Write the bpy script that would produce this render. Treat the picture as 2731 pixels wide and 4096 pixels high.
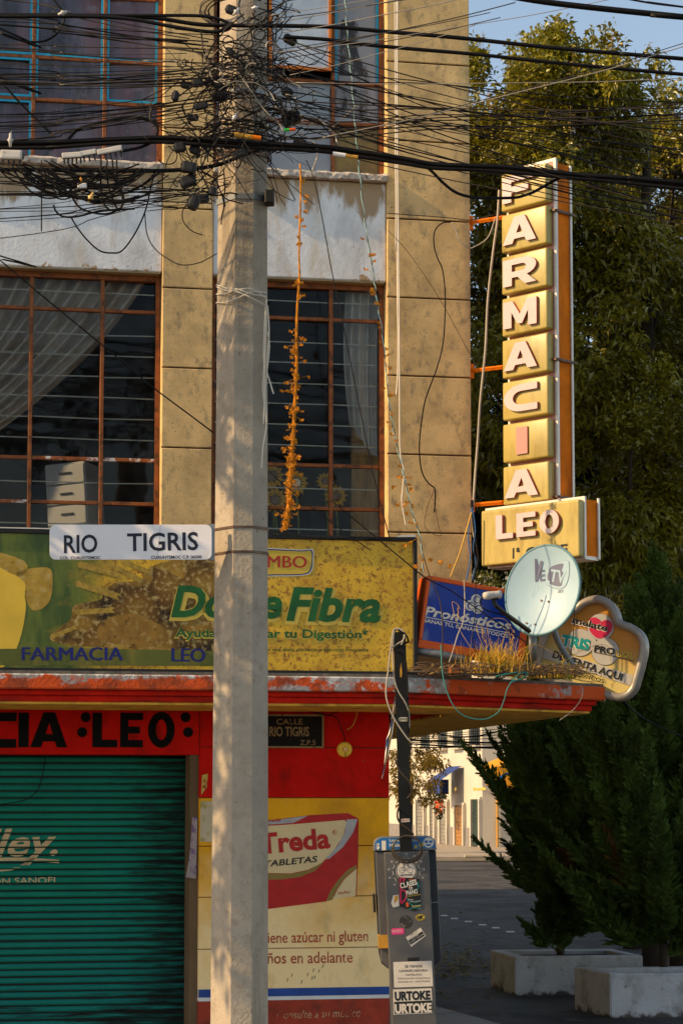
import bpy, bmesh, math, random
import numpy as np
from mathutils import Vector, Matrix

R = math.radians
rng = random.Random(7)
nrg = np.random.default_rng(7)
scene = bpy.context.scene
col = scene.collection
for o in list(bpy.data.objects):
    bpy.data.objects.remove(o)

# ------------------------------------------------------------------ camera, sky, sun, exposure
F, HORIZON_ROW = 8400.0, 2445.0
TILT = R(5.0)
CAM = Vector((0, 0, 2.23))
cam = bpy.data.cameras.new('camera')
cam.sensor_width = 36
cam.lens = 36 * F / 4096
cam.shift_y = 397 / 4096
cam.clip_start, cam.clip_end = 0.1, 2000
cam.dof.use_dof = False
camo = bpy.data.objects.new('camera', cam)
camo.location = CAM
camo.rotation_euler = (R(90) + TILT, 0, 0)
col.objects.link(camo)
scene.camera = camo

SUN_TO = Vector((-0.965, -0.262, 0)).normalized()
ELEV = R(31)
SUN_TO = Vector((SUN_TO.x * math.cos(ELEV), SUN_TO.y * math.cos(ELEV), math.sin(ELEV)))
world = bpy.data.worlds.new('World')
scene.world = world
world.use_nodes = True
wn = world.node_tree
sky = wn.nodes.new('ShaderNodeTexSky')
sky.sky_type = 'NISHITA'
sky.sun_disc = False
sky.sun_elevation = ELEV
sky.sun_rotation = math.atan2(SUN_TO.x, SUN_TO.y)
sky.altitude = 2200
sky.air_density = 1.0
sky.dust_density = 2.2
sky.ozone_density = 1.0
bg = wn.nodes['Background']
warm = wn.nodes.new('ShaderNodeMix')          # smog tint of the whole sky
warm.data_type = 'RGBA'
warm.blend_type = 'MULTIPLY'
warm.inputs[0].default_value = 1.0
warm.inputs[7].default_value = (1.16, 0.98, 0.77, 1)
wn.links.new(sky.outputs[0], warm.inputs[6])
wn.links.new(warm.outputs[2], bg.inputs[0])
bg.inputs[1].default_value = 0.138
sun = bpy.data.lights.new('sun', 'SUN')
sun.energy = 3.2
sun.angle = R(0.5)
sun.color = (1.0, 0.70, 0.36)
suno = bpy.data.objects.new('sun', sun)
suno.rotation_euler = SUN_TO.to_track_quat('Z', 'Y').to_euler()
suno.location = (-20, -5, 20)
col.objects.link(suno)
scene.view_settings.view_transform = 'Standard'
scene.view_settings.look = 'None'
scene.view_settings.gamma = 1
scene.view_settings.use_curve_mapping = False
scene.view_settings.exposure = 1.0
scene.cycles.max_bounces = 6
scene.cycles.transparent_max_bounces = 12
scene.cycles.use_denoising = True


# ------------------------------------------------------------------ geometry of the view (surveying helpers)
def ray(px, py):
    xc, yc = (px - 1365.5) / F, (HORIZON_ROW - py) / F
    c, s = math.cos(TILT), math.sin(TILT)
    return Vector((xc, c - yc * s, s + yc * c))


def at(px, py, Y):
    r = ray(px, py)
    return CAM + r * (Y / r.y)


def ground(px, py, z=0.0):
    r = ray(px, py)
    return CAM + r * ((z - CAM.z) / r.z)


class Fr:
    """A local frame: x right, y into the picture, z up."""
    def __init__(s, O, X, Z=(0, 0, 1)):
        s.O = Vector(O)
        s.X = Vector(X).normalized()
        Y = Vector(Z).cross(s.X).normalized()
        s.Y = Y
        s.Z = s.X.cross(Y).normalized()
        s.M = Matrix((s.X, s.Y, s.Z)).transposed().to_4x4()
        s.M.translation = s.O

    def P(s, px, py, y=0.0):
        r = ray(px, py)
        o = s.O + s.Y * y
        t = (o - CAM).dot(s.Y) / r.dot(s.Y)
        d = CAM + r * t - s.O
        return d.dot(s.X), d.dot(s.Z)

    def L(s, p):
        d = Vector(p) - s.O
        return Vector((d.dot(s.X), d.dot(s.Y), d.dot(s.Z)))

    def W(s, x, y, z):
        return s.O + s.X * x + s.Y * y + s.Z * z

    def moved(s, x=0, y=0, z=0):
        return Fr(s.W(x, y, z), s.X, s.Z)


def fr_rot(O, yaw, roll=0, tilt=0):
    m = Matrix.Rotation(yaw, 3, 'Z') @ Matrix.Rotation(roll, 3, 'Y') @ Matrix.Rotation(tilt, 3, 'X')
    return Fr(O, m @ Vector((1, 0, 0)), m @ Vector((0, 0, 1)))


# ------------------------------------------------------------------ object helpers
def thing(name, label, cat, fr=None, loc=None, group=None):
    o = bpy.data.objects.new(name, None)
    o.empty_display_size = 0.1
    col.objects.link(o)
    if fr is not None:
        o.matrix_world = fr.M
    elif loc is not None:
        o.location = loc
    o['label'], o['category'] = label, cat
    if group:
        o['group'] = group
    return o


def tag(o, label=None, cat=None, group=None, kind=None):
    for k, v in (('label', label), ('category', cat), ('group', group), ('kind', kind)):
        if v:
            o[k] = v
    return o


def link(name, me, mat, parent=None, smooth=False):
    o = bpy.data.objects.new(name, me)
    col.objects.link(o)
    if mat is not None and len(me.materials) == 0:
        me.materials.append(mat)
    if parent is not None:
        o.parent = parent
    if smooth:
        me.polygons.foreach_set('use_smooth', [True] * len(me.polygons))
    return o


class MB:
    def __init__(s):
        s.v, s.f = [], []

    def quad(s, *p):
        n = len(s.v)
        s.v += [tuple(q) for q in p]
        s.f.append(tuple(range(n, n + len(p))))
        return s

    def box(s, x0, x1, y0, y1, z0, z1):
        n = len(s.v)
        for z in (z0, z1):
            s.v += [(x0, y0, z), (x1, y0, z), (x1, y1, z), (x0, y1, z)]
        s.f += [tuple(n + k for k in q) for q in
                ((0, 3, 2, 1), (4, 5, 6, 7), (0, 1, 5, 4), (1, 2, 6, 5), (2, 3, 7, 6), (3, 0, 4, 7))]
        return s

    def prism(s, pts, z0, z1):
        """pts: counter-clockwise list in x,y; extruded in z"""
        n, k = len(s.v), len(pts)
        s.v += [(p[0], p[1], z0) for p in pts] + [(p[0], p[1], z1) for p in pts]
        s.f.append(tuple(n + i for i in reversed(range(k))))
        s.f.append(tuple(n + k + i for i in range(k)))
        for i in range(k):
            j = (i + 1) % k
            s.f.append((n + i, n + j, n + k + j, n + k + i))
        return s

    def plate(s, pts, y0, y1):
        """pts in x,z; front at y0, back at y1"""
        n, k = len(s.v), len(pts)
        s.v += [(p[0], y0, p[1]) for p in pts] + [(p[0], y1, p[1]) for p in pts]
        s.f.append(tuple(n + i for i in range(k)))
        s.f.append(tuple(n + k + i for i in reversed(range(k))))
        for i in range(k):
            j = (i + 1) % k
            s.f.append((n + j, n + i, n + k + i, n + k + j))
        return s

    def tube(s, pts, r, n=6, closed=False, cap=True):
        pts = [Vector(p) for p in pts]
        m = len(pts)
        base = len(s.v)
        up = Vector((0.13, 0.21, 0.97))
        prev = None
        for i, p in enumerate(pts):
            a = pts[(i - 1) % m] if (closed or i > 0) else p
            b = pts[(i + 1) % m] if (closed or i < m - 1) else p
            d = (b - a)
            if d.length < 1e-9:
                d = Vector((0, 0, 1))
            d.normalize()
            if prev is None:
                u = d.cross(up)
                if u.length < 1e-3:
                    u = d.cross(Vector((1, 0, 0)))
            else:
                u = prev - d * prev.dot(d)
            u.normalize()
            prev = u
            w = d.cross(u)
            rr = r[i] if hasattr(r, '__len__') else r
            for k in range(n):
                a_ = 2 * math.pi * k / n
                s.v.append(tuple(p + u * (rr * math.cos(a_)) + w * (rr * math.sin(a_))))
        for i in range(m if closed else m - 1):
            j = (i + 1) % m
            for k in range(n):
                l = (k + 1) % n
                s.f.append((base + i * n + k, base + i * n + l, base + j * n + l, base + j * n + k))
        if cap and not closed:
            s.f.append(tuple(base + k for k in reversed(range(n))))
            s.f.append(tuple(base + (m - 1) * n + k for k in range(n)))
        return s

    def disc(s, c, u, w, r, n=20):
        c, u, w = Vector(c), Vector(u), Vector(w)
        return s.quad(*[c + u * (r * math.cos(2 * math.pi * k / n)) + w * (r * math.sin(2 * math.pi * k / n)) for k in range(n)])

    def mesh(s, name, bevel=0, seg=2):
        me = bpy.data.meshes.new(name)
        me.from_pydata(s.v, [], s.f)
        if bevel:
            bm = bmesh.new()
            bm.from_mesh(me)
            bmesh.ops.bevel(bm, geom=list(bm.edges), offset=bevel, segments=seg, profile=0.6, affect='EDGES', clamp_overlap=True)
            bm.to_mesh(me)
            bm.free()
        me.update()
        return me

    def build(s, name, mat, parent=None, smooth=False, bevel=0, seg=2):
        return link(name, s.mesh(name, bevel, seg), mat, parent, smooth)


def smooth_path(pts, n=6, closed=False):
    pts = [Vector(p) for p in pts]
    m = len(pts)
    out = []
    for i in range(m if closed else m - 1):
        def g(k):
            return pts[k % m] if closed else pts[max(0, min(m - 1, k))]
        p0, p1, p2, p3 = g(i - 1), g(i), g(i + 1), g(i + 2)
        for k in range(n):
            t = k / n
            out.append(0.5 * ((2 * p1) + (p2 - p0) * t + (2 * p0 - 5 * p1 + 4 * p2 - p3) * t * t + (3 * p1 - p0 - 3 * p2 + p3) * t ** 3))
    if not closed:
        out.append(pts[-1])
    return out


# ------------------------------------------------------------------ materials
MATS = {}


def M(name, c, rough=0.75, metal=0.0, var=0.12, vs=4.0, bump=0.12, bs=70.0, spec=0.3, layers=(), trans=0.0, bdist=0.01):
    m = bpy.data.materials.new(name)
    m.use_nodes = True
    nt = m.node_tree
    N, Lk = nt.nodes, nt.links
    b = N['Principled BSDF']
    b.inputs['Roughness'].default_value = rough
    b.inputs['Metallic'].default_value = metal
    b.inputs['Specular IOR Level'].default_value = spec
    tc = N.new('ShaderNodeTexCoord')

    def noise(scale, stretch=(1, 1, 1), detail=4.0, rgh=0.6, off=0.0):
        mp = N.new('ShaderNodeMapping')
        mp.inputs['Scale'].default_value = stretch
        mp.inputs['Location'].default_value = (off, off * 1.7, off * 0.6)
        Lk.new(tc.outputs['Object'], mp.inputs[0])
        n = N.new('ShaderNodeTexNoise')
        n.inputs['Scale'].default_value = scale
        n.inputs['Detail'].default_value = detail
        n.inputs['Roughness'].default_value = rgh
        Lk.new(mp.outputs[0], n.inputs['Vector'])
        return n.outputs['Fac']

    def mixc(fac, a, bcol):
        x = N.new('ShaderNodeMix')
        x.data_type = 'RGBA'
        Lk.new(fac, x.inputs[0]) if not isinstance(fac, float) else None
        for s_, v in ((6, a), (7, bcol)):
            if isinstance(v, tuple):
                x.inputs[s_].default_value = (*v, 1)
            else:
                Lk.new(v, x.inputs[s_])
        return x.outputs[2]

    def mrange(v, lo, hi):
        x = N.new('ShaderNodeMapRange')
        x.inputs[1].default_value, x.inputs[2].default_value = lo, hi
        Lk.new(v, x.inputs[0])
        return x.outputs[0]

    lo = tuple(k * (1 - var) for k in c)
    hi = tuple(min(1, k * (1 + var)) for k in c)
    cur = mixc(mrange(noise(vs), 0.3, 0.7), lo, hi)
    k = 1
    for ly in layers:
        # (colour, scale, threshold, softness, stretch, (axis, v0, v1, amount) or None)
        lc, sc, th, so = ly[:4]
        st = ly[4] if len(ly) > 4 else (1, 1, 1)
        gr = ly[5] if len(ly) > 5 else None
        f = noise(sc, st, 5.0, 0.65, 3.7 * k)
        k += 1
        if gr:
            sx = N.new('ShaderNodeSeparateXYZ')
            Lk.new(tc.outputs['Object'], sx.inputs[0])
            g = mrange(sx.outputs['XYZ'.index(gr[0])], gr[1], gr[2])
            mu = N.new('ShaderNodeMath')
            mu.operation = 'MULTIPLY_ADD'
            Lk.new(g, mu.inputs[0])
            mu.inputs[1].default_value = gr[3]
            Lk.new(f, mu.inputs[2])
            f = mu.outputs[0]
        cur = mixc(mrange(f, th - so, th + so), cur, lc)
    Lk.new(cur, b.inputs['Base Color'])
    if bump:
        bn = N.new('ShaderNodeBump')
        bn.inputs['Strength'].default_value = bump
        bn.inputs['Distance'].default_value = bdist
        Lk.new(noise(bs, (1, 1, 1), 3.0), bn.inputs['Height'])
        Lk.new(bn.outputs[0], b.inputs['Normal'])
    if trans:
        tr = N.new('ShaderNodeBsdfTranslucent')
        Lk.new(cur, tr.inputs[0])
        mx = N.new('ShaderNodeMixShader')
        mx.inputs[0].default_value = trans
        Lk.new(b.outputs[0], mx.inputs[1])
        Lk.new(tr.outputs[0], mx.inputs[2])
        Lk.new(mx.outputs[0], N['Material Output'].inputs[0])
    MATS[name] = m
    return m


def glass_mat(name, tint, refl=1.0):
    m = bpy.data.materials.new(name)
    m.use_nodes = True
    nt = m.node_tree
    N, Lk = nt.nodes, nt.links
    N.remove(N['Principled BSDF'])
    tr = N.new('ShaderNodeBsdfTransparent')
    tr.inputs[0].default_value = (*tint, 1)
    gl = N.new('ShaderNodeBsdfGlossy')
    gl.inputs['Roughness'].default_value = 0.03
    gl.inputs['Color'].default_value = (refl, refl, refl, 1)
    fr = N.new('ShaderNodeFresnel')
    fr.inputs[0].default_value = 1.27
    mx = N.new('ShaderNodeMixShader')
    Lk.new(fr.outputs[0], mx.inputs[0])
    Lk.new(tr.outputs[0], mx.inputs[1])
    Lk.new(gl.outputs[0], mx.inputs[2])
    tc = N.new('ShaderNodeTexCoord')
    n = N.new('ShaderNodeTexNoise')
    n.inputs['Scale'].default_value = 3.0
    Lk.new(tc.outputs['Object'], n.inputs['Vector'])
    bp = N.new('ShaderNodeBump')
    bp.inputs['Strength'].default_value = 0.08
    bp.inputs['Distance'].default_value = 0.02
    Lk.new(n.outputs['Fac'], bp.inputs['Height'])
    Lk.new(bp.outputs[0], gl.inputs['Normal'])
    df = N.new('ShaderNodeBsdfDiffuse')
    df.inputs[0].default_value = (0.35, 0.36, 0.36, 1)
    n2 = N.new('ShaderNodeTexNoise')
    n2.inputs['Scale'].default_value = 9.0
    n2.inputs['Detail'].default_value = 6.0
    Lk.new(tc.outputs['Object'], n2.inputs['Vector'])
    mr = N.new('ShaderNodeMapRange')
    mr.inputs[1].default_value, mr.inputs[2].default_value = 0.45, 0.85
    mr.inputs[3].default_value, mr.inputs[4].default_value = 0.004, 0.05
    Lk.new(n2.outputs['Fac'], mr.inputs[0])
    m2 = N.new('ShaderNodeMixShader')
    Lk.new(mr.outputs[0], m2.inputs[0])
    Lk.new(mx.outputs[0], m2.inputs[1])
    Lk.new(df.outputs[0], m2.inputs[2])
    Lk.new(m2.outputs[0], N['Material Output'].inputs[0])
    return m


BEIGE = M('beige stucco', (0.72, 0.495, 0.225), 0.9, var=0.12, vs=3, bump=0.7, bs=120, bdist=0.005, spec=0.1, layers=(
    ((0.42, 0.29, 0.14), 4, 0.58, 0.16), ((0.34, 0.25, 0.14), 16, 0.62, 0.08, (1, 1, .6)), ((0.10, 0.07, 0.04), 70, 0.645, 0.03)))
BEIGE_IN = M('dark joint mortar', (0.13, 0.085, 0.045), 0.95)
SPAN = M('weathered white paint', (0.80, 0.80, 0.80), 0.85, var=0.08, vs=2.5, bump=0.25, bs=50, layers=(
    ((0.50, 0.49, 0.48), 3.2, 0.58, 0.12, (1, 1, 0.5)), ((0.62, 0.55, 0.45), 6, 0.62, 0.08, (1, 1, 0.3)),
    ((0.38, 0.27, 0.16), 7, 0.92, 0.05, (1, 1, 0.25), ('Z', 6.05, 6.44, 0.50)),
    ((0.42, 0.27, 0.15), 8, 0.86, 0.015, (1, 1, 1), ('Z', 6.02, 5.77, 0.36)),
    ((0.22, 0.19, 0.17), 38, 0.68, 0.03)))
SILLM = M('chalky cement', (0.50, 0.44, 0.38), 0.95, var=0.3, vs=30, bump=0.6, bs=60, layers=(((0.18, 0.12, 0.08), 18, 0.6, 0.06),))
SPAN_EDGE = M('dirty plaster edge', (0.30, 0.22, 0.12), 0.95, var=0.2)
RUST = M('rust brown painted steel', (0.25, 0.078, 0.020), 0.6, var=0.3, vs=16, bump=0.3, layers=(
    ((0.09, 0.035, 0.015), 14, 0.58, 0.06), ((0.55, 0.50, 0.46), 26, 0.71, 0.02)))
RUSTW = M('steel bar with flaking white paint', (0.26, 0.075, 0.018), 0.6, var=0.3, vs=16, bump=0.3, layers=(
    ((0.60, 0.57, 0.55), 16, 0.53, 0.03),))
ORANGE_ST = M('bright orange painted steel', (0.62, 0.17, 0.015), 0.5, var=0.15)
CYAN = M('blue green paint strip', (0.015, 0.33, 0.52), 0.5, var=0.2, vs=14, layers=(((0.4, 0.42, 0.45), 22, 0.74, 0.02),))
BARM = M('pale painted bar', (0.55, 0.53, 0.44), 0.6, var=0.2, vs=20)
GLASS = glass_mat('window glass', (0.90, 0.91, 0.90))
FILM = M('violet backed glass', (0.085, 0.075, 0.105), 0.25, var=0.35, vs=2.2, bump=0.05, bs=3, spec=0.5, layers=(
    ((0.15, 0.055, 0.055), 2.4, 0.55, 0.10, (1, 1, .35)), ((0.025, 0.022, 0.03), 3.2, 0.57, 0.08, (1.4, 1, .4)), ((0.20, 0.18, 0.20), 6, 0.66, 0.1)))
SKYPANE = M('painted sky reflection glass', (0.40, 0.47, 0.56), 0.35, var=0.14, vs=3, bump=0.05, spec=0.5, layers=(((0.60, 0.64, 0.68), 4, 0.55, 0.12),))  # pale blue base colour stands in for sky reflected by the tilted pane
GREYPANE = M('grey paper backed glass', (0.28, 0.29, 0.31), 0.3, var=0.15, vs=3, bump=0.03, spec=0.5)
YELPANE = M('mustard backed glass', (0.20, 0.13, 0.018), 0.3, var=0.5, vs=5, bump=0.03, spec=0.5)
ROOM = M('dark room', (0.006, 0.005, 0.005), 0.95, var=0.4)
CURT = M('grey beige curtain cloth', (0.62, 0.54, 0.45), 0.95, var=0.12, vs=8, bump=0.1, bs=200, trans=0.25)
CURT2 = M('grey curtain cloth', (0.62, 0.61, 0.57), 0.95, var=0.1, vs=8, bump=0.1, bs=200, trans=0.2)
CONC = M('grey pole concrete', (0.385, 0.322, 0.25), 0.95, var=0.14, vs=3, bump=0.6, bs=60, bdist=0.008, spec=0.1, layers=(
    ((0.30, 0.25, 0.19), 16, 0.60, 0.10), ((0.10, 0.08, 0.06), 42, 0.685, 0.02), ((0.24, 0.20, 0.15), 5, 0.60, 0.08, (1.5, 1.5, .12)), ((0.15, 0.125, 0.10), 22, 0.69, 0.03), ((0.05, 0.04, 0.03), 7, 0.735, 0.03, (1, 1, .6))))
RED = M('deep red wall paint', (0.52, 0.008, 0.005), 0.8, spec=0.08, var=0.15, vs=5, bump=0.15, bs=40, layers=(
    ((0.26, 0.010, 0.006), 3, 0.62, 0.12), ((0.03, 0.13, 0.09), 7, 0.70, 0.02), ((0.40, 0.23, 0.06), 30, 0.71, 0.02), ((0.12, 0.010, 0.007), 5, 0.66, 0.08, (1, 1, .4))))
REDDADO = M('red dado paint', (0.30, 0.032, 0.012), 0.6, var=0.2, vs=6, bump=0.2, layers=(
    ((0.10, 0.17, 0.26), 5, 0.72, 0.02), ((0.12, 0.02, 0.01), 4, 0.6, 0.1)))
CREAM = M('mustard cream wall paint', (0.74, 0.36, 0.014), 0.8, spec=0.1, var=0.1, vs=3, bump=0.12, bs=30, layers=(
    ((0.54, 0.25, 0.02), 2.6, 0.60, 0.12), ((0.84, 0.64, 0.33), 2.2, 0.86, 0.22, (1, 1, 1), ('Z', 1.95, 1.30, 0.62)), ((0.45, 0.33, 0.17), 3.6, 0.66, 0.10, (1, 1, .5)), ((0.22, 0.13, 0.05), 22, 0.74, 0.03)))
CREAM2 = M('pale cream wall paint', (0.82, 0.63, 0.33), 0.8, spec=0.12, var=0.08, vs=3, bump=0.12, bs=30, layers=(
    ((0.45, 0.33, 0.17), 2.6, 0.62, 0.12), ((0.20, 0.15, 0.10), 24, 0.75, 0.03)))
BLUEP = M('blue wall stripe paint', (0.012, 0.055, 0.25), 0.55, var=0.2, vs=8)
WHITEP = M('white wall stripe paint', (0.60, 0.60, 0.60), 0.6, var=0.1)
BLACKP = M('black sign paint', (0.006, 0.006, 0.006), 0.8, spec=0.08, var=0.2, bump=0.05)
FASC = M('peeling red fascia paint', (0.62, 0.080, 0.012), 0.8, var=0.2, vs=8, bump=0.5, bs=45, layers=(
    ((0.16, 0.045, 0.022), 5, 0.6, 0.1),
    ((0.33, 0.31, 0.29), 5, 0.83, 0.035, (1, 1, 1.6), ('Z', 2.885, 2.985, 0.42)),
    ((0.60, 0.58, 0.57), 14, 0.88, 0.03, (1, 1, 1), ('Z', 2.885, 2.985, 0.40)),
    ((0.02, 0.19, 0.13), 11, 0.90, 0.02, (1, 1, 1), ('Z', 2.885, 2.985, 0.30)),
    ((0.36, 0.34, 0.33), 6, 0.73, 0.03, (1, 1, 1.3), ('X', -2.4, -1.2, 0.24)), ((0.58, 0.57, 0.56), 18, 0.80, 0.03, (1, 1, 1), ('X', -2.4, -1.2, 0.22)),
    ((0.62, 0.085, 0.012), 5, 0.78, 0.04, (1, 1, 1), ('X', -0.55, -0.25, 0.42)), ((0.26, 0.05, 0.02), 6, 0.60, 0.06), ((0.03, 0.19, 0.15), 12, 0.86, 0.02, (1, 1, 1), ('Z', 2.885, 2.985, 0.24)),
    ((0.10, 0.085, 0.07), 20, 0.72, 0.05)))
MOULD = M('red canopy moulding paint', (0.50, 0.014, 0.006), 0.8, spec=0.1, var=0.25, vs=7, bump=0.3, bs=40, layers=(((0.17, 0.018, 0.01), 4, 0.6, 0.1, (0.5, 1, 3)),))
SOFF = M('ochre soffit paint', (0.66, 0.36, 0.045), 0.85, var=0.2, vs=5, bump=0.4, bs=50, layers=(
    ((0.28, 0.14, 0.03), 6, 0.6, 0.1), ((0.07, 0.04, 0.02), 16, 0.72, 0.03, (1, 0.5, 1))))
CTOP = M('dirty canopy cement', (0.15, 0.125, 0.10), 0.95, var=0.4, vs=12, bump=0.5, bs=30)
GREEN = M('teal shutter paint', (0.005, 0.185, 0.118), 0.6, spec=0.12, var=0.18, vs=3, bump=0.12, bs=40, layers=(
    ((0.008, 0.15, 0.135), 0.9, 0.60, 0.3, (1, 1, 1), ('Z', 1.6, 0.9, 0.3)),
    ((0.006, 0.012, 0.010), 4.5, 0.86, 0.13, (0.6, 1, 7), ('X', -2.90, -1.80, 0.50)),
    ((0.008, 0.02, 0.017), 8, 0.78, 0.03, (0.35, 1, 9)),
    ((0.010, 0.014, 0.012), 3.4, 0.86, 0.07, (0.5, 1, 7), ('Z', 1.35, 0.45, 0.50)), ((0.06, 0.045, 0.035), 6, 0.95, 0.06, (0.5, 1, 8), ('Z', 1.0, 0.5, 0.42))))
DARKM = M('dark metal', (0.014, 0.013, 0.013), 0.5, metal=0.0, var=0.3)
TAN = M('faded tan sign paint', (0.50, 0.37, 0.20), 0.7, var=0.15, vs=14)
ENAMEL = M('white enamel plate', (0.78, 0.74, 0.75), 0.35, var=0.05, vs=4, bump=0.05, bs=9, layers=(((0.45, 0.41, 0.40), 7, 0.7, 0.1),))
INK = M('dark blue black ink', (0.014, 0.014, 0.030), 0.5, var=0.1, bump=0)
STRAP = M('rusty steel strap', (0.11, 0.07, 0.05), 0.5, metal=0.6, var=0.4, vs=20)
GREYST = M('galvanised grey steel', (0.20, 0.21, 0.22), 0.5, metal=0.5, var=0.2)
CABLE = M('black cable sheath', (0.007, 0.006, 0.006), 0.55, var=0.3, bump=0, spec=0.16)
CABLEG = M('weathered grey cable sheath', (0.055, 0.042, 0.03), 0.5, var=0.3, bump=0, spec=0.4)
CABLEL = M('pale grey cable sheath', (0.36, 0.31, 0.25), 0.5, var=0.2, bump=0, spec=0.4)
CABLEB = M('brown cable sheath', (0.05, 0.033, 0.02), 0.6, var=0.3, bump=0)
WHITECORD = M('off white cord', (0.62, 0.56, 0.47), 0.8, var=0.1, bump=0)
TEALC = M('teal cord', (0.02, 0.20, 0.19), 0.6, var=0.2, bump=0)
BLUEC = M('blue cord', (0.03, 0.12, 0.35), 0.6, var=0.2, bump=0)
STRINGC = M('pale turquoise twisted string', (0.30, 0.48, 0.46), 0.8, var=0.3, vs=60, bump=0)
DRY = M('dried orange plant', (0.66, 0.27, 0.02), 0.9, var=0.35, vs=25, bump=0.1, trans=0.25)
PLAST = M('pale plastic housing', (0.50, 0.47, 0.43), 0.45, var=0.15, vs=8, bump=0.05, layers=(((0.2, 0.15, 0.1), 12, 0.66, 0.05),))
SIGN_Y = M('ochre yellow sign plastic', (0.44, 0.335, 0.088), 0.38, var=0.06, vs=4, bump=0.04, bs=15, spec=0.5, layers=(
    ((0.27, 0.19, 0.04), 7, 0.62, 0.12, (1, 1, 0.3)), ((0.16, 0.10, 0.03), 16, 0.72, 0.05, (1, 1, 0.35))))
SIGN_P = M('pinkish white sign letter', (0.53, 0.435, 0.44), 0.4, var=0.06, vs=8, bump=0.03, spec=0.5)
SIGN_R = M('faded red plastic edge', (0.42, 0.09, 0.06), 0.5, var=0.15)
SIGN_I = M('pink sign letter', (0.52, 0.25, 0.22), 0.45, var=0.05, bump=0.03)
SIGN_T = M('white aluminium trim', (0.68, 0.62, 0.55), 0.4, metal=0.2, var=0.1)
SIGN_B = M('rust orange sheet metal', (0.74, 0.175, 0.006), 0.7, spec=0.08, var=0.2, vs=6, bump=0.12, bs=20, layers=(((0.34, 0.09, 0.01), 5, 0.62, 0.1, (1, 1, 0.3)),))
DISHM = M('pale enamelled dish steel', (0.34, 0.48, 0.58), 0.4, var=0.05, vs=6, bump=0.03, layers=(((0.25, 0.37, 0.45), 9, 0.68, 0.06, (1, 1, 0.35)),))
DISHR = M('teal dish rim', (0.10, 0.22, 0.26), 0.45, var=0.2)
DISHT = M('grey violet print', (0.13, 0.14, 0.22), 0.5, var=0.05, bump=0)
LBLUE = M('royal blue sign face', (0.005, 0.035, 0.30), 0.3, var=0.12, vs=4, bump=0.04, bs=8, spec=0.25, layers=(
    ((0.14, 0.19, 0.36), 10, 0.78, 0.1, (1, 1, 0.6), ('X', 0.35, 0.0, 0.22)),))  # paler blue towards the left end is glare put into the colour
LORANGE = M('orange red sign case', (0.66, 0.095, 0.010), 0.45, var=0.12, vs=6, bump=0.06)
PWHITE = M('cream print', (0.72, 0.66, 0.55), 0.5, var=0.08, bump=0)
CLOUDF = M('silver plastic sign rim', (0.30, 0.27, 0.24), 0.38, metal=0.35, var=0.12, vs=8, bump=0.08, layers=(((0.18, 0.14, 0.11), 14, 0.7, 0.05),))
CLOUDO = M('orange yellow sign face', (0.52, 0.22, 0.03), 0.4, var=0.08, bump=0.03, layers=(((0.58, 0.46, 0.16), 0.7, 0.74, 0.16, (1, 1, 1), ('Z', 0.55, 0.15, 0.5)),))
PGREY = M('pale grey print', (0.44, 0.42, 0.39), 0.45, var=0.06, bump=0)
PTEAL = M('teal print', (0.01, 0.27, 0.27), 0.45, var=0.06, bump=0)
PMAG = M('crimson print', (0.52, 0.02, 0.075), 0.45, var=0.06, bump=0)
PYEL = M('yellow print', (0.62, 0.42, 0.05), 0.45, var=0.06, bump=0)
PBLACK = M('black print', (0.012, 0.012, 0.013), 0.5, var=0.1, bump=0)
PRED = M('red painted lettering', (0.40, 0.016, 0.014), 0.6, var=0.15, vs=12, bump=0.05, layers=(((0.45, 0.25, 0.12), 30, 0.74, 0.03),))
PREDF = M('faded red brush lettering', (0.34, 0.045, 0.02), 0.6, var=0.2, vs=12, bump=0.05, layers=(((0.55, 0.43, 0.25), 18, 0.62, 0.04),))
PCRF = M('faded cream brush lettering', (0.45, 0.28, 0.15), 0.6, var=0.2, vs=12, bump=0.05, layers=(((0.28, 0.03, 0.012), 16, 0.52, 0.05),))
POLIVE = M('olive painted band', (0.24, 0.165, 0.04), 0.6, var=0.15, vs=10)
PGRAYP = M('grey painted swoosh', (0.36, 0.35, 0.36), 0.6, var=0.15, vs=10)
MCREAM = M('painted pack cream', (0.64, 0.50, 0.27), 0.6, var=0.08, vs=5)
POSTER = M('printed toast picture', (0.74, 0.44, 0.022), 0.45, var=0.22, vs=3.5, bump=0.06, bs=6, spec=0.4, layers=(
    ((0.56, 0.29, 0.014), 5, 0.57, 0.12), ((0.38, 0.17, 0.012), 30, 0.565, 0.04), ((0.20, 0.075, 0.008), 44, 0.62, 0.03),
    ((0.045, 0.085, 0.010), 1.3, 0.86, 0.12, (1, 1, 1.6), ('X', -2.05, -2.85, 0.52)),
    ((0.40, 0.27, 0.03), 4.0, 0.64, 0.07, (1, 1, 0.35)), ((0.17, 0.20, 0.02), 2.6, 0.86, 0.08, (1.3, 1, 0.4), ('X', -2.05, -2.85, 0.36))))
BREAD = M('printed brown bread', (0.27, 0.14, 0.020), 0.5, var=0.3, vs=12, bump=0, layers=(((0.36, 0.24, 0.07), 30, 0.58, 0.05), ((0.06, 0.03, 0.01), 14, 0.62, 0.05)))
BREAD2 = M('printed pale bread', (0.44, 0.27, 0.035), 0.5, var=0.3, vs=10, bump=0, layers=(((0.50, 0.36, 0.12), 18, 0.58, 0.08), ((0.12, 0.07, 0.02), 24, 0.66, 0.04)))
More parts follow.
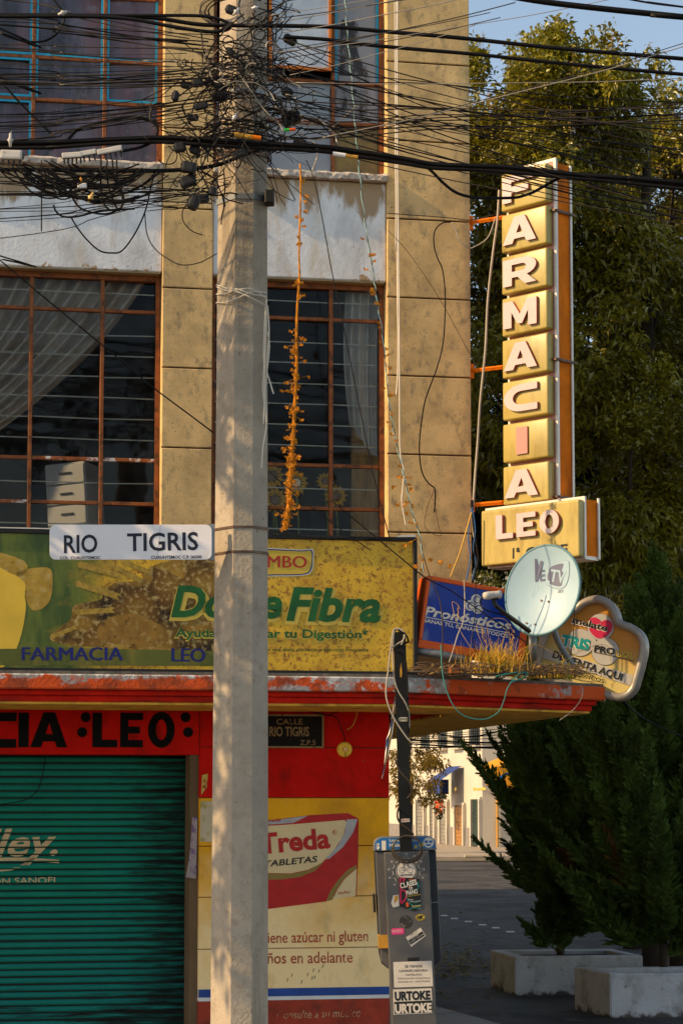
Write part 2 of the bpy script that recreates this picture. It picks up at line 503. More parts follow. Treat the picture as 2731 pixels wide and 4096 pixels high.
def heap_mat():
    m = M('printed heap of bread', (0.30, 0.16, 0.02), 0.5, bump=0, spec=0.3)
    nt = m.node_tree
    N, Lk = nt.nodes, nt.links
    tc = N.new('ShaderNodeTexCoord')
    nz = N.new('ShaderNodeTexNoise')
    nz.inputs['Scale'].default_value = 5
    nz.inputs['Detail'].default_value = 3
    Lk.new(tc.outputs['Object'], nz.inputs['Vector'])
    ad = N.new('ShaderNodeMix')
    ad.data_type = 'VECTOR'
    ad.inputs[0].default_value = 0.16
    Lk.new(tc.outputs['Object'], ad.inputs[4])
    Lk.new(nz.outputs['Color'], ad.inputs[5])
    vo = N.new('ShaderNodeTexVoronoi')
    vo.inputs['Scale'].default_value = 5.2
    Lk.new(ad.outputs[1], vo.inputs['Vector'])
    rp = N.new('ShaderNodeValToRGB')
    e = rp.color_ramp.elements
    e[0].position, e[0].color = 0.0, (0.62, 0.42, 0.08, 1)
    e[1].position, e[1].color = 0.85, (0.035, 0.018, 0.006, 1)
    k = rp.color_ramp.elements.new(0.45)
    k.color = (0.36, 0.20, 0.025, 1)
    Lk.new(vo.outputs['Distance'], rp.inputs[0])
    sp = N.new('ShaderNodeSeparateColor')
    Lk.new(vo.outputs['Color'], sp.inputs[0])
    mx = N.new('ShaderNodeMix')
    mx.data_type = 'RGBA'
    mx.blend_type = 'MULTIPLY'
    Lk.new(sp.outputs[0], mx.inputs[0])
    Lk.new(rp.outputs[0], mx.inputs[6])
    mx.inputs[7].default_value = (0.42, 0.34, 0.25, 1)
    n2 = N.new('ShaderNodeTexNoise')
    n2.inputs['Scale'].default_value = 32
    n2.inputs['Detail'].default_value = 4
    Lk.new(tc.outputs['Object'], n2.inputs['Vector'])
    mr = N.new('ShaderNodeMapRange')
    mr.inputs[1].default_value, mr.inputs[2].default_value = 0.50, 0.68
    mr.inputs[4].default_value = 0.75
    Lk.new(n2.outputs['Fac'], mr.inputs[0])
    m3 = N.new('ShaderNodeMix')
    m3.data_type = 'RGBA'
    Lk.new(mr.outputs[0], m3.inputs[0])
    Lk.new(mx.outputs[2], m3.inputs[6])
    m3.inputs[7].default_value = (0.56, 0.42, 0.16, 1)
    Lk.new(m3.outputs[2], N['Principled BSDF'].inputs['Base Color'])
    return m


HEAP = heap_mat()
WHEAT = M('printed wheat', (0.40, 0.255, 0.04), 0.5, var=0.35, vs=30, bump=0)
PGREEN = M('printed green lettering', (0.012, 0.105, 0.022), 0.5, var=0.35, vs=7, bump=0)
PGLOW = M('printed yellow outline', (0.58, 0.42, 0.07), 0.5, var=0.08, bump=0)
PNAVY = M('navy vinyl lettering', (0.010, 0.016, 0.15), 0.5, var=0.1, bump=0)
PCREAMF = M('printed cream shape', (0.78, 0.50, 0.05), 0.5, var=0.12, vs=4, bump=0)
PLRED = M('printed red lettering', (0.40, 0.03, 0.02), 0.5, var=0.1, bump=0)
PLAQUE = M('old black enamel plaque', (0.009, 0.008, 0.007), 0.6, spec=0.1, var=0.3, bump=0.1, layers=(((0.16, 0.09, 0.03), 16, 0.72, 0.02),))
PLAQT = M('worn tan plaque lettering', (0.26, 0.17, 0.075), 0.6, var=0.2, layers=(((0.03, 0.025, 0.02), 22, 0.62, 0.04),))
BOOTH = M('grey painted booth metal', (0.105, 0.098, 0.095), 0.5, metal=0.2, var=0.18, vs=5, bump=0.1, layers=(
    ((0.02, 0.018, 0.016), 9, 0.70, 0.04), ((0.25, 0.20, 0.15), 40, 0.76, 0.02)))
BOOTHD = M('dark booth shell', (0.022, 0.025, 0.032), 0.4, var=0.2, bump=0.05)
BOOTHB = M('bright blue booth cap', (0.015, 0.14, 0.40), 0.35, var=0.1, bump=0.03)
POSTB = M('black painted post', (0.012, 0.012, 0.011), 0.45, spec=0.15, var=0.3, vs=6, bump=0.08, layers=(((0.20, 0.09, 0.01), 7, 0.76, 0.03),))
PAPER = M('aged paper', (0.62, 0.55, 0.47), 0.8, var=0.08, vs=14, bump=0.1)
PINK = M('hot pink sticker', (0.75, 0.04, 0.20), 0.5, var=0.08, bump=0)
OCHTAPE = M('ochre tape', (0.50, 0.25, 0.03), 0.6, var=0.15, vs=20)
PLANT_W = M('whitewashed planter cement', (0.52, 0.51, 0.53), 0.9, var=0.1, vs=5, bump=0.5, bs=30, layers=(((0.30, 0.28, 0.27), 4, 0.60, 0.1), ((0.10, 0.08, 0.07), 7, 0.80, 0.08, (1, 1, 1), ('Z', 0.14, 0.0, 0.40)), ((0.14, 0.12, 0.10), 11, 0.69, 0.04)))
SOIL = M('planter soil', (0.035, 0.025, 0.017), 0.95, var=0.4, vs=20, bump=0.6)
ASPH = M('worn asphalt', (0.055, 0.050, 0.048), 0.85, var=0.25, vs=1.5, bump=0.5, bs=60, layers=(
    ((0.025, 0.022, 0.021), 0.7, 0.56, 0.06), ((0.085, 0.075, 0.068), 2.5, 0.62, 0.05), ((0.02, 0.018, 0.016), 0.35, 0.58, 0.015))) 
PAVE = M('grey pavement cement', (0.27, 0.24, 0.21), 0.9, var=0.2, vs=2, bump=0.4, bs=40, layers=(((0.08, 0.07, 0.06), 1.5, 0.62, 0.1),))
FARPAVE = M('pale pavement cement', (0.34, 0.28, 0.21), 0.9, var=0.15, vs=1)
ROADW = M('worn white road paint', (0.55, 0.52, 0.48), 0.8, var=0.2, vs=12)
FWALL = M('off white rendered wall', (0.50, 0.45, 0.37), 0.9, var=0.08, vs=0.6, bump=0.2, layers=(((0.42, 0.36, 0.28), 1.6, 0.66, 0.12, (1, 1, 0.3)),))
FDADO = M('grey base paint', (0.20, 0.18, 0.17), 0.9, var=0.15)
FGLASS = M('dark far window glass', (0.03, 0.032, 0.035), 0.15, var=0.3, bump=0)
FGREEN = M('dark green shutter', (0.012, 0.026, 0.016), 0.5, var=0.25, vs=3)
FGREY = M('grey shutter', (0.20, 0.18, 0.15), 0.5, var=0.25, vs=3)
FBROWN = M('brown shutter', (0.32, 0.14, 0.025), 0.5, var=0.2)
AWB = M('navy awning cloth', (0.02, 0.045, 0.19), 0.85, var=0.15)
AWO = M('orange awning cloth', (0.66, 0.27, 0.012), 0.8, var=0.08)
AWBL = M('blue awning print', (0.01, 0.14, 0.40), 0.8)
LIME = M('bright green wall paint', (0.03, 0.42, 0.05), 0.7, var=0.1)
BARK = M('dark bark', (0.045, 0.032, 0.022), 0.95, var=0.3, vs=20, bump=0.6)
CONIF = M('dark conifer sprays', (0.085, 0.135, 0.022), 0.85, var=0.6, vs=1.9, bump=0, trans=0.15)
CONIFD = M('dead brown conifer sprays', (0.22, 0.12, 0.04), 0.9, var=0.3, bump=0)
LEAFA = M('glossy green leaves', (0.20, 0.175, 0.010), 0.34, var=0.5, vs=0.9, bump=0, spec=0.5, trans=0.22, layers=(((0.24, 0.20, 0.02), 0.55, 0.60, 0.12),))
LEAFB = M('shade darkened green leaves', (0.022, 0.033, 0.008), 0.45, var=0.5, vs=1.0, bump=0, spec=0.4, trans=0.2)  # leaf green darkened so its colour carries the shade of the lower foliage
LEAFY = M('yellowing leaves', (0.20, 0.13, 0.018), 0.7, var=0.45, vs=2.5, bump=0, trans=0.35)
LEAFM = M('yellow green leaves', (0.11, 0.11, 0.015), 0.6, var=0.5, vs=1.5, bump=0, trans=0.3)
PANIC = M('tan seed heads', (0.30, 0.19, 0.06), 0.9, var=0.3, vs=6, bump=0, trans=0.2)
ORB = M('orange blossom', (0.50, 0.13, 0.03), 0.8, var=0.3, bump=0)
GRASS = M('dry golden grass', (0.62, 0.38, 0.05), 0.8, var=0.4, vs=9, bump=0, trans=0.35)
GRASSG = M('green grass blades', (0.24, 0.27, 0.03), 0.8, var=0.4, vs=9, bump=0, trans=0.35)
TWIG = M('dry twigs', (0.16, 0.10, 0.06), 0.9, var=0.4, vs=12, bump=0)
PETAL = M('yellow petal', (0.50, 0.28, 0.01), 0.8, var=0.2, bump=0)
DRESS = M('pale grey drawer front', (0.30, 0.30, 0.295), 0.5, var=0.05, bump=0.02)

# ------------------------------------------------------------------ lettering and flat print
_txt = {}


def text_data(s, bold, shear, ext, res=3, spacing=1.0):
    key = (s, bold, shear, ext, spacing)
    if key not in _txt:
        cu = bpy.data.curves.new('lettering', 'FONT')
        cu.body = s
        cu.offset = bold
        cu.shear = shear
        cu.extrude = ext
        cu.resolution_u = res
        cu.space_character = spacing
        ob = bpy.data.objects.new('lettering', cu)
        me = bpy.data.meshes.new_from_object(ob)
        v = np.array([tuple(p.co) for p in me.vertices])
        f = [tuple(p.vertices) for p in me.polygons]
        bpy.data.meshes.remove(me)
        bpy.data.objects.remove(ob)
        bpy.data.curves.remove(cu)
        _txt[key] = (v, f)
    return _txt[key]


CAPH = float(text_data('H', 0, 0, 0)[0][:, 1].max())


def text(parent, fr, s, p0, p1, cap, mat, y=-0.003, bold=0.0, shear=0.0, ext=0.0, name='lettering', spacing=1.0, warp=None, label=None):
    """lettering whose baseline runs between two surveyed points of the frame's plane"""
    v, f = text_data(s, bold, shear, 0.5 if ext else 0.0, 3, spacing)
    ax, az = fr.P(*p0, y)
    bx, bz = fr.P(*p1, y)
    cx, cz = fr.P(p0[0], p0[1] - cap, y)
    w = math.hypot(bx - ax, bz - az)
    dx, dz = (bx - ax) / w, (bz - az) / w
    h = abs((cx - ax) * -dz + (cz - az) * dx)
    x = (v[:, 0] - v[:, 0].min()) / np.ptp(v[:, 0]) * w
    z = v[:, 1] / (CAPH + 2 * bold) * h
    X = ax + dx * x - dz * z
    Z = az + dz * x + dx * z
    Y = np.full_like(X, y) if not ext else y - (v[:, 2] + 0.5) * ext
    if warp:
        Y = np.array([warp(a, b) for a, b in zip(X, Z)]) + y
    me = bpy.data.meshes.new(name)
    me.from_pydata(list(zip(X.tolist(), Y.tolist(), Z.tolist())), [], f)
    me.update()
    o = link(name, me, mat, parent)
    if label:
        o['label'] = label
    return o


def flat(parent, fr, pts, mat, y=-0.002, name='print', smooth=0, closed=True, warp=None):
    """flat print: a polygon of surveyed points on the frame's plane"""
    q = [fr.P(a, b, y) for a, b in pts]
    if smooth:
        q = [(p.x, p.z) for p in smooth_path([(a, 0, b) for a, b in q], smooth, True)]
    me = bpy.data.meshes.new(name)
    me.from_pydata([(a, (warp(a, b) if warp else 0) + y, b) for a, b in q], [], [tuple(range(len(q)))])
    me.update()
    return link(name, me, mat, parent)


def stroke(parent, fr, pts, wpx, mat, y=-0.002, name='print', n=6):
    """flat print: a painted line through surveyed points"""
    q = smooth_path([(a, 0, b) for a, b in (fr.P(*p, y) for p in pts)], n)
    a0 = fr.P(*pts[0], y)
    a1 = fr.P(pts[0][0], pts[0][1] - wpx, y)
    w = math.hypot(a0[0] - a1[0], a0[1] - a1[1]) / 2
    mb = MB()
    L, Rr = [], []
    for i, p in enumerate(q):
        d = (q[min(i + 1, len(q) - 1)] - q[max(i - 1, 0)]).normalized()
        n_ = Vector((-d.z, 0, d.x)) * w
        L.append((p.x + n_.x, y, p.z + n_.z))
        Rr.append((p.x - n_.x, y, p.z - n_.z))
    for i in range(len(q) - 1):
        mb.quad(Rr[i], Rr[i + 1], L[i + 1], L[i])
    return mb.build(name, mat, parent)


def circle_px(cx, cy, r, n=24, ry=None):
    ry = ry or r
    return [(cx + r * math.cos(2 * math.pi * k / n), cy + ry * math.sin(2 * math.pi * k / n)) for k in range(n)]


def arc(cx, cy, rx, ry, a0, a1, n=8):
    return [(cx + rx * math.cos(R(a0 + (a1 - a0) * k / n)), cy + ry * math.sin(R(a0 + (a1 - a0) * k / n))) for k in range(n + 1)]


GLYPH = {
    'F': ([(0, 0), (.27, 0), (.27, .34), (.78, .34), (.78, .58), (.27, .58), (.27, .76), (1, .76), (1, 1), (0, 1)], []),
    'A': ([(0, 0), (.29, 0), (.35, .17), (.66, .17), (.72, 0), (1, 0), (.66, 1), (.35, 1)], [[(.41, .38), (.60, .38), (.51, .70)]]),
    'R': ([(0, 0), (.27, 0), (.27, .30), (.44, .30), (.66, 0), (1, 0), (.72, .34)] + arc(.64, .67, .36, .33, -55, 90) + [(0, 1)],
          [[(.27, .52)] + arc(.58, .65, .12, .13, -90, 90, 6) + [(.27, .78)]]),
    'M': ([(0, 0), (.25, 0), (.25, .58), (.43, .12), (.57, .12), (.75, .58), (.75, 0), (1, 0), (1, 1), (.72, 1), (.5, .47), (.28, 1), (0, 1)], []),
    'C': ([(1, 0), (1, .25), (.52, .25)] + list(reversed(arc(.52, .5, .24, .25, 90, 270, 8)))[:0] + arc(.52, .5, .25, .25, 270, 90, 10) +
          [(1, .75), (1, 1), (.52, 1)] + arc(.52, .5, .52, .5, 90, 270, 14), []),
    'I': ([(0, 0), (1, 0), (1, 1), (0, 1)], []),
    'L': ([(0, 0), (1, 0), (1, .22), (.38, .22), (.38, 1), (0, 1)], []),
    'E': ([(0, 0), (1, 0), (1, .21), (.36, .21), (.36, .40), (.86, .40), (.86, .60), (.36, .60), (.36, .79), (1, .79), (1, 1), (0, 1)], []),
    'O': (arc(.5, .5, .5, .5, 0, 345, 23), [arc(.5, .5, .20, .29, 0, 340, 17)]),
}


def glyph_mesh(ch, w, h, ext, bevel=0.0):
    cu = bpy.data.curves.new('letter', 'CURVE')
    cu.dimensions = '2D'
    cu.fill_mode = 'BOTH'
    cu.extrude = ext / 2
    cu.bevel_depth = bevel
    outer, holes = GLYPH[ch]
    for pts in [outer] + holes:
        sp = cu.splines.new('POLY')
        sp.points.add(len(pts) - 1)
        for k, p in enumerate(pts):
            sp.points[k].co = (p[0] * w, p[1] * h, 0, 1)
        sp.use_cyclic_u = True
    ob = bpy.data.objects.new('letter', cu)
    me = bpy.data.meshes.new_from_object(ob)
    bpy.data.objects.remove(ob)
    bpy.data.curves.remove(cu)
    return me


def glyph(parent, ch, x0, z0, w, h, y, ext, mat, side=None, name='letter', slant=0.0):
    """a cut-out letter standing ext metres proud of the plane y"""
    me = glyph_mesh(ch, w, h, ext)
    for v in me.vertices:
        a, b, c = v.co
        v.co = (x0 + a + slant * b, y - ext / 2 - c, z0 + b)
    me.materials.clear()
    me.materials.append(mat)
    if side:
        me.materials.append(side)
        me.update()
        for p in me.polygons:
            if abs(p.normal.y) < 0.7:
                p.material_index = 1
    return link(name, me, None, parent)

# ================================================================== the setting
def sheet(name, pts, z, mat, thick=0.0):
    mb = MB()
    if thick:
        mb.prism(pts, z - thick, z)
    else:
        mb.quad(*[(p[0], p[1], z) for p in pts])
    return tag(mb.build(name, mat), kind='structure')


road = sheet('road', [(-500, -500), (500, -500), (500, 900), (-500, 900)], 0.0, ASPH)
side = sheet('sidewalk', [(-40, 8.6), (1.9, 9.6), (2.35, 11), (2.3, 15), (1.578, 19.35), (0.958, 21.3), (-0.3, 28), (-3.2, 47), (-40, 47)], 0.12, PAVE, 0.14)
# expansion joints of the pavement are shallow cut strips
for px, py in ((1775, 3663), (1817, 3675), (1873, 3687), (1929, 3700), (1982, 3712), (2040, 3728)):
    g = ground(px, py)
    MB().box(g.x - 0.065, g.x + 0.065, g.y - 0.16, g.y + 0.16, 0.003, 0.006).build('road_marking', ROADW, road)

# ================================================================== corner building
A0 = at(700, 3000, 14.2)
ang = R(10.1)
FB = Fr((A0.x, A0.y, 0), (math.cos(ang), math.sin(ang), 0))
FB = FB.moved(x=FB.P(1882, 1500)[0])


def Bx(px, py=1500, y=0.0):
    return FB.P(px, py, y)[0]


def Bz(py, px=1200, y=0.0):
    return FB.P(px, py, y)[1]


bld = thing('corner_building', 'beige corner building with steel framed windows above a red and cream painted shop front', 'building', FB)
ROOF = 10.8
DEEP = 33.0
Z0 = 0.12
zcan = Bz(2790, 1200)      # level of the upper floor
WY = 0.14                  # window plane

# hidden carcass: flank wall, rear wall, roof slab, floor, partition
mb = MB()
mb.box(-0.30, -0.004, 0.35, DEEP, 3.0, ROOF)
mb.box(-14, -0.31, DEEP - 0.3, DEEP, 0, ROOF)
mb.box(-14, -0.31, 0.02, DEEP - 0.31, ROOF - 0.25, ROOF)
mb.box(-14.3, -14.01, 0.02, DEEP, 0, ROOF)
mb.build('wall', BEIGE, bld)
mb = MB()
mb.box(-1.3, -1.1, 1.2, DEEP - 0.31, 0.12, 2.79)
mb.build('ground_floor_wall', CREAM, bld)
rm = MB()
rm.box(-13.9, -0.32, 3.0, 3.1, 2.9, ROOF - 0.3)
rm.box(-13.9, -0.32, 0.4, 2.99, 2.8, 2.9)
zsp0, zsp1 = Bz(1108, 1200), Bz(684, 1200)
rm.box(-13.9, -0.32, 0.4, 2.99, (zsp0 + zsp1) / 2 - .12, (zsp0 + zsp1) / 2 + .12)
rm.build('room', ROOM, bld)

# pillars of rendered panels with recessed joints
joints = [Bz(p, 1300) for p in (2122, 1807, 1491, 1176, 860, 544, 228, -88, -404, -720, -1036)]
joints = [joints[0] - (joints[1] - joints[0])] + joints


def pillar(x0, x1):
    p = MB().box(x0 + .003, x1 - .003, .020, .36, 2.8, ROOF - .3).build('pillar', BEIGE_IN, bld)
    for a, b in zip(joints[:-1], joints[1:]):
        MB().box(x0, x1, 0, .30 if False else .0185, a + .005, b - .005).build('panel', BEIGE, p, bevel=.005, seg=1)
    return p


XL0, XL1 = Bx(648), Bx(849)
XR0, XR1 = Bx(1549), 0.0
pillar(XL0, XL1)
pillar(XR0, XR1)
XLL = XL0 - (XR0 - XL1) - 1.0
pillar(XLL - 0.5, XLL)
# returns of the pillars towards the windows
mb = MB()
mb.box(XL0, XL0 + .0028, .0188, .34, 2.8, ROOF - .3)
mb.box(XR0, XR0 + .0028, .0188, .34, 2.8, ROOF - .3)
mb.box(XL1 - .0028, XL1, .0188, .34, 2.8, ROOF - .3)
mb.box(-.003, 0, .0188, .36, 2.8, ROOF - .3)
mb.build('pillar_return', BEIGE, bld)

# spandrels and sills
for x0, x1 in ((XLL, XL0), (XL1, XR0)):
    MB().box(x0 + .002, x1 - .002, .03, .36, zsp0, zsp1 - .05).build('spandrel', SPAN, bld, bevel=.008, seg=1)
    MB().box(x0 + .012, x1 - .012, .035, .30, zsp0 - .012, zsp0 - .001).build('lintel_edge', SPAN_EDGE, bld)
    nseg = 40
    s = MB()
    r2 = random.Random(3)
    for k in range(nseg + 1):
        x = x0 + .002 + (x1 - x0 - .004) * k / nseg
        j = [r2.uniform(-1, 1) for _ in range(4)]
        s.v += [(x, -.030 + .008 * j[0], zsp1 - .046 + .004 * j[1]), (x, -.036 + .008 * j[2], zsp1 - .012 + .004 * j[1]), (x, -.02 + .008 * j[3], zsp1 + .002 + .006 * j[0]), (x, .34, zsp1 + .004), (x, .34, zsp1 - .046)]
    for k in range(nseg):
        for i in range(5):
            j = (i + 1) % 5
            s.f.append((k * 5 + i, k * 5 + j, k * 5 + 5 + j, k * 5 + 5 + i))
    s.f += [tuple(range(5)), tuple(nseg * 5 + i for i in reversed(range(5)))]
    s.build('sill', SILLM, bld)
    s = MB().box(x0 + .003, x1 - .003, .03, .36, ROOF - 1.2, ROOF - .3)
    s.build('spandrel', SPAN, bld)


def window(x0, x1, z0, z1, mull, rows, barz, panemat, frame=RUST, baroff=.02, jitter=.010, bars=True, paint=None, shiftm=None, skip=()):
    """x0..x1, z0..z1 opening; mull = mullion x; rows = transom z. Each pane its own tilt."""
    w = MB()
    for a, b, c, d in ((x0, x0 + .03, z0, z1), (x1 - .03, x1, z0, z1)):
        w.box(a, b, WY - .03, WY + .03, c, d)
    w.box(x0 + .0305, x1 - .0305, WY - .03, WY + .03, z1 - .035, z1)
    w.box(x0 + .0305, x1 - .0305, WY - .03, WY + .03, z0, z0 + .03)
    win = w.build('window', frame, bld)
    xs = [x0 + .03] + list(mull) + [x1 - .03]
    zs = [z0 + .03] + list(rows) + [z1 - .035]
    for m_ in mull:
        MB().box(m_ - .013, m_ + .013, WY - .025, WY + .02, z0 + .031, z1 - .036).build('mullion', RUST if rng.random() < .6 else RUSTW, win, bevel=.003, seg=1)
    for i in range(len(xs) - 1):
        a, b = xs[i] + (.0135 if i else .0005), xs[i + 1] - (.0135 if i < len(xs) - 2 else .0005)
        for z in rows:
            MB().box(a, b, WY - .02, WY + .018, z - .012, z + .012).build('transom', RUST if rng.random() < .7 else RUSTW, win, bevel=.003, seg=1)
        for j in range(len(zs) - 1):
            c, d = zs[j] + .0125, zs[j + 1] - .0125
            if (i, j) in skip:
                continue
            mt = panemat(i, j) if callable(panemat) else panemat
            t1, t2 = nrg.uniform(-jitter, jitter, 2)
            q = MB()
            q.quad((a, WY + t1, c), (b, WY - t1, c), (b, WY - t1 + t2, d), (a, WY + t1 + t2, d))
            p = q.build('pane', mt, win)
            if bars:
                for z in barz:
                    if c + .01 < z < d - .01:
                        sl = nrg.uniform(-.004, .004)
                        MB().tube([(a + .004, WY + baroff, z + sl), (b - .004, WY + baroff, z - sl)], .0042, 5).build('glazing_bar', BARM, win)
            if paint and (i, j) in paint:
                wd = .016
                for sd, bx4 in (('l', (a + .001, a + wd, c + .001, d - .001)), ('r', (b - wd, b - .001, c + .001, d - .001)),
                                ('b', (a + wd + .001, b - wd - .001, c + .001, c + wd)), ('t', (a + wd + .001, b - wd - .001, d - wd, d - .001))):
                    if sd in paint[(i, j)]:
                        MB().box(bx4[0], bx4[1], WY - .018, WY - .008, bx4[2], bx4[3]).build('paint_strip', CYAN, win)
    return win


zl_top, zl_bot = zsp0 - .014, Bz(2300, 1200, WY)
rowsL = [Bz(p, 1200, WY) for p in (2033, 1861, 1276)]
barL = [Bz(p, 1200, WY) for p in (2115, 1951, 1779, 1697, 1614, 1533, 1449, 1368, 1203)]
window(XL1 + .004, XR0 - .004, zl_bot, zl_top, [Bx(1322, 1500, WY)], rowsL, barL, GLASS)
window(XLL + .004, XL0 - .004, zl_bot, zl_top, [Bx(-170, 1500, WY), Bx(124, 1500, WY), Bx(408, 1500, WY)], rowsL, barL, GLASS)
# upper windows
zu0, zu1 = zsp1 + .004, ROOF - 1.21
rowsU = [Bz(p, 300, WY) for p in (408, 240)]
up_rows = rowsU + [rowsU[1] + .46, rowsU[1] + .95]
film = lambda i, j: FILM
pl = {(2, 0): 'r', (2, 1): 'lrb', (3, 1): 'lr', (4, 1): 'lrb', (2, 2): 'lrb', (3, 2): 'lrb', (4, 2): 'lrb'}
pl = {(1, 0): 'rt', (1, 1): 'rbt', (2, 1): 'lr', (3, 1): 'lrb', (1, 2): 'rb', (2, 2): 'lrb', (3, 2): 'lrb', (1, 3): 'r', (2, 3): 'lr', (3, 3): 'lr'}
window(XLL + .004, XL0 - .004, zu0, zu1, [Bx(-160, 300, WY), Bx(136, 300, WY), Bx(420, 300, WY)], up_rows, [], film, bars=False, paint=pl)
mid_rows = [Bz(487, 1200, WY), Bz(323, 1200, WY)]
mid_rows += [mid_rows[1] + .95]
mpane = lambda i, j: (YELPANE if (i == 1 and j == 0) else GREYPANE)
mw = window(XL1 + .004, XR0 - .004, zu0, zu1, [Bx(1330, 300, WY)], mid_rows, [], mpane, bars=False, paint={(1, 2): 'lr', (1, 3): 'lr'}, skip=((0, 2),))
# casement swung open, pane coloured pale for the sky it reflects
cz0, cz1 = Bz(272, 1200, 0.02), Bz(-120, 1200, .02)
cx0, cx1 = Bx(1078, 200, .02), Bx(1328, 200, .02)
cas = MB()
cas.box(cx0, cx0 + .02, .04, .06, cz0, cz1).box(cx1 - .02, cx1, .04, .06, cz0, cz1)
cas.box(cx0 + .0205, cx1 - .0205, .04, .06, cz0, cz0 + .02).box(cx0 + .0205, cx1 - .0205, .04, .06, cz1 - .02, cz1)
cf = cas.build('casement', ORANGE_ST, mw)
q = MB().quad((cx0 + .02, .052, cz0 + .02), (cx1 - .02, .052, cz0 + .02), (cx1 - .02, .049, cz1 - .02), (cx0 + .02, .049, cz1 - .02))
q.build('casement_pane', SKYPANE, mw)
# grey picture of a tall building pasted behind the right pane
pf = FB
bp = [(1356, 300), (1356, 262), (1362, 262), (1362, 92), (1372, 76), (1384, 90), (1392, 84), (1400, 92), (1410, 78), (1424, 84), (1430, 96),
      (1431, 150), (1425, 180), (1432, 215), (1444, 245), (1455, 268), (1462, 258), (1466, 280), (1472, 300)]
flat(mw, pf, bp, M('dark picture print', (0.035, 0.035, 0.04), 0.5, layers=(((0.20, 0.20, 0.21), 16, 0.55, 0.06, (1, 1, .5)),), bump=0), y=WY - .013, name='picture')
flat(mw, pf, [(1356, 302), (1472, 308), (1470, 345), (1356, 335)], M('pale picture print', (0.25, 0.25, 0.26), 0.5, layers=(((0.04, 0.04, 0.045), 30, 0.56, 0.05, (1, 1, .3)),), bump=0), y=WY - .013, name='picture')
flat(mw, pf, [(1344, 352), (1472, 360), (1468, 470), (1344, 462)], M('facade picture print', (0.16, 0.16, 0.17), 0.5, layers=(((0.03, 0.03, 0.035), 26, 0.55, 0.05, (1, 1, .25)), ((0.3, 0.3, 0.31), 9, 0.62, 0.05)), bump=0), y=WY - .013, name='picture')
flat(mw, pf, [(1190, 345), (1318, 350), (1316, 470), (1190, 470)], M('clouded glass print', (0.25, 0.29, 0.33), 0.4, layers=(((0.10, 0.11, 0.12), 6, 0.55, 0.1, (.6, 1, 1)),), bump=0), y=WY - .013, name='picture')

# ---- shop front wall, painted blocks
SY = 0.0
xs0, xs1 = Bx(797, 3400), Bx(1556, 3400)
rowz = [Bz(p, 1300) for p in (2842, 2990, 3191, 3383, 3585, 3791, 3995)]
step = rowz[5] - rowz[6]
rowz += [rowz[-1] - step, rowz[-1] - 2 * step, Z0]
shopw = MB().box(Bx(760, 3400), xs1 - .004, .0205, .32, Z0, 2.80).build('shop_wall', BEIGE_IN, bld)
for k in range(len(rowz) - 1):
    mt = (RED, RED, CREAM, CREAM, CREAM, CREAM, REDDADO, REDDADO, REDDADO)[k]
    if rowz[k] - rowz[k + 1] > .03:
        MB().box(xs0, xs1, 0, .0195, rowz[k + 1] + .0025, rowz[k] - .0025).build('wall_panel', mt, shopw, bevel=.003, seg=1)
# jamb of the shutter opening, same paint scheme
for k in range(len(rowz) - 1):
    mt = (RED, RED, CREAM, CREAM, CREAM, CREAM, REDDADO, REDDADO, REDDADO)[k]
    z1_ = rowz[k] - .0025
    if k == 0:
        z1_ = Bz(3020, 700)
    if z1_ - rowz[k + 1] > .03:
        MB().box(xs0 - .004, xs0 - .001, .004, .32, rowz[k + 1] + .0025, z1_).build('jamb', mt, shopw)
# painted stripes
for a, b, mt in ((3950, 3982, BLUEP), (3982.5, 3997, WHITEP)):
    MB().box(xs0 + .001, xs1 - .002, -.002, .001, Bz(b, 1300), Bz(a, 1300)).build('stripe', mt, shopw)
    MB().box(xs0 - .006, xs0 - .0045, .004, .3, Bz(b, 1300), Bz(a, 1300)).build('stripe', mt, shopw)
# lintel band over the shutter
zl0 = Bz(3018, 400)
band = MB().box(-9, xs0 - .0045, -.003, .30, zl0, 2.80).build('shop_lintel', RED, bld, bevel=.004, seg=1)


def band_letter(ch, px0, px1, pyb, pyt, slant=0.0):
    a, za = FB.P(px0, pyb, -.004)
    b, _ = FB.P(px1, pyb, -.004)
    zt = FB.P(px0, pyt, -.004)[1]
    glyph(band, ch, a, za, b - a, zt - za, -.004, .002, BLACKP, name='lettering', slant=slant)


for ch, a, b, y0, y1 in (('C', -60, 66, 2991, 2849), ('I', 74, 116, 2989, 2851), ('A', 122, 270, 2989, 2849),
                         ('L', 370, 470, 2989, 2851), ('E', 481, 572, 2989, 2851), ('O', 592, 699, 2991, 2847)):
    band_letter(ch, a, b, y0, y1)
for a, b in ((344, 2869), (330, 2929), (743, 2869), (753, 2929)):
    flat(band, FB, circle_px(a, b, 20), BLACKP, y=-.006, name='lettering')

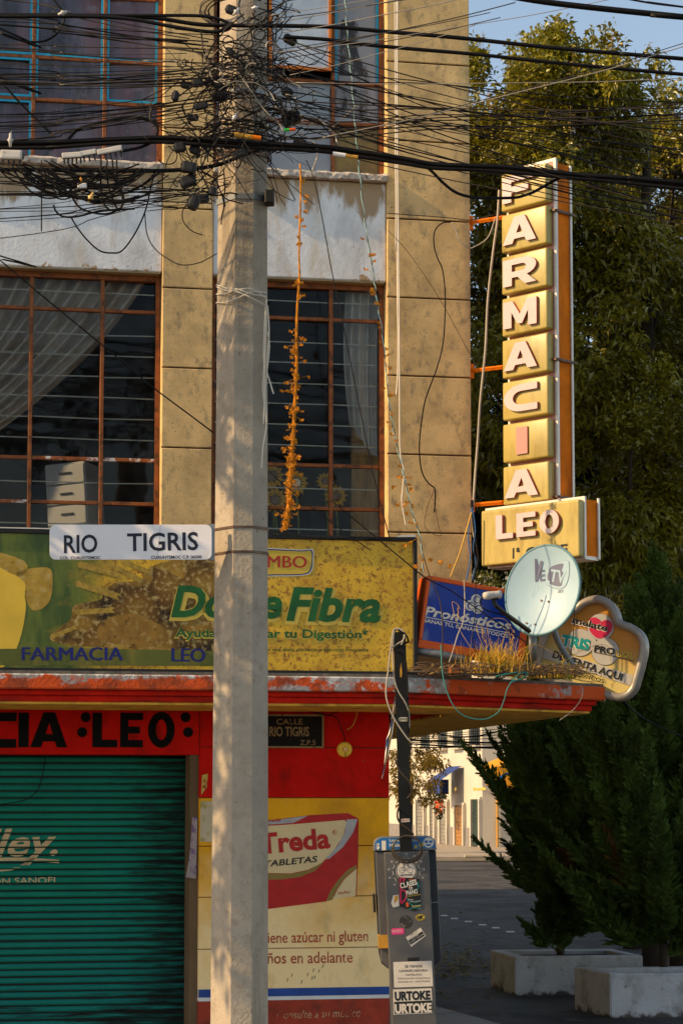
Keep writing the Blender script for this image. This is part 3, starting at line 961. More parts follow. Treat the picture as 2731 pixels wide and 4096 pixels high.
# roller shutter of single slats
shy = .30
shut = MB().box(-7, xs0 - .06, shy + .05, shy + .06, Z0, 2.62).build('shutter', DARKM, bld)
pitch = .0482
zt = Bz(3020, 400, .3)
prof = []
for k in range(9):
    t = k / 8
    prof.append((-.012 * math.sin(math.pi * t) ** .5 + .013, .0375 * t))
sl = MB()
n0 = 0
for x in (-6.9, xs0 - .045):
    for (y_, z_) in prof:
        sl.v.append((x, y_, z_))
for k in range(8):
    sl.f.append((k, 9 + k, 9 + k + 1, k + 1))
slme = sl.mesh('slat')
slme.materials.append(GREEN)
slme.polygons.foreach_set('use_smooth', [True] * len(slme.polygons))
zz = zt
ns = 0
slat_z = []
while zz > Z0:
    zz -= pitch
    o = bpy.data.objects.new('slat', slme)
    col.objects.link(o)
    o.parent = shut
    o.location = (0, shy + .012 + nrg.uniform(-.004, .004), zz + nrg.uniform(-.0018, .0018))
    # object space differs per slat, so bake the level into a copy of the mesh
    slat_z.append(zz)
    ns += 1
for o in [c for c in bpy.data.objects if c.name.split('.')[0] == 'slat']:
    me = slme.copy()
    for v in me.vertices:
        v.co.z += o.location.z
        v.co.y += o.location.y
    o.data = me
    o.location = (0, 0, 0)
mb = MB().box(xs0 - .05, xs0 - .006, shy - .012, shy + .06, Z0, 2.62)
mb.build('shutter_guide', DARKM, shut)


def on_slats(s, p0, p1, cap, **kw):
    """paint on the slats: the lettering breaks at every groove"""
    o = text(shut, FB, s, p0, p1, cap, TAN, y=shy + .0105, **kw)
    cut_rows(o)
    return o


def cut_rows(o):
    bm = bmesh.new()
    bm.from_mesh(o.data)
    for z in slat_z:
        for zc in (z - .004, z + .006):
            bmesh.ops.bisect_plane(bm, geom=list(bm.verts) + list(bm.edges) + list(bm.faces), plane_co=(0, 0, zc), plane_no=(0, 0, 1))
    dead = [f for f in bm.faces if any(z - .0035 < f.calc_center_median().z < z + .0055 for z in slat_z)]
    bmesh.ops.delete(bm, geom=dead, context='FACES')
    bm.to_mesh(o.data)
    bm.free()


on_slats('dlley.', (-150, 3428), (232, 3418), 112, bold=.022, shear=.32)
on_slats('CON SANOFI', (-66, 3538), (222, 3531), 24, bold=.012)
for pts, w in (([(-60, 3438), (100, 3437), (238, 3446)], 13), ([(-40, 3482), (40, 3478), (90, 3462), (140, 3430)], 9)):
    cut_rows(stroke(shut, FB, pts, w, TAN, y=shy + .0105, name='lettering'))

# ---- painted pack and slogans on the wall
def mural(pts, mat, lay, name='mural', sm=0):
    return flat(shopw, FB, pts, mat, y=-.001 - .0012 * lay, name=name, smooth=sm)


mural([(960, 3296), (1234, 3261), (1390, 3252), (1434, 3274), (1431, 3470), (1395, 3545), (1304, 3606), (1073, 3636), (960, 3650)], PRED, 0)
mural([(960, 3300), (1073, 3284), (1234, 3262), (1172, 3292), (960, 3306)], PGRAYP, 1)
mural([(960, 3310), (1172, 3297), (1378, 3280), (1386, 3290), (1372, 3345), (1330, 3408), (1285, 3452), (1230, 3480), (1160, 3494), (1073, 3492), (960, 3486)], MCREAM, 1)
mural([(960, 3490), (1073, 3494), (1160, 3496), (1232, 3482), (1300, 3442), (1262, 3482), (1200, 3508), (1130, 3518), (960, 3520)], POLIVE, 1)
mural([(1386, 3278), (1430, 3276), (1412, 3330), (1372, 3388), (1318, 3434), (1302, 3438), (1352, 3380), (1380, 3325)], PGRAYP, 2)
mural([(1428, 3458), (1392, 3478), (1352, 3520), (1322, 3562), (1304, 3605), (1328, 3600), (1345, 3560), (1376, 3514), (1428, 3470)], POLIVE, 1)
mural([(1428, 3472), (1378, 3516), (1348, 3560), (1332, 3597), (1424, 3584)], MCREAM, 1)
stroke(shopw, FB, [(1430, 3278), (1428, 3460), (1424, 3584)], 3, PRED, y=-.004, name='mural')
text(shopw, FB, 'Treda', (1040, 3414), (1322, 3389), 84, PRED, y=-.004, bold=.035)
text(shopw, FB, 'Treda', (1058, 3290), (1124, 3284), 13, PRED, y=-.004, bold=.02)
text(shopw, FB, 'R', (1334, 3334), (1341, 3333), 10, PRED, y=-.004)
stroke(shopw, FB, circle_px(1338, 3329, 8, 12) + [(1346, 3329)], 1.6, PRED, y=-.004, name='mural', n=2)
text(shopw, FB, 'TABLETAS', (1058, 3468), (1271, 3447), 25, PBLACK, y=-.004, bold=.02, shear=.18)
text(shopw, FB, 'sanfer', (1352, 3578), (1402, 3573), 13, PRED, y=-.004)
text(shopw, FB, 'No contiene azúcar ni gluten', (902, 3776), (1472, 3764), 44, PREDF, y=-.002, bold=.006)
text(shopw, FB, '12 años en adelante', (985, 3856), (1410, 3850), 46, PREDF, y=-.002, bold=.006)
text(shopw, FB, 'Consulte a su médico', (1108, 4076), (1442, 4066), 32, PCRF, y=-.002, shear=.12)
for k in range(9):
    a, b = 1170 + rng.uniform(-30, 120), 3880 + rng.uniform(-20, 80)
    mural([(a, b), (a + 3, b - 1), (a + 8, b - 14), (a + 5, b - 15)], PBLACK, 0, name='paint_drip')
# left sliver of the pier beside the shutter: old picture poster
flat(shopw, FB, [(803, 3205), (860, 3205), (858, 3368), (800, 3366)], M('faded picture poster', (0.50, 0.42, 0.28), 0.6, layers=(((0.30, 0.26, 0.05), 14, 0.6, 0.05), ((0.25, 0.10, 0.06), 18, 0.7, 0.03)), bump=0), y=-.002, name='faded_poster')
flat(shopw, FB, [(808, 3100), (832, 3095), (828, 3150), (805, 3180)], M('yellow chipped paint', (0.55, 0.36, 0.08), 0.8, layers=(((0.25, 0.02, 0.01), 30, 0.55, 0.05),), bump=0), y=-.002, name='paint_chip')

# ---- canopy
CY = -1.02
zc1, zcm, zc0 = Bz(2692, 1200, CY), Bz(2764, 1200, CY), Bz(2813, 1200, CY)
kx, _ = FB.P(1612, 2750, CY)
dirE = Vector((math.cos(R(40)), math.sin(R(40)), 0))
K = FB.W(kx, CY, 0)
fE = Fr((K.x, K.y, 0), dirE)
se, _ = fE.P(2420, 2760)
E = FB.L(K + dirE * se)
def inset(pts, d):
    return pts
def canopy_poly(d):
    nrm = FB.L(FB.O + Vector((dirE.y, -dirE.x, 0)))
    a = math.atan2(FB.L(FB.O + dirE).y, FB.L(FB.O + dirE).x)
    k = (kx - d * math.tan(a / 2), CY + d)
    # corner E inset: back from the slanting edge and from the side edge
    t = (d) * (1 + math.sin(a)) / math.cos(a)
    e = (E.x - d, E.y + d / math.cos(a) - d * math.tan(a))
    return [(-9, CY + d), k, e, (E.x - d, 9.0), (-.05, 9.0), (-.05, .31), (-9, .31)]


can = MB().prism(canopy_poly(.0), zcm, zc1 - .02).build('canopy', FASC, bld, bevel=.008, seg=1)
MB().prism(canopy_poly(.012), zc1 - .0195, zc1).build('canopy_top', CTOP, can)
MB().prism(canopy_poly(.055), (zcm + zc0) / 2 + .004, zcm - .0005).build('moulding', MOULD, can, bevel=.012, seg=2)
MB().prism(canopy_poly(.085), zc0 + .003, (zcm + zc0) / 2 + .0035).build('moulding', MOULD, can, bevel=.010, seg=2)
MB().prism(canopy_poly(.100), zc0 - .012, zc0 + .0025).build('soffit', SOFF, can)
ZT = zc1

# ================================================================== things behind the windows
def curtain(name, label, mat, top, bot, n=60, m=22, amp=.035, folds=9, y0=WY + .10, sag=0.0):
    """top, bot: functions of s in 0..1 giving (x, z); cloth hangs between"""
    mb = MB()
    for j in range(m + 1):
        t = j / m
        for i in range(n + 1):
            s = i / n
            (ax, az), (bx, bz) = top(s), bot(s)
            x = ax + (bx - ax) * t ** 1.0
            z = az + (bz - az) * t
            x += sag * math.sin(math.pi * t) * (1 - s)
            y = y0 + amp * (1 - .3 * t) * (math.sin(s * folds * 2 * math.pi + 1.2 * t) + .4 * math.sin(s * folds * 4.7 + 2 * t))
            mb.v.append((x, y, z))
    for j in range(m):
        for i in range(n):
            a = j * (n + 1) + i
            mb.f.append((a, a + 1, a + n + 2, a + n + 1))
    me = mb.mesh(name)
    t = thing(name, label, 'curtain', FB)
    link('cloth', me, mat, t, True)
    return t


px = lambda a, b, y=WY + .1: FB.P(a, b, y)
# swagged cloth: each fold runs from the rail down and left
def sw_top(s):
    return px(-90 + 690 * s, 1098)


def sw_bot(s):
    return px(-110 - 40 * (1 - s), 1420 + 370 * s)


mbc = MB()
nn, mm = 90, 26
for j in range(mm + 1):
    t = j / mm
    for i in range(nn + 1):
        s = i / nn
        a = Vector((*sw_top(s), 0)); b = Vector((*sw_bot(s), 0))
        c = Vector((a.x * .62 + b.x * .38 - .05, a.y * .38 + b.y * .62, 0))
        c = Vector((a.x * .72 + b.x * .28, b.y * .45 + a.y * .55 - .06 * s, 0))
        p = a * (1 - t) ** 2 + c * (2 * t * (1 - t)) + b * t * t
        yy = WY + .13 + .05 * math.sin(s * 11 * 2 * math.pi + 2 * t) + .025 * math.sin(s * 37 + 4 * t)
        mbc.v.append((p.x, yy, p.y))
for j in range(mm):
    for i in range(nn):
        a = j * (nn + 1) + i
        mbc.f.append((a, a + 1, a + nn + 2, a + nn + 1))
cu_ = thing('curtain', 'greyish curtain swept aside in folds behind the barred window over the street name plate', 'curtain', FB)
link('cloth', mbc.mesh('cloth'), CURT, cu_, True)


def c2top(s):
    return px(1385 + 165 * s, 1135)


def c2bot(s):
    return px(1400 + 148 * s, 1690 + 185 * s ** .8)


c2 = curtain('curtain', 'straight grey curtain hanging beside the orange dried vine, rounded at its hem', CURT2, c2top, c2bot, folds=5, sag=-.03)

dfr = fr_rot(FB.W(*(lambda p: (p[0], .62, p[1]))(FB.P(285, 2130, .62))), R(-14), R(-4))
dr = thing('drawer_chest', 'pale grey chest of drawers tilted behind the glass above the street name plate', 'furniture', dfr)
MB().box(-.17, .13, .004, .35, -.1, .50).build('carcass', DRESS, dr, bevel=.006, seg=1)
for k in range(4):
    dw = MB().box(-.165, .125, -.012, .003, -.09 + .146 * k, .045 + .146 * k).build('drawer', DRESS, dr, bevel=.004, seg=1)
    MB().box(-.06, .03, -.020, -.0125, -.02 + .146 * k, -.008 + .146 * k).build('handle', DARKM, dw)


def sunflower(cx, cy, rpx, disc_mat, label, rot=0, full=True):
    y = WY + .24
    x, z = FB.P(cx, cy, y)
    t = thing('sunflower', label, 'flower', FB.moved(x, y, z), group='artificial sunflowers behind the window')
    r = rpx / 590
    for k in range(13):
        a = rot + 2 * math.pi * k / 13
        d = Vector((math.cos(a), 0, math.sin(a)))
        w = Vector((-d.z, 0, d.x))
        q = MB().quad(d * .3 * r, d * .65 * r + w * .17 * r + Vector((0, -.012, 0)), d * r + Vector((0, .01, 0)), d * .65 * r - w * .17 * r + Vector((0, -.012, 0)))
        q.build('petal', PETAL, t)
    MB().disc((0, -.014, 0), (1, 0, 0), (0, 0, 1), .33 * r, 14).build('flower_disc', disc_mat, t)
    MB().tube([(0, .01, 0), (.02, .03, -.2), (.03, .03, -.5)], .006, 5).build('stem', GRASSG, t)


sunflower(1184, 1932, 56, PWHITE, 'yellow sunflower with a pale centre behind the dried vine')
sunflower(1085, 1905, 60, TWIG, 'yellow sunflower half hidden behind the concrete pole, upper of two', .2)
sunflower(1100, 2000, 56, TWIG, 'yellow sunflower half hidden behind the concrete pole, lower of two', .4)
sunflower(1342, 1985, 52, TWIG, 'yellow sunflower right of the window mullion', .1)
sunflower(1300, 1925, 40, TWIG, 'small yellow sunflower just left of the window mullion', .3)

# ================================================================== billboard on the canopy
BY = -.74
bx0, _ = FB.P(-260, 2680, BY)
bx1, bz1 = FB.P(1664, 2400, BY)
FBB = FB.moved(0, BY, ZT + .004)
bt = FBB.P(800, 2132)[1]
bb = thing('billboard', 'long yellow billboard with green toast advert lettering standing on the red canopy', 'billboard', FBB)
h_ = bt
cxl, cxr = FBB.P(-300, 2400)[0], FBB.P(1667, 2400)[0]
mb = MB()
mb.box(cxl, cxr, .004, .10, .02, h_ - .004)
mb.build('panel', DARKM, bb)
fw = .028
for nm, a, b, c, d in (('rail', cxl, cxr, 0, fw), ('rail', cxl, cxr, h_ - fw, h_), ('stile', cxr - fw, cxr, fw + .0005, h_ - fw - .0005)):
    MB().box(a, b, -.018, .11, c, d).build('frame_' + nm, DARKM, bb, bevel=.004, seg=1)
# buckled top strip and flakes
for pts in ([(1075, 2118), (1180, 2135), (1240, 2140), (1245, 2150), (1075, 2128)], [(1240, 2140), (1380, 2146), (1400, 2158), (1440, 2160), (1470, 2154), (1660, 2148), (1660, 2157), (1240, 2152)]):
    q = [FBB.P(a, b, -.02) for a, b in pts]
    MB().plate(q, -.026, -.021).build('bent_strip', DARKM, bb)
q = [FBB.P(a, b, 0) for a, b in [(0, 2121), (310, 2118), (310, 2123), (0, 2127)]]
MB().box(cxl, FBB.P(330, 2120)[0], -.02, .02, h_ + .001, h_ + .008).build('top_strip', SIGN_T, bb)
q = [FBB.P(a, b, .06) for a, b in [(1578, 2150), (1600, 2142), (1655, 2140), (1660, 2150)]]
MB().plate(q, .04, .06).build('top_strip', SIGN_T, bb)
MB().quad((cxl, 0, fw), (cxr - fw, 0, fw), (cxr - fw, 0, h_ - fw), (cxl, 0, h_ - fw)).build('poster', POSTER, bb)


def bprint(pts, mat, lay, sm=0, name='print'):
    return flat(bb, FBB, pts, mat, y=-.0008 * lay, name=name, smooth=sm)


# loaves, wheat ears and the cream shapes at the left of the picture
bprint([(420, 2360), (470, 2330), (560, 2320), (600, 2270), (690, 2240), (800, 2232), (880, 2250), (880, 2612), (640, 2600), (420, 2590), (250, 2575), (200, 2545), (280, 2480), (300, 2420), (400, 2400)], HEAP, 1, 4)
bprint([(420, 2480), (405, 2560), (640, 2585), (655, 2530), (640, 2500), (540, 2455)], BREAD, 2, 4)
bprint([(-250, 2598), (300, 2592), (868, 2604), (868, 2664), (-250, 2660)], M('printed dark green strip', (0.10, 0.115, 0.018), 0.5, bump=0, layers=(((0.20, 0.17, 0.03), 6, 0.60, 0.10, (1, 1, .4)),)), 3)
bprint([(-40, 2290), (40, 2292), (100, 2330), (100, 2380), (104, 2440), (80, 2560), (30, 2655), (-40, 2655)], PCREAMF, 2, 4)
bprint([(70, 2290), (190, 2270), (212, 2320), (196, 2410), (130, 2440), (90, 2350)], BREAD2, 1, 4)
bprint([(96, 2300), (98, 2244), (-40, 2210), (-40, 2320)], BREAD2, 1, 3)
def wheat(a, b, w):
    n = 9
    mbw = MB()
    for k in range(n):
        t = k / n
        c = (a[0] + (b[0] - a[0]) * t, a[1] + (b[1] - a[1]) * t)
        dx, dy = (b[0] - a[0]) / n, (b[1] - a[1]) / n
        for sgn in (-1, 1):
            q = [c, (c[0] + dx * .6 - dy * sgn * w, c[1] + dy * .6 + dx * sgn * w), (c[0] + dx * 1.7 - dy * sgn * w * .8, c[1] + dy * 1.7 + dx * sgn * w * .8), (c[0] + dx * .9, c[1] + dy * .9)]
            q = [FBB.P(u, v, -.004) for u, v in q]
            if sgn > 0:
                q.reverse()
            mbw.quad(*[(u, -.004, v) for u, v in q])
    mbw.build('wheat_print', WHEAT, bb)


for a, b in (((310, 2255), (480, 2300)), ((300, 2330), (470, 2385)), ((300, 2450), (450, 2440)), ((420, 2250), (560, 2320)), ((200, 2550), (300, 2510)), ((480, 2240), (600, 2290))):
    wheat(a, b, .7)

text(bb, FBB, 'Doble', (676, 2468), (1136, 2474), 138, PGLOW, y=-.0052, bold=.10, shear=.22)
text(bb, FBB, 'Doble', (684, 2463), (1128, 2469), 128, PGREEN, y=-.0062, bold=.034, shear=.22)
text(bb, FBB, 'Fibra', (1136, 2482), (1532, 2490), 146, PGLOW, y=-.0052, bold=.10, shear=.22)
text(bb, FBB, 'Fibra', (1144, 2477), (1524, 2485), 136, PGREEN, y=-.0062, bold=.034, shear=.22)
text(bb, FBB, 'Ayuda a Regular tu Digestión*', (696, 2551), (1478, 2557), 40, PGLOW, y=-.0052, bold=.06)
text(bb, FBB, 'Ayuda a Regular tu Digestión*', (701, 2547), (1474, 2553), 35, PGREEN, y=-.0062, bold=.022)
text(bb, FBB, 'dentro de una dieta correcta y ejercicio frecuente', (985, 2604), (1474, 2606), 15, PGREEN, y=-.0052, bold=.012)
for m_, lay, g_ in ((PWHITE, 2, 8), (PLRED, 3, 4), (PYEL, 4, 0)):
    q = [(930, 2203 - g_), (1200, 2206 - g_), (1243 + g_, 2204 - g_), (1246 + g_, 2240), (1240 + g_, 2275 + g_), (1215, 2294 + g_), (1100, 2297 + g_), (930, 2294 + g_)]
    bprint(q, m_ if lay != 3 else PNAVY, lay, 3)
for dx in (0, 3):
    text(bb, FBB, 'BIMBO', (1008 + dx, 2268), (1225 + dx, 2271), 46, PLRED, y=-.0052 - .0002 * dx)
for dx in (0, 4):
    text(bb, FBB, 'FARMACIA', (88 + dx, 2641), (490 + dx, 2641), 52, PNAVY, y=-.0062 - .0002 * dx)
    text(bb, FBB, 'LEO', (686 + dx, 2645), (818 + dx, 2647), 52, PNAVY, y=-.0062 - .0002 * dx)

# ================================================================== concrete pole
PY = 11.0
pc = at(960, 3180, PY)
FP = Fr((pc.x, PY, 0), (1, 0, 0))
pole = thing('utility_pole', 'tall grey eight sided concrete pole tangled in cables in front of the shop', 'utility pole', FP)


def pole_ring(z):
    r = .1445 - (z - 2.2) * .0042
    if z < 2.2:
        r = .1445 + (2.2 - z) * .003
    pts = [(-1, .10), (-.25, -.80), (.47, -.76), (1.0, -.22), (1.0, .35), (.35, .85), (-.4, .85), (-.95, .4)]
    return [(a * r, b * r) for a, b in pts]


zs_ = list(np.linspace(0.1, 9.0, 60))
me_ = MB()
for z in zs_:
    for p in pole_ring(z):
        me_.v.append((p[0], p[1], z))
for i in range(len(zs_) - 1):
    for k in range(8):
        l = (k + 1) % 8
        me_.f.append((i * 8 + k, i * 8 + l, (i + 1) * 8 + l, (i + 1) * 8 + k))
me_.f.append(tuple((len(zs_) - 1) * 8 + k for k in range(8)))
me_.build('shaft', CONC, pole)
PF = FP


def pole_band(py, h, mat, name='strap', grow=.006, tail=False):
    z = FP.P(966, py, -.1)[1]
    pr = pole_ring(z)
    mb = MB()
    sc = 1 + grow / .135
    mb.prism([(a * sc, b * sc) for a, b in pr], z - h / 2, z + h / 2)
    return mb.build(name, mat, pole)


pole_band(2108, .013, STRAP)
pole_band(2207, .013, STRAP)
pole_band(785, .030, GREYST, grow=.008)
pole_band(566, .028, GREYST, grow=.010)
pole_band(360, .022, GREYST, grow=.008)
MB().box(.122, .172, -.10, -.02, *sorted((FP.P(1080, 832)[1], FP.P(1080, 778)[1]))).build('strap_clamp', DARKM, pole, bevel=.006, seg=1)
pole_band(598, .05, STRAP, name='clamp_plate', grow=.014)

# ---- white rope lashed round the pole with loose ends
rp = thing('rope', 'frayed white rope lashed round the concrete pole, ends dangling on the right', 'rope', FP)
mb = MB()
for k, (a, b, c, d) in enumerate(((1140, 1156, 1178, 1188), (1178, 1160, 1158, 1196), (1212, 1196, 1168, 1172), (1148, 1166, 1196, 1226))):
    pts = []
    for (pxx, pyy, yy) in ((866, a, .02), (905, (a + b) / 2 + 6, -.075), (944, b, -.128), (1012, c, -.142), (1066, d, -.06)):
        x, z = FP.P(pxx, pyy, yy)
        pts.append((x, yy - .006, z))
    mb.tube(smooth_path(pts, 5), .0035, 5)
mb.build('lashing', WHITECORD, rp)
for k, pts in enumerate(([(1062, 1200), (1060, 1320), (1052, 1480), (1048, 1560), (1062, 1690), (1048, 1790), (1042, 1872)],
                         [(1066, 1225), (1072, 1340), (1062, 1470), (1076, 1530), (1090, 1577)],
                         [(1058, 1230), (1050, 1400), (1058, 1560), (1064, 1690)],
                         [(1066, 1330), (1074, 1390), (1064, 1490), (1056, 1580)], [(1060, 1250), (1056, 1420), (1054, 1600), (1050, 1700)])):
    q = []
    for i, (a, b) in enumerate(pts):
        x, z = FP.P(a, b, -.075)
        q.append((x + .006, -.085 - .004 * k, z))
    MB().tube(smooth_path(q, 5), .0042 if k < 2 else .003, 5).build('loose_end', WHITECORD, rp)

# ================================================================== street name plate
SYD = 10.87
so = at(524, 2238, SYD)
FSN = fr_rot((so.x, so.y, so.z), 0, R(-.45))
snp = thing('street_name_plate', 'white enamel street name plate strapped to the concrete pole', 'street sign', FSN)
def rrect(fr, px0, py0, px1, py1, rpx, y=0, n=5):
    a = []
    for cx, cy, s in ((px0 + rpx, py0 + rpx, 180), (px1 - rpx, py0 + rpx, 270), (px1 - rpx, py1 - rpx, 0), (px0 + rpx, py1 - rpx, 90)):
        for k in range(n + 1):
            t = R(s + 90 * k / n)
            a.append((cx + rpx * math.cos(t), cy + rpx * math.sin(t)))
    return [fr.P(*p, y) for p in a]


MB().plate(list(reversed(rrect(FSN, 200, 2099, 848, 2239, 24))), -.004, .004).build('plate', ENAMEL, snp, bevel=.0015, seg=1)
text(snp, FSN, 'RIO', (257, 2211), (391, 2208), 72, INK, y=-.0055, bold=.018)
text(snp, FSN, 'TIGRIS', (510, 2204), (793, 2198), 72, INK, y=-.0055, bold=.018)
text(snp, FSN, 'COL. CUAUHTEMOC', (240, 2237), (403, 2236), 12, INK, y=-.0055, bold=.02)
text(snp, FSN, 'CUAUHTEMOC C.P. 06500', (605, 2235), (807, 2233), 12, INK, y=-.0055, bold=.02)
xk, zk = FSN.P(846, 2240)
MB().box(xk - .012, xk + .016, .005, .03, zk, zk + .19).build('bracket', GREYST, snp)
stroke(snp, FSN, [(641, 2098), (640, 2150), (632, 2200), (628, 2238)], 1.6, PGRAYP, y=-.0048, name='crack', n=3)

# ================================================================== pharmacy sign (vertical letter boxes and name box)
so = at(2038, 2036, 14.35)
FS = Fr((so.x, so.y, so.z), (math.cos(R(45)), -math.sin(R(45)), 0))
wS = FS.P(2233, 1980)[0]
hS = FS.P(2029, 690)[1]
sg = thing('pharmacy_sign', 'tall projecting pharmacy sign of yellow letter boxes over a wide name box', 'shop sign', FS)
tS = .0
for k in range(60):       # depth of the case, read off its far edge
    p = FS.W(wS, tS, hS * .5)
    c_, s_ = math.cos(TILT), math.sin(TILT)
    d = p - CAM
    yy_ = d.y * c_ + d.z * s_
    if 1365.5 + F * d.x / yy_ > 2287:
        break
    tS += .005
MB().box(.010, wS - .012, .012, tS - .012, .01, hS - .012).build('cabinet', SIGN_B, sg)
MB().box(-.002, wS + .002, -.006, .011, hS - .011, hS + .012).build('trim', SIGN_T, sg)
for a, b, y0, y1 in ((-.004, .012, -.006, .012), (wS - .016, wS + .003, -.006, .014), (wS - .006, wS + .004, tS - .014, tS + .004)):
    MB().box(a, b, y0, y1, 0, hS - .0115).build('trim', SIGN_T, sg)
MB().box(.0125, wS - .0165, -.002, .0118, .0, hS - .0115).build('back_panel', SIGN_I, sg)
pit = (hS - .02) / 8
bw0, bw1 = .004, wS - .026
for k, ch in enumerate('AICAMRAF'):
    z0 = .012 + pit * k + .004
    z1 = z0 + pit - .028
    b = MB().box(bw0, bw1, -.075, -.0022, z0, z1).build('letter_box', SIGN_Y, sg, smooth=False, bevel=.013, seg=2)
    for p in b.data.polygons:
        p.use_smooth = True
    wl, hl = (bw1 - bw0) * .74, (z1 - z0) * .70
    if ch == 'I':
        glyph(b, ch, bw0 + (bw1 - bw0) * .32, z0 + (z1 - z0) * .16, wl * .34, hl, -.0755, .012, SIGN_I, SIGN_R)
    else:
        glyph(b, ch, bw0 + (bw1 - bw0) * .075, z0 + (z1 - z0) * .16, wl, hl, -.0755, .022, SIGN_P, SIGN_R)
# hoops round the case
for py in (1437, 840, 1987):
    z = FS.P(2232, py)[1]
    MB().box(wS - .05, wS + .012, -.03, -.012, z - .008, z + .008).box(wS + .0045, wS + .016, -.0118, tS + .03, z - .008, z + .008).build('hoop', STRAP, sg)
# arms to the wall
for (a, b), (c, d) in (((1889, 916), (2028, 872)), ((1895, 1494), (2030, 1470)), ((1897, 2028), (2040, 2010))):
    yb = tS * .6
    P1 = FS.L(FS.W(0, yb, 0) + Vector((0, 0, 0)))
    x1, z1 = FS.P(c, d, yb)
    zz_ = z1
    w0 = FB.W(.0, .05, 0)
    p0 = Vector((w0.x, w0.y, 0)); p0.z = (FS.O.z + z1)
    lp = FS.L(p0)
    MB().tube([lp, (.03, yb, z1)], .016, 4).build('bracket_arm', SIGN_B, sg)
    MB().box(lp.x - .02, lp.x + .02, lp.y - .03, lp.y + .03, lp.z - .05, lp.z + .05).build('wall_plate', SIGN_B, sg)
# name box
lo = at(1944, 2268, FS.O.y + .04)
FL = Fr((lo.x, lo.y, lo.z), FS.X)
wL, hL = FL.P(2337, 2100)[0], FL.P(1941, 2037)[1]
off = FS.L(FL.O)
tL = .0
for k in range(80):
    p = FL.W(wL, tL, hL * .5); d = p - CAM
    if 1365.5 + F * d.x / (d.y * math.cos(TILT) + d.z * math.sin(TILT)) > 2394:
        break
    tL += .005
nb = bpy.data.objects.new('name_box', None)
nb.location = off
nb.parent = sg
col.objects.link(nb)
MB().box(.012, wL - .014, .002, tL - .01, .012, hL - .012).build('box_case', SIGN_B, nb)
MB().box(0, wL - .005, -.055, .0018, .0, hL - .018).build('box_face', SIGN_Y, nb, bevel=.016, seg=3)
mb = MB().box(wL - .022, wL + .004, -.004, .012, -.004, hL + .004).box(wL - .008, wL + .004, tL - .012, tL + .004, -.004, hL + .004)
mb.box(-.004, wL - .0225, -.004, .012, hL - .0175, hL + .004).box(.006, wL - .009, .0125, tL, -.012, .0115)
mb.build('box_trim', SIGN_T, nb)
FL2 = FL.moved(0, -.056, 0)
for ch, a, b, y0, y1 in (('L', 1991, 2060, 2160, 2064), ('E', 2074, 2150, 2151, 2056), ('O', 2166, 2244, 2140, 2044)):
    x0, z0 = FL.P(a, y0, -.056)
    x1, _ = FL.P(b, y0, -.056)
    z1 = FL.P(a, y1, -.056)[1]
    glyph(nb, ch, x0, z0, x1 - x0, z1 - z0, -.056, .026, SIGN_P, SIGN_R)
text(nb, FL, '1ª', (2048, 2233), (2077, 2231), 42, PBLACK, y=-.0575, bold=.02)
text(nb, FL, 'CLASE', (2101, 2228), (2268, 2214), 40, PBLACK, y=-.0575, bold=.035)

# ================================================================== blue lottery sign on the canopy
so = at(1668, 2590, 13.75)
FLS = fr_rot((so.x, so.y, so.z), R(14), R(8.5))
ls = thing('lottery_sign', 'blue lottery sign box with orange red edges lying askew on the canopy', 'shop sign', FLS)
wl_ = FLS.P(2092, 2640)[0]
hl_ = FLS.P(1672, 2294)[1]
MB().box(0, wl_, .012, .20, .0, hl_).build('case', LORANGE, ls, bevel=.01, seg=1)
e = .030
MB().box(0, wl_, -.012, .0115, .0, e * 1.9).build('edge', LORANGE, ls, bevel=.008)
MB().box(0, wl_, -.012, .0115, hl_ - e, hl_).build('edge', LORANGE, ls, bevel=.008)
MB().box(0, e * .8, -.012, .0115, e * 1.9 + .0005, hl_ - e - .0005).build('edge', LORANGE, ls, bevel=.008)
MB().box(wl_ - e * 1.6, wl_, -.012, .0115, e * 1.9 + .0005, hl_ - e - .0005).build('edge', LORANGE, ls, bevel=.008)
MB().box(e * .8, wl_ - e * 1.6, -.004, .0113, e * 1.9, hl_ - e).build('face', LBLUE, ls)
yy = -.0055
text(ls, FLS, 'Pronósticos', (1694, 2459), (2040, 2520), 38, PWHITE, y=yy, bold=.028, shear=.2)
stroke(ls, FLS, [(1693, 2466), (1860, 2498), (2034, 2532)], 3, PWHITE, y=yy)
text(ls, FLS, 'GANAS TÚ, GANAMOS TODOS.', (1688, 2486), (2034, 2552), 15, PWHITE, y=yy, bold=.02)
for a, b, r in ((1903, 2397, 20), (1880, 2422, 21), (1910, 2434, 21)):
    flat(ls, FLS, circle_px(a, b, r), PWHITE, y=yy, name='emblem')
    flat(ls, FLS, circle_px(a + 3, b + 1, r * .72), LBLUE, y=yy - .0012, name='emblem')
    flat(ls, FLS, circle_px(a + 5, b + 2, r * .55), PWHITE, y=yy - .0024, name='emblem')
pp = [FB.L(at(a, b, 13.75)) for a, b in ((1660, 2602), (1740, 2612), (1860, 2638))]
pt_ = thing('pipe', 'grey pipe lying on the canopy under the blue sign', 'pipe', FB)
MB().tube([(p.x, p.y + .02, max(p.z, ZT + .03)) for p in pp], .028, 10).build('tube', GREYST, pt_, smooth=True)

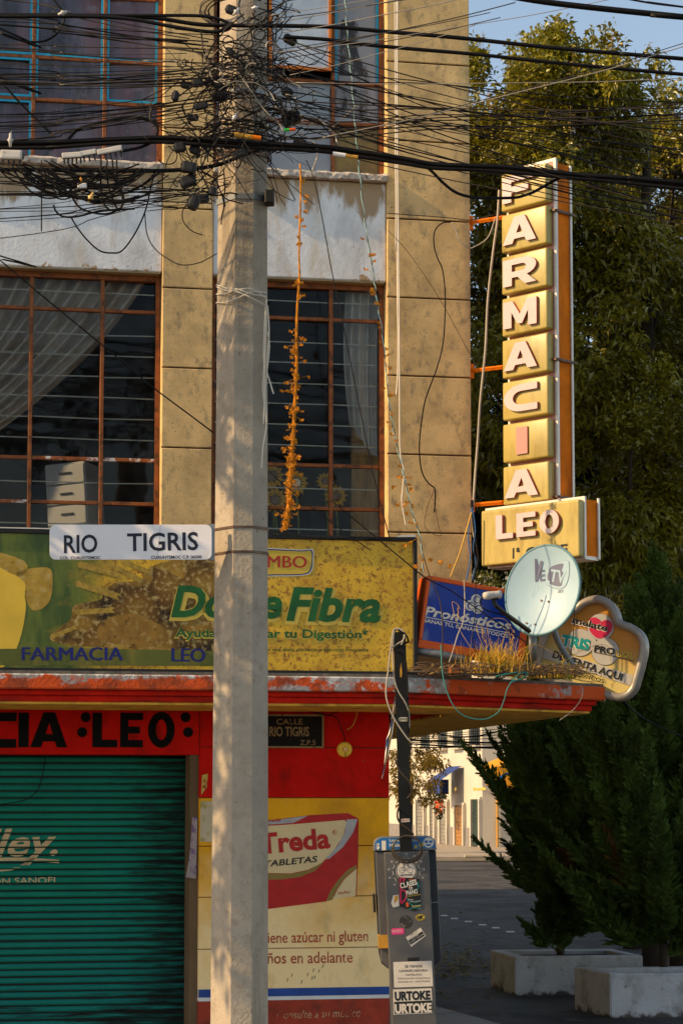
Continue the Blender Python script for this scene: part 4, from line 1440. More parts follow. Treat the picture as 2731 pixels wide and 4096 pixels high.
# ================================================================== cloud shaped lottery sign
so = at(2350, 2790, 14.7)
FC = fr_rot((so.x, so.y, so.z), R(-16), R(15))
cs = thing('cloud_shaped_sign', 'cloud shaped orange lottery sign with a silver rim, tilted at the canopy end', 'shop sign', FC)
Z7 = lambda x, y: (2130 + x * .3253, 2300 + y * .3253)
rim = [Z7(*p) for p in ((400, 470), (520, 425), (600, 360), (690, 315), (790, 300), (890, 330), (970, 400), (1010, 480), (1040, 570), (1100, 615),
                        (1190, 645), (1290, 710), (1345, 800), (1355, 920), (1325, 1080), (1275, 1260), (1235, 1390), (1160, 1470), (1060, 1500), (930, 1480),
                        (600, 1390), (200, 1290), (60, 1220), (50, 1100), (110, 850), (200, 620), (290, 500))]
rp3 = [(lambda p: (p[0], 0, p[1]))(FC.P(a, b, 0)) for a, b in rim]
sm_ = smooth_path(rp3, 5, True)
rr_ = (FC.P(2500, 2500)[0] - FC.P(2483, 2500)[0])
MB().tube(sm_, rr_, 10, closed=True).build('rim', CLOUDF, cs, smooth=True)
back = [(p.x, .09, p.z) for p in sm_]
MB().tube(back, rr_ * .95, 8, closed=True).build('rim', CLOUDF, cs, smooth=True)
mb = MB()
ns_ = len(sm_)
for k in range(ns_):
    a, b = sm_[k], sm_[(k + 1) % ns_]
    q = (Vector((b.x - a.x, 0, b.z - a.z)))
    mb.quad((a.x, .0, a.z), (a.x, .09, a.z), (b.x, .09, b.z), (b.x, .0, b.z))
mb.build('case', CLOUDF, cs)
q = list(reversed([(p.x, p.z) for p in sm_]))
MB().plate(q, .03, .05).build('face', CLOUDO, cs)
cy_ = .027
def cprint(pts, mat, lay, name='print', sm=0):
    return flat(cs, FC, [Z7(*p) for p in pts], mat, y=cy_ - .0012 * lay, name=name, smooth=sm)
C7 = lambda cx, cy, r, n=26: circle_px(cx, cy, r, n)
for c in ((830, 640, 168), (580, 830, 172), (890, 940, 172)):
    cprint(C7(c[0], c[1], c[2]), PBLACK, 1)
for i, c in enumerate(((830, 640, 164), (580, 830, 168), (890, 940, 168))):
    cprint(C7(c[0], c[1], c[2]), PGREY, 2 + i * .3)
cprint([(760, 760), (660, 800), (740, 850), (800, 900)], PGREY, 3)
cprint([(790, 775), (700, 690), (692, 610), (700, 540), (760, 520), (815, 545), (840, 575), (880, 555), (940, 560), (978, 610), (960, 690), (890, 760)], PMAG, 4, sm=4)
cprint([(100, 880), (380, 960), (1240, 1240), (1195, 1360), (700, 1200), (80, 1010)], PGREY, 2)
def ctext(s, a, b, cap, mat, lay, **k):
    return text(cs, FC, s, Z7(*a), Z7(*b), cap * .3253, mat, y=cy_ - .0012 * lay, **k)
ctext('melate', (470, 590), (912, 695), 92, PWHITE, 5, bold=.075)
ctext('melate', (478, 588), (908, 691), 84, PBLACK, 6, bold=.03)
ctext('TRIS', (330, 860), (690, 930), 150, PWHITE, 5, bold=.10)
ctext('TRIS', (338, 855), (686, 925), 142, PTEAL, 6, bold=.055)
ctext('PRO', (748, 935), (1000, 980), 82, PBLACK, 6, bold=.035)
ctext('GOL', (1000, 1000), (1245, 1040), 86, PBLACK, 5, bold=.04)
ctext('GOL', (1004, 998), (1241, 1036), 80, PYEL, 6, bold=.02)
stroke(cs, FC, [Z7(745, 945), Z7(1000, 1000), Z7(1245, 1065)], 2.4, PBLACK, y=cy_ - .007)
ctext('DE VENTA AQUI', (235, 1010), (1085, 1300), 95, PBLACK, 5, bold=.03)
ctext('PRONOSTICOS', (300, 1180), (870, 1330), 52, PBLACK, 5, bold=.01)
ctext('PARA LA ASISTENCIA PUBLICA', (330, 1240), (800, 1352), 24, PBLACK, 5)
x0, z0 = FC.P(2440, 2795)
MB().tube([(x0 - .3, .10, z0 + .1), (x0 - .75, .3, z0 + .03)], .02, 8).build('mounting_bar', GREYST, cs)

# ================================================================== satellite dish
dc = at(2176, 2364, 13.62)
FD = fr_rot((dc.x, dc.y, dc.z), R(-33), R(13), R(-8))
sd = thing('satellite_dish', 'pale satellite dish with grey lettering and a receiver arm on the canopy', 'satellite dish', FD)
ax_, az_ = .258, .296
DEEPD = .055


def dish_y(x, z):
    return -DEEPD * ((x / ax_) ** 2 + (z / az_) ** 2) + .02


mb = MB()
nr, na = 14, 56
for i in range(nr + 1):
    for k in range(na):
        r = i / nr
        a = 2 * math.pi * k / na
        x, z = ax_ * r * math.cos(a), az_ * r * math.sin(a)
        mb.v.append((x, dish_y(x, z), z))
for i in range(nr):
    for k in range(na):
        l = (k + 1) % na
        mb.f.append((i * na + k, i * na + l, (i + 1) * na + l, (i + 1) * na + k))
mb.build('reflector', DISHM, sd, smooth=True)
mb = MB()
for i in range(nr + 1):
    for k in range(na):
        r = i / nr
        a = 2 * math.pi * k / na
        x, z = ax_ * r * math.cos(a), az_ * r * math.sin(a)
        mb.v.append((x, dish_y(x, z) + .004, z))
for i in range(nr):
    for k in range(na):
        l = (k + 1) % na
        mb.f.append((i * na + k, (i + 1) * na + k, (i + 1) * na + l, i * na + l))
mb.build('back_shell', DISHR, sd, smooth=True)
rimp = []
for k in range(64):
    a = 2 * math.pi * k / 64
    rimp.append(((ax_ + .004) * math.cos(a), dish_y(ax_, 0) + .006, (az_ + .004) * math.sin(a)))
MB().tube(rimp, .009, 8, closed=True).build('rim', DISHR, sd, smooth=True)
DZ = lambda x, y: (1660 + x * .44, 2180 + y * .44)
kw = dict(y=-.004, warp=dish_y)


def dflat(pts, mat, lay, sm=0):
    q = [FD.P(*DZ(*p), -.01) for p in pts]
    if sm:
        q = [(p.x, p.z) for p in smooth_path([(a, 0, b) for a, b in q], sm, True)]
    me = bpy.data.meshes.new('print')
    cx_ = sum(p[0] for p in q) / len(q)
    cz_ = sum(p[1] for p in q) / len(q)
    v = [(cx_, dish_y(cx_, cz_) - .003 - .001 * lay, cz_)] + [(a, dish_y(a, b) - .003 - .001 * lay, b) for a, b in q]
    me.from_pydata(v, [], [(0, 1 + k, 1 + (k + 1) % len(q)) for k in range(len(q))])
    return link('print', me, mat, sd)


tvo = [(1195, 250), (1215, 200), (1290, 178), (1390, 178), (1402, 215), (1398, 270), (1370, 340), (1320, 388), (1240, 380), (1180, 345), (1172, 300)]
tvc = (1290, 280)
def grow(pts, f):
    return [(tvc[0] + (a - tvc[0]) * f, tvc[1] + (b - tvc[1]) * f) for a, b in pts]
tvo = [(1172, 290), (1185, 215), (1270, 160), (1390, 148), (1405, 180), (1400, 260), (1370, 350), (1320, 392), (1230, 380), (1175, 345)]
dflat(tvo, DISHT, 0, 4)
dflat(grow(tvo, .985), DISHM, 1, 4)
dflat(grow([(1187, 290), (1215, 205), (1290, 175), (1355, 172), (1366, 200), (1355, 290), (1325, 362), (1280, 370), (1210, 345)], 1.0), DISHT, 2, 4)
def dtext(s, a, b, cap, mat, lay, **k):
    text(sd, FD, s, DZ(*a), DZ(*b), cap * .44, mat, y=-.003 - .001 * lay, warp=dish_y, **k)
dtext('TV', (1205, 322), (1350, 345), 112, DISHM, 4, bold=.02)
dflat([(1090, 125), (1110, 130), (1104, 250), (1138, 142), (1162, 150), (1096, 326), (1077, 329)], DISHT, 0)
dtext('E', (1124, 322), (1170, 316), 98, DISHT, 0, bold=.02)
dtext('SKY', (1285, 428), (1342, 432), 26, DISHT, 0, bold=.02, shear=.2)
for p in ((1135, 500), (1200, 510), (1022, 716), (1098, 727)):
    x, z = FD.P(*DZ(*p), 0)
    MB().tube([(x, dish_y(x, z) - .006, z), (x, dish_y(x, z) + .004, z)], .007, 8).build('bolt', STRAP, sd)
# receiver arm: from the foot of the dish out to the left
def atD(x, y, d):
    return FD.L(at(*DZ(x, y), d))
a0, a1, a2 = atD(1040, 785, 13.52), atD(830, 635, 13.36), atD(725, 545, 13.26)
MB().tube([a0, a1], .016, 4).build('receiver_arm', DARKM, sd)
MB().tube([a1, a2, atD(715, 500, 13.26)], .014, 6).build('arm_elbow', DARKM, sd)
MB().tube([atD(625, 462, 13.22), atD(655, 460, 13.23), atD(740, 450, 13.26), atD(770, 448, 13.27)], [.022, .026, .022, .030], 12).build('receiver', PLAST, sd, smooth=True)
MB().tube([atD(700, 500, 13.26), atD(740, 470, 13.27)], .018, 6).build('receiver_clamp', DARKM, sd)
MB().tube(smooth_path([atD(612, 475, 13.22), atD(590, 510, 13.22), atD(620, 580, 13.25), atD(740, 620, 13.33), atD(830, 650, 13.37), atD(1000, 780, 13.5)], 6), .0045, 5).build('lead', CABLE, sd)
m0 = FD.L(at(2225, 2470, 13.95)); m1 = FD.L(at(2292, 2660, 14.15))
MB().tube(smooth_path([FD.L(at(2190, 2380, 13.85)), FD.L(at(2205, 2470, 13.98)), FD.L(at(2222, 2545, 14.02)), FD.L(at(2255, 2610, 14.05)), FD.L(at(2290, 2662, 14.08))], 6), .021, 10).build('mast', GREYST, sd, smooth=True)
MB().tube([FD.L(at(2130, 2540, 13.9)), FD.L(at(2128, 2640, 13.95))], .028, 10).build('mast', GREYST, sd, smooth=True)

# ================================================================== things on the canopy: weeds, twigs, cords
def blades(n, cen, spread, h, mat, name, label, cat, group=None, seed=1, curl=.6):
    r = random.Random(seed)
    t = thing(name, label, cat, FB)
    mb = MB()
    for k in range(n):
        b = Vector((cen.x + r.gauss(0, spread), cen.y + r.gauss(0, .07), ZT))
        a = r.uniform(0, 2 * math.pi)
        d = Vector((math.cos(a), math.sin(a) * .6, 0))
        L = h * r.uniform(.35, 1.15)
        cu = r.uniform(.2, 1) * curl
        w = r.uniform(.0028, .006)
        pts = []
        for i in range(6):
            u = i / 5
            pts.append(b + d * (L * (cu * u * u + .15 * u)) + Vector((0, 0, L * (u - cu * .55 * u * u * u))))
        side = Vector((d.y + .3, -d.x, 0)).normalized()
        for i in range(5):
            w0, w1 = w * (1 - i / 5.5), w * (1 - (i + 1) / 5.5)
            mb.quad(pts[i] - side * w0, pts[i] + side * w0, pts[i + 1] + side * w1, pts[i + 1] - side * w1)
    mb.build('blades', mat, t)['kind'] = 'stuff'
    return t


def canp(pxx, pyy, y=None):
    """a point standing on the canopy top"""
    g = ground(pxx, pyy, ZT)
    return FB.L(g)


def cpt(pxx, Y):
    p = at(pxx, 2690, Y)
    q = FB.L(p)
    q.z = ZT
    return q


gcs = [(blades(330, cpt(1995, 13.58), .085, .27, GRASS, 'grass_tuft', 'tall tuft of dry golden grass below the satellite dish', 'grass', seed=1), 0)]
g2 = blades(120, cpt(1970, 13.60), .05, .22, GRASSG, 'grass_tuft', 'green grass shoots among the dry grass left of the dish foot', 'grass', seed=4)
g3 = blades(150, cpt(2230, 13.95), .07, .15, GRASSG, 'grass_tuft', 'short green grass tuft in front of the cloud shaped sign', 'grass', seed=2)
g4 = blades(130, cpt(2200, 13.9), .16, .10, GRASS, 'grass_tuft', 'low dry grass along the canopy end right of the dish', 'grass', seed=3)
# long arching stalks
lg = thing('grass_stalk', 'long arching dry grass stalk with drooping seed heads before the blue sign', 'grass', FB)
mb = MB()
for pts in ([(1975, 2650), (1955, 2560), (1946, 2500), (1975, 2474), (2020, 2480), (2048, 2520)], [(1960, 2640), (1920, 2560), (1905, 2510), (1914, 2494), (1932, 2515)],
            [(2000, 2650), (2050, 2620), (2135, 2578), (2200, 2605), (2250, 2622)], [(1990, 2650), (2010, 2560), (2030, 2520), (2042, 2570)],
            [(1930, 2660), (1838, 2520), (1808, 2420), (1816, 2408), (1836, 2425)], [(2250, 2650), (2330, 2600), (2420, 2580), (2440, 2640), (2450, 2700)]):
    q = [FB.L(at(a, b, 13.55 + (.5 if a > 2300 else 0))) for a, b in pts]
    mb.tube(smooth_path(q, 6), .0017, 4)
    e_ = q[-1]
    for k in range(7):
        mb.tube([e_ + Vector((rng.uniform(-.01, .01), 0, -.012 * k)), e_ + Vector((rng.uniform(-.015, .015), -.005, -.012 * k - .02))], [.004, .001], 4)
mb.build('blades', GRASS, lg)['kind'] = 'stuff'
tw = MB()
r5 = random.Random(5)
for k in range(330):
    c = cpt(r5.uniform(1650, 2330), r5.uniform(13.4, 14.0))
    a = r5.gauss(0, .5) + (math.pi if r5.random() < .5 else 0)
    L = r5.uniform(.04, .22)
    z = ZT + r5.uniform(.003, .055)
    d = Vector((math.cos(a), math.sin(a) * .5, r5.uniform(-.15, .2))) * L
    tw.tube(smooth_path([c + Vector((0, 0, z - ZT)), c + d * .5 + Vector((0, 0, z - ZT + r5.uniform(-.01, .03))), c + d + Vector((0, 0, z - ZT))], 3), r5.uniform(.0015, .004), 4)
o = tw.build('twig_litter', TWIG)
o.matrix_world = FB.M
tag(o, kind='stuff')
tw = MB()
for k in range(150):
    c = cpt(r5.uniform(1650, 2330), r5.uniform(13.35, 13.9)) + Vector((0, 0, r5.uniform(.004, .06)))
    a, b = r5.uniform(0, 6.3), r5.uniform(0, 1)
    d = Vector((math.cos(a), math.sin(a), b)).normalized() * .02
    e_ = Vector((-d.y, d.x, .01))
    tw.quad(c - d, c + e_ * .5, c + d, c - e_ * .5)
o = tw.build('leaf_litter', PANIC)
o.matrix_world = FB.M
tag(o, kind='stuff')
bxx = cpt(1815, 13.42)
tb = thing('rusty_box', 'small rusty metal box on the canopy lip below the blue sign', 'box', FB.moved(bxx.x, bxx.y, ZT))
MB().box(-.03, .03, -.03, .03, .002, .05).build('case', RUST, tb, bevel=.003, seg=1)
MB().box(-.033, .033, -.033, .033, .0505, .056).build('lid', RUST, tb)


def cord(name, label, cat, pts, r, mat, fr=None, group=None, n=6, sides=5):
    """pts: (px, py, Y) surveyed points along the cord"""
    q = [at(a, b, c) for a, b, c in pts]
    w = q[0].copy()
    t = MB().tube([p - w for p in smooth_path(q, n)], r, sides)
    o = t.build(name, mat, None, smooth=True)
    o.location = w
    return tag(o, label, cat, group)


cord('wire', 'thin teal wire looping down in front of the canopy edge', 'wire', [(1762, 2580, 13.4), (1770, 2700, 13.25), (1800, 2800, 13.2), (1850, 2860, 13.2), (1930, 2878, 13.2), (1990, 2850, 13.2), (2015, 2800, 13.2), (2030, 2750, 13.2), (2070, 2700, 13.3), (2110, 2690, 13.5)], .0035, TEALC)
cord('wire', 'pale wire hanging off the right end of the canopy edge', 'wire', [(2332, 2760, 13.9), (2320, 2800, 13.9), (2285, 2845, 13.9), (2235, 2882, 13.9)], .003, CABLEL)
cord('wire', 'dark wire trailing from the cloud shaped sign down to the right', 'wire', [(2490, 2800, 14.8), (2540, 2850, 14.9), (2620, 2900, 15), (2760, 2960, 15)], .005, CABLE)
cord('wire', 'dark wire tied across the rim of the cloud shaped sign', 'wire', [(2292, 2418, 14.4), (2296, 2470, 14.35), (2288, 2560, 14.3), (2280, 2620, 14.2)], .004, CABLE)
cord('wire', 'white wire hanging in front of the blue sign', 'wire', [(1855, 2322, 13.5), (1858, 2400, 13.5), (1853, 2480, 13.45), (1830, 2540, 13.45), (1812, 2600, 13.45), (1795, 2650, 13.45)], .004, CABLEL)
cord('wire', 'dark twisted wire crossing the blue sign from upper left', 'wire', [(1690, 2215, 13.5), (1720, 2310, 13.45), (1755, 2390, 13.45), (1768, 2470, 13.45), (1770, 2560, 13.45), (1768, 2650, 13.45)], .004, CABLEB)
cord('wire', 'black wire running from billboard down to the dish across the blue sign', 'wire', [(1322, 2000, 13.3), (1480, 2130, 13.3), (1600, 2230, 13.3), (1700, 2310, 13.35), (1800, 2362, 13.38), (1900, 2430, 13.4), (1990, 2492, 13.4), (2110, 2575, 13.6)], .0042, CABLE)
cord('wire', 'thin dark wire hanging vertically past the clover emblem', 'wire', [(1894, 2190, 13.5), (1902, 2330, 13.5), (1900, 2450, 13.45), (1890, 2560, 13.45), (1925, 2650, 13.5)], .003, CABLE)
cord('wire', 'grey cable lying along the canopy lip', 'wire', [(1640, 2685, 13.5), (1760, 2692, 13.45), (1900, 2698, 13.42), (2040, 2692, 13.45), (2140, 2700, 13.55)], .008, CABLEG)
cord('wire', 'green wire lying in a loop on the canopy lip', 'wire', [(1980, 2706, 13.4), (2060, 2690, 13.42), (2108, 2690, 13.45), (2090, 2710, 13.4), (2040, 2730, 13.3)], .004, TEALC)

# ================================================================== hanging plants, strings and cords before the facade
def dried_flowers(mb, p, r, n=6):
    for k in range(n):
        a, b = r.uniform(0, 6.28), r.uniform(-1, 1)
        d = Vector((math.cos(a), math.sin(a) * .5, b)).normalized() * r.uniform(.012, .022)
        w = d.cross(Vector((.3, 1, .2))).normalized() * .006
        mb.quad(p, p + d * .6 + w, p + d, p + d * .6 - w)


r6 = random.Random(11)
vine_px = [(1200, 655), (1203, 760), (1196, 1000), (1198, 1100), (1195, 1150), (1189, 1230), (1186, 1350), (1187, 1456), (1181, 1582), (1176, 1670), (1172, 1757), (1166, 1815), (1166, 1870), (1158, 1940), (1158, 2003), (1148, 2070), (1140, 2118)]
q = smooth_path([FB.L(at(a, b, 13.45)) for a, b in vine_px], 8)
vn = thing('dried_vine', 'orange dried vine hanging beside the concrete pole before the white panel and window', 'plant', FB)
for s in range(3):
    st = MB()
    pts = []
    m = len(q)
    for i, p in enumerate(q):
        th = .003 + .009 * (i / m) ** 1.5
        a = i * .55 + s * 2.1
        pts.append(p + Vector((math.cos(a) * th, math.sin(a) * th, 0)))
    st.tube(pts, [.0032 + .0035 * (i / m) for i in range(m)], 5).build('stem', DRY, vn, smooth=True)
fl = MB()
m = len(q)
for k in range(150):
    u = r6.uniform(.05, 1)
    if u < .38 and r6.random() < .45:
        continue
    i = int(u * (m - 1))
    p = q[i]
    L = r6.uniform(.02, .11) if r6.random() < .5 else r6.uniform(.01, .035)
    if u < .38:
        L *= .6
    a = r6.choice((-1, 1)) * r6.uniform(.3, 1)
    e_ = p + Vector((a * L, r6.uniform(-.04, .02), r6.uniform(-.3, .45) * L))
    fl.tube(smooth_path([p, (p + e_) / 2 + Vector((0, 0, .01)), e_], 3), .0013, 4)
    dried_flowers(fl, e_, r6, r6.randint(5, 10))
for k in range(190):
    u = .35 + .65 * r6.random() ** .7
    p = q[int(u * (m - 1))] + Vector((r6.gauss(0, .005 + .010 * u), r6.gauss(0, .012), r6.gauss(0, .01)))
    dried_flowers(fl, p, r6, 2)
fl.build('flower_heads', DRY, vn)['kind'] = 'stuff'
str_px = [(1379, -20), (1389, 140), (1407, 337), (1424, 547), (1435, 666), (1459, 884), (1491, 1080), (1504, 1180), (1533, 1365), (1554, 1596), (1579, 1744), (1617, 1912), (1649, 2052), (1680, 2150), (1692, 2290)]
q2 = smooth_path([FB.L(at(a, b, 13.6)) for a, b in str_px], 10)
sv = thing('twisted_string', 'pale turquoise twisted string with dried orange flowers slanting down to the blue sign', 'string', FB)
for s, mt in ((0, STRINGC), (1, CABLEB)):
    pts = [p + Vector((math.cos(i * 1.3 + s * 3.14) * .004, math.sin(i * 1.3 + s * 3.14) * .004, 0)) for i, p in enumerate(q2)]
    MB().tube(pts, .0034 if s == 0 else .0022, 5).build('strand', mt, sv)
fl = MB()
for k in range(42):
    u = .30 + .70 * r6.random()
    p = q2[int(u * (len(q2) - 1))]
    e_ = p + Vector((r6.uniform(-.05, .03), r6.uniform(-.02, .01), r6.uniform(-.02, .03)))
    fl.tube([p, e_], .001, 4)
    dried_flowers(fl, e_, r6, r6.randint(5, 9))
for a, b in ((1620, 2180), (1640, 2170), (1660, 2265), (1690, 2280), (1575, 1950), (1588, 2020), (1720, 2240), (1760, 2250), (1800, 2265)):
    p = FB.L(at(a, b, 13.62))
    dried_flowers(fl, p, r6, 14)
    fl.tube([p, p + Vector((.05, 0, .03))], .001, 4)
fl.build('flower_heads', DRY, sv)['kind'] = 'stuff'
FY = lambda a: at(a, 1500, 14.3).y
def wallcord(label, pts, r, mat, off=.05, cat='cord', name='cord'):
    q = []
    for a, b in pts:
        x, z = FB.P(a, b, -off)
        q.append(FB.W(x, -off, z))
    w = q[0].copy()
    o = MB().tube([p - w for p in smooth_path(q, 6)], r, 5).build(name, mat, None, smooth=True)
    o.location = w
    return tag(o, label, cat)


wallcord('off white cord hanging on the right pillar, short end of the pair', [(1584, -30), (1582, 600), (1588, 1000), (1590, 1240), (1592, 1340), (1590, 1500), (1584, 1582)], .0058, WHITECORD)
wallcord('off white cord hanging on the right pillar, long end of the pair', [(1590, -30), (1589, 500), (1594, 1000), (1597, 1340), (1598, 1560), (1600, 1800), (1615, 1880), (1610, 1960), (1607, 2010), (1624, 2108)], .0055, WHITECORD, .06)
wallcord('thin pale cord parallel to the white pair on the right pillar', [(1578, -30), (1580, 300), (1583, 700), (1582, 1000)], .004, WHITECORD, .05)
wallcord('black cord curving down the middle of the right pillar', [(1803, 888), (1766, 893), (1738, 925), (1735, 980), (1750, 1035), (1768, 1075), (1779, 1160), (1779, 1260), (1770, 1380), (1744, 1480), (1710, 1570), (1692, 1640), (1677, 1765), (1680, 1850), (1692, 1900), (1715, 1935), (1737, 1954), (1740, 1995), (1736, 2050)], .0048, CABLE, .04)
wallcord('thin wire loop below the black cord on the right pillar', [(1737, 1956), (1715, 2010), (1700, 2070), (1700, 2110), (1730, 2135), (1763, 2142), (1755, 2110), (1735, 2010)], .002, CABLEB, .03)
wallcord('pale cord looping from the pillar edge to the sign arm', [(1806, 890), (1822, 920), (1835, 960), (1870, 990), (1895, 988), (1950, 950), (1980, 870)], .0045, CABLEL, .12)
wallcord('dark wire stretched across the pillar to the sign arm', [(1548, 853), (1640, 860), (1730, 866), (1810, 873), (1880, 880), (1960, 862), (2026, 858)], .0035, CABLEB, .08, 'wire', 'wire')
wallcord('grey brown cable hanging in the gap left of the pharmacy sign', [(1995, 760), (1988, 880), (1972, 1000), (1950, 1200), (1940, 1400), (1920, 1600), (1910, 1760), (1900, 1890), (1892, 2010), (1888, 2060), (1895, 2150)], .0085, CABLEL, .15, 'cable', 'cable')
wallcord('thin wire slanting across the pillar and past the letter boxes', [(1548, 918), (1640, 1020), (1760, 1200), (1880, 1420), (1960, 1560), (2040, 1690)], .002, CABLEB, .1, 'wire', 'wire')
wallcord('blue cord hanging at the pillar edge beside the name box', [(1888, 2030), (1878, 2080), (1872, 2150), (1880, 2230), (1868, 2300), (1866, 2320)], .005, BLUEC, .2)
wallcord('second blue cord twisted behind the name box edge', [(1890, 2040), (1900, 2120), (1892, 2190), (1902, 2250), (1886, 2320)], .004, BLUEC, .18)
wallcord('yellow cord slanting down the pillar to the blue sign', [(1885, 2050), (1868, 2110), (1842, 2200), (1820, 2260), (1800, 2310)], .0055, M('yellow cord', (0.55, 0.33, 0.06), 0.7, bump=0), .25)
wallcord('black cable bunch hanging at the building corner above the canopy', [(1886, 2000), (1893, 2100), (1905, 2180), (1912, 2240), (1900, 2290), (1890, 2330)], .010, CABLE, .16, 'cable', 'cable')

# ---- on the shop wall
pl_ = thing('street_plaque', 'old black street plaque with worn tan lettering on the red wall', 'street sign', FB.moved(FB.P(1180, 2990)[0], -.003, FB.P(1180, 2990)[1]))
FPQ = FB.moved(FB.P(1180, 2990)[0], -.003, FB.P(1180, 2990)[1])
a0, b0 = FPQ.P(1035, 2988); a1, b1 = FPQ.P(1293, 2862)
MB().box(a0, a1, -.008, .001, b0, b1).build('plate', PLAQUE, pl_, bevel=.002, seg=1)
for q in ((a0, a1, b0 - .006, b0 + .006), (a0, a1, b1 - .006, b1 + .006), (a1 - .010, a1 + .002, b0 + .0065, b1 - .0065)):
    MB().box(q[0], q[1], -.013, -.0085, q[2], q[3]).build('border', PLAQT, pl_)
text(pl_, FPQ, 'CALLE', (1106, 2898), (1211, 2897), 22, PLAQT, y=-.0095, bold=.004)
text(pl_, FPQ, 'RIO TIGRIS', (1078, 2944), (1236, 2944), 38, PLAQT, y=-.0095, bold=.02)
text(pl_, FPQ, 'Z.P.5', (1200, 2980), (1262, 2980), 20, PLAQT, y=-.0095, bold=.01)
lx, lz = FB.P(1376, 2998)
lm = thing('wall_bell', 'round cream wall bell on the red wall beside the black post', 'bell', FB.moved(lx, -.002, lz))
def lathe(prof, n=24, name='disc', mat=None, par=None):
    mb = MB()
    for (r, y) in prof:
        for k in range(n):
            a = 2 * math.pi * k / n
            mb.v.append((r * math.cos(a), y, r * math.sin(a)))
    for i in range(len(prof) - 1):
        for k in range(n):
            l = (k + 1) % n
            mb.f.append((i * n + k, i * n + l, (i + 1) * n + l, (i + 1) * n + k))
    mb.f.append(tuple((len(prof) - 1) * n + k for k in range(n)))
    return mb.build(name, mat, par, smooth=False)
lathe([(.052, .0), (.052, -.02), (.044, -.032), (.02, -.035), (.018, -.028)], 24, 'dish', PCREAMF, lm)
lathe([(.012, -.03), (.012, -.05), (.006, -.055)], 12, 'knob', CREAM, lm)
MB().tube([(0, -.05, -.02), (0, -.048, -.05)], .003, 4).build('clapper', DARKM, lm)
wallcord('dark doorbell wire drooping along the top of the red wall', [(1075, 2840), (1180, 2838), (1260, 2850), (1310, 2862), (1340, 2850), (1390, 2838), (1450, 2846), (1540, 2834)], .004, CABLE, .02, 'wire', 'wire')
wallcord('dark wire leading from the canopy down to the bell', [(1310, 2860), (1348, 2872), (1362, 2910), (1376, 2945), (1376, 2985)], .004, CABLE, .025, 'wire', 'wire')
wallcord('ochre wire end hanging beside the bell', [(1432, 2840), (1424, 2870), (1408, 2905), (1388, 2918)], .004, OCHTAPE, .03, 'wire', 'wire')
wallcord('black wire hanging on the teal shutter', [(184, 3028), (170, 3100), (152, 3160), (105, 3198), (40, 3212), (-10, 3220)], .0035, CABLE, -.265, 'wire', 'wire')
# torn poster hanging at the shutter edge
ps = thing('torn_poster', 'torn curling paper poster hanging at the edge of the teal shutter', 'poster', FB)
mb = MB()
for k in range(9):
    t = k / 8
    a, b = FB.P(769 - 14 * t - 14 * t ** 4, 3268 + 240 * t, -.01)
    c, d = FB.P(790 - 6 * t, 3270 + 245 * t, .0)
    mb.v += [(a, -.012 - .02 * t * t, b), (c, -.008, d)]
for k in range(8):
    mb.f.append((2 * k, 2 * k + 1, 2 * k + 3, 2 * k + 2))
mb.build('sheet', M('stained purple printed paper', (0.34, 0.27, 0.26), 0.8, layers=(((0.16, 0.09, 0.20), 14, 0.55, 0.06), ((0.10, 0.08, 0.08), 30, 0.66, 0.03)), bump=0.1), ps)

# ================================================================== payphone booth with its post
BYD = 12.1
bo = ground(1652, 4260, 0.12)
bpos = at(1650, 4096, BYD)
FBO = fr_rot((bpos.x, BYD, bpos.z), 0, R(-2.5))
zbot = .12
bth = thing('payphone_booth', 'grey payphone booth with a blue cap and many stickers below a black post', 'phone booth', FBO)
def bbox(p0, p1, y0, y1, name, mat, bev=.004, par=None):
    a, b = FBO.P(*p0, y0); c, d = FBO.P(*p1, y0)
    return MB().box(min(a, c), max(a, c), y0, y1, min(b, d), max(b, d)).build(name, mat, par or bth, bevel=bev, seg=2)
colz = FBO.L((bpos.x, BYD, .12)).z
x0, z1 = FBO.P(1536, 3411); x1, _ = FBO.P(1714, 3411)
MB().box(x0, x1, 0, .20, colz, z1).build('column', BOOTH, bth, bevel=.006, seg=2)
# shell behind with round corners
sh = [FBO.P(*p, .05) for p in [(1496, 3404), (1524, 3850), (1552, 3886), (1730, 3880), (1762, 3862), (1768, 3835), (1748, 3404)]]
sh = [FBO.P(1496, 3404, .05), FBO.P(1516, 3820, .05), FBO.P(1526, 3862, .05), FBO.P(1556, 3886, .05), FBO.P(1728, 3880, .05), FBO.P(1760, 3860, .05), FBO.P(1769, 3830, .05), FBO.P(1748, 3404, .05)]
MB().plate(sh, .205, .32).build('shell', BOOTHD, bth, bevel=.008, seg=2)
sh2 = [FBO.P(1502, 3410, .03), FBO.P(1524, 3850, .03), FBO.P(1558, 3880, .03), FBO.P(1566, 3880, .03), FBO.P(1540, 3410, .03)]
MB().plate(sh2, .12, .2045).build('side_panel', BOOTH, bth, bevel=.006, seg=2)
cap = [FBO.P(1494, 3405, .1)] + [FBO.P(1494 + 34 - 34 * math.cos(R(a)), 3378 - 30 * math.sin(R(a)), .1) for a in (0, 20, 45, 70, 90)] + [FBO.P(1743 - 34 + 34 * math.sin(R(a)), 3374 - 30 * math.cos(R(a)), .1) for a in (0, 20, 45, 70, 90)] + [FBO.P(1747, 3400, .1)]
cap.reverse()
MB().plate(cap, .11, .30).build('cap_shell', GREYST, bth, bevel=.006, seg=2)
cx_ = sum(p[0] for p in cap) / len(cap); cz_ = sum(p[1] for p in cap) / len(cap)
cap2 = [(cx_ + (a - cx_) * .945, cz_ + (b - cz_) * .80) for a, b in cap]
MB().plate(cap2, .1065, .1095).build('cap_print', BOOTHB, bth)
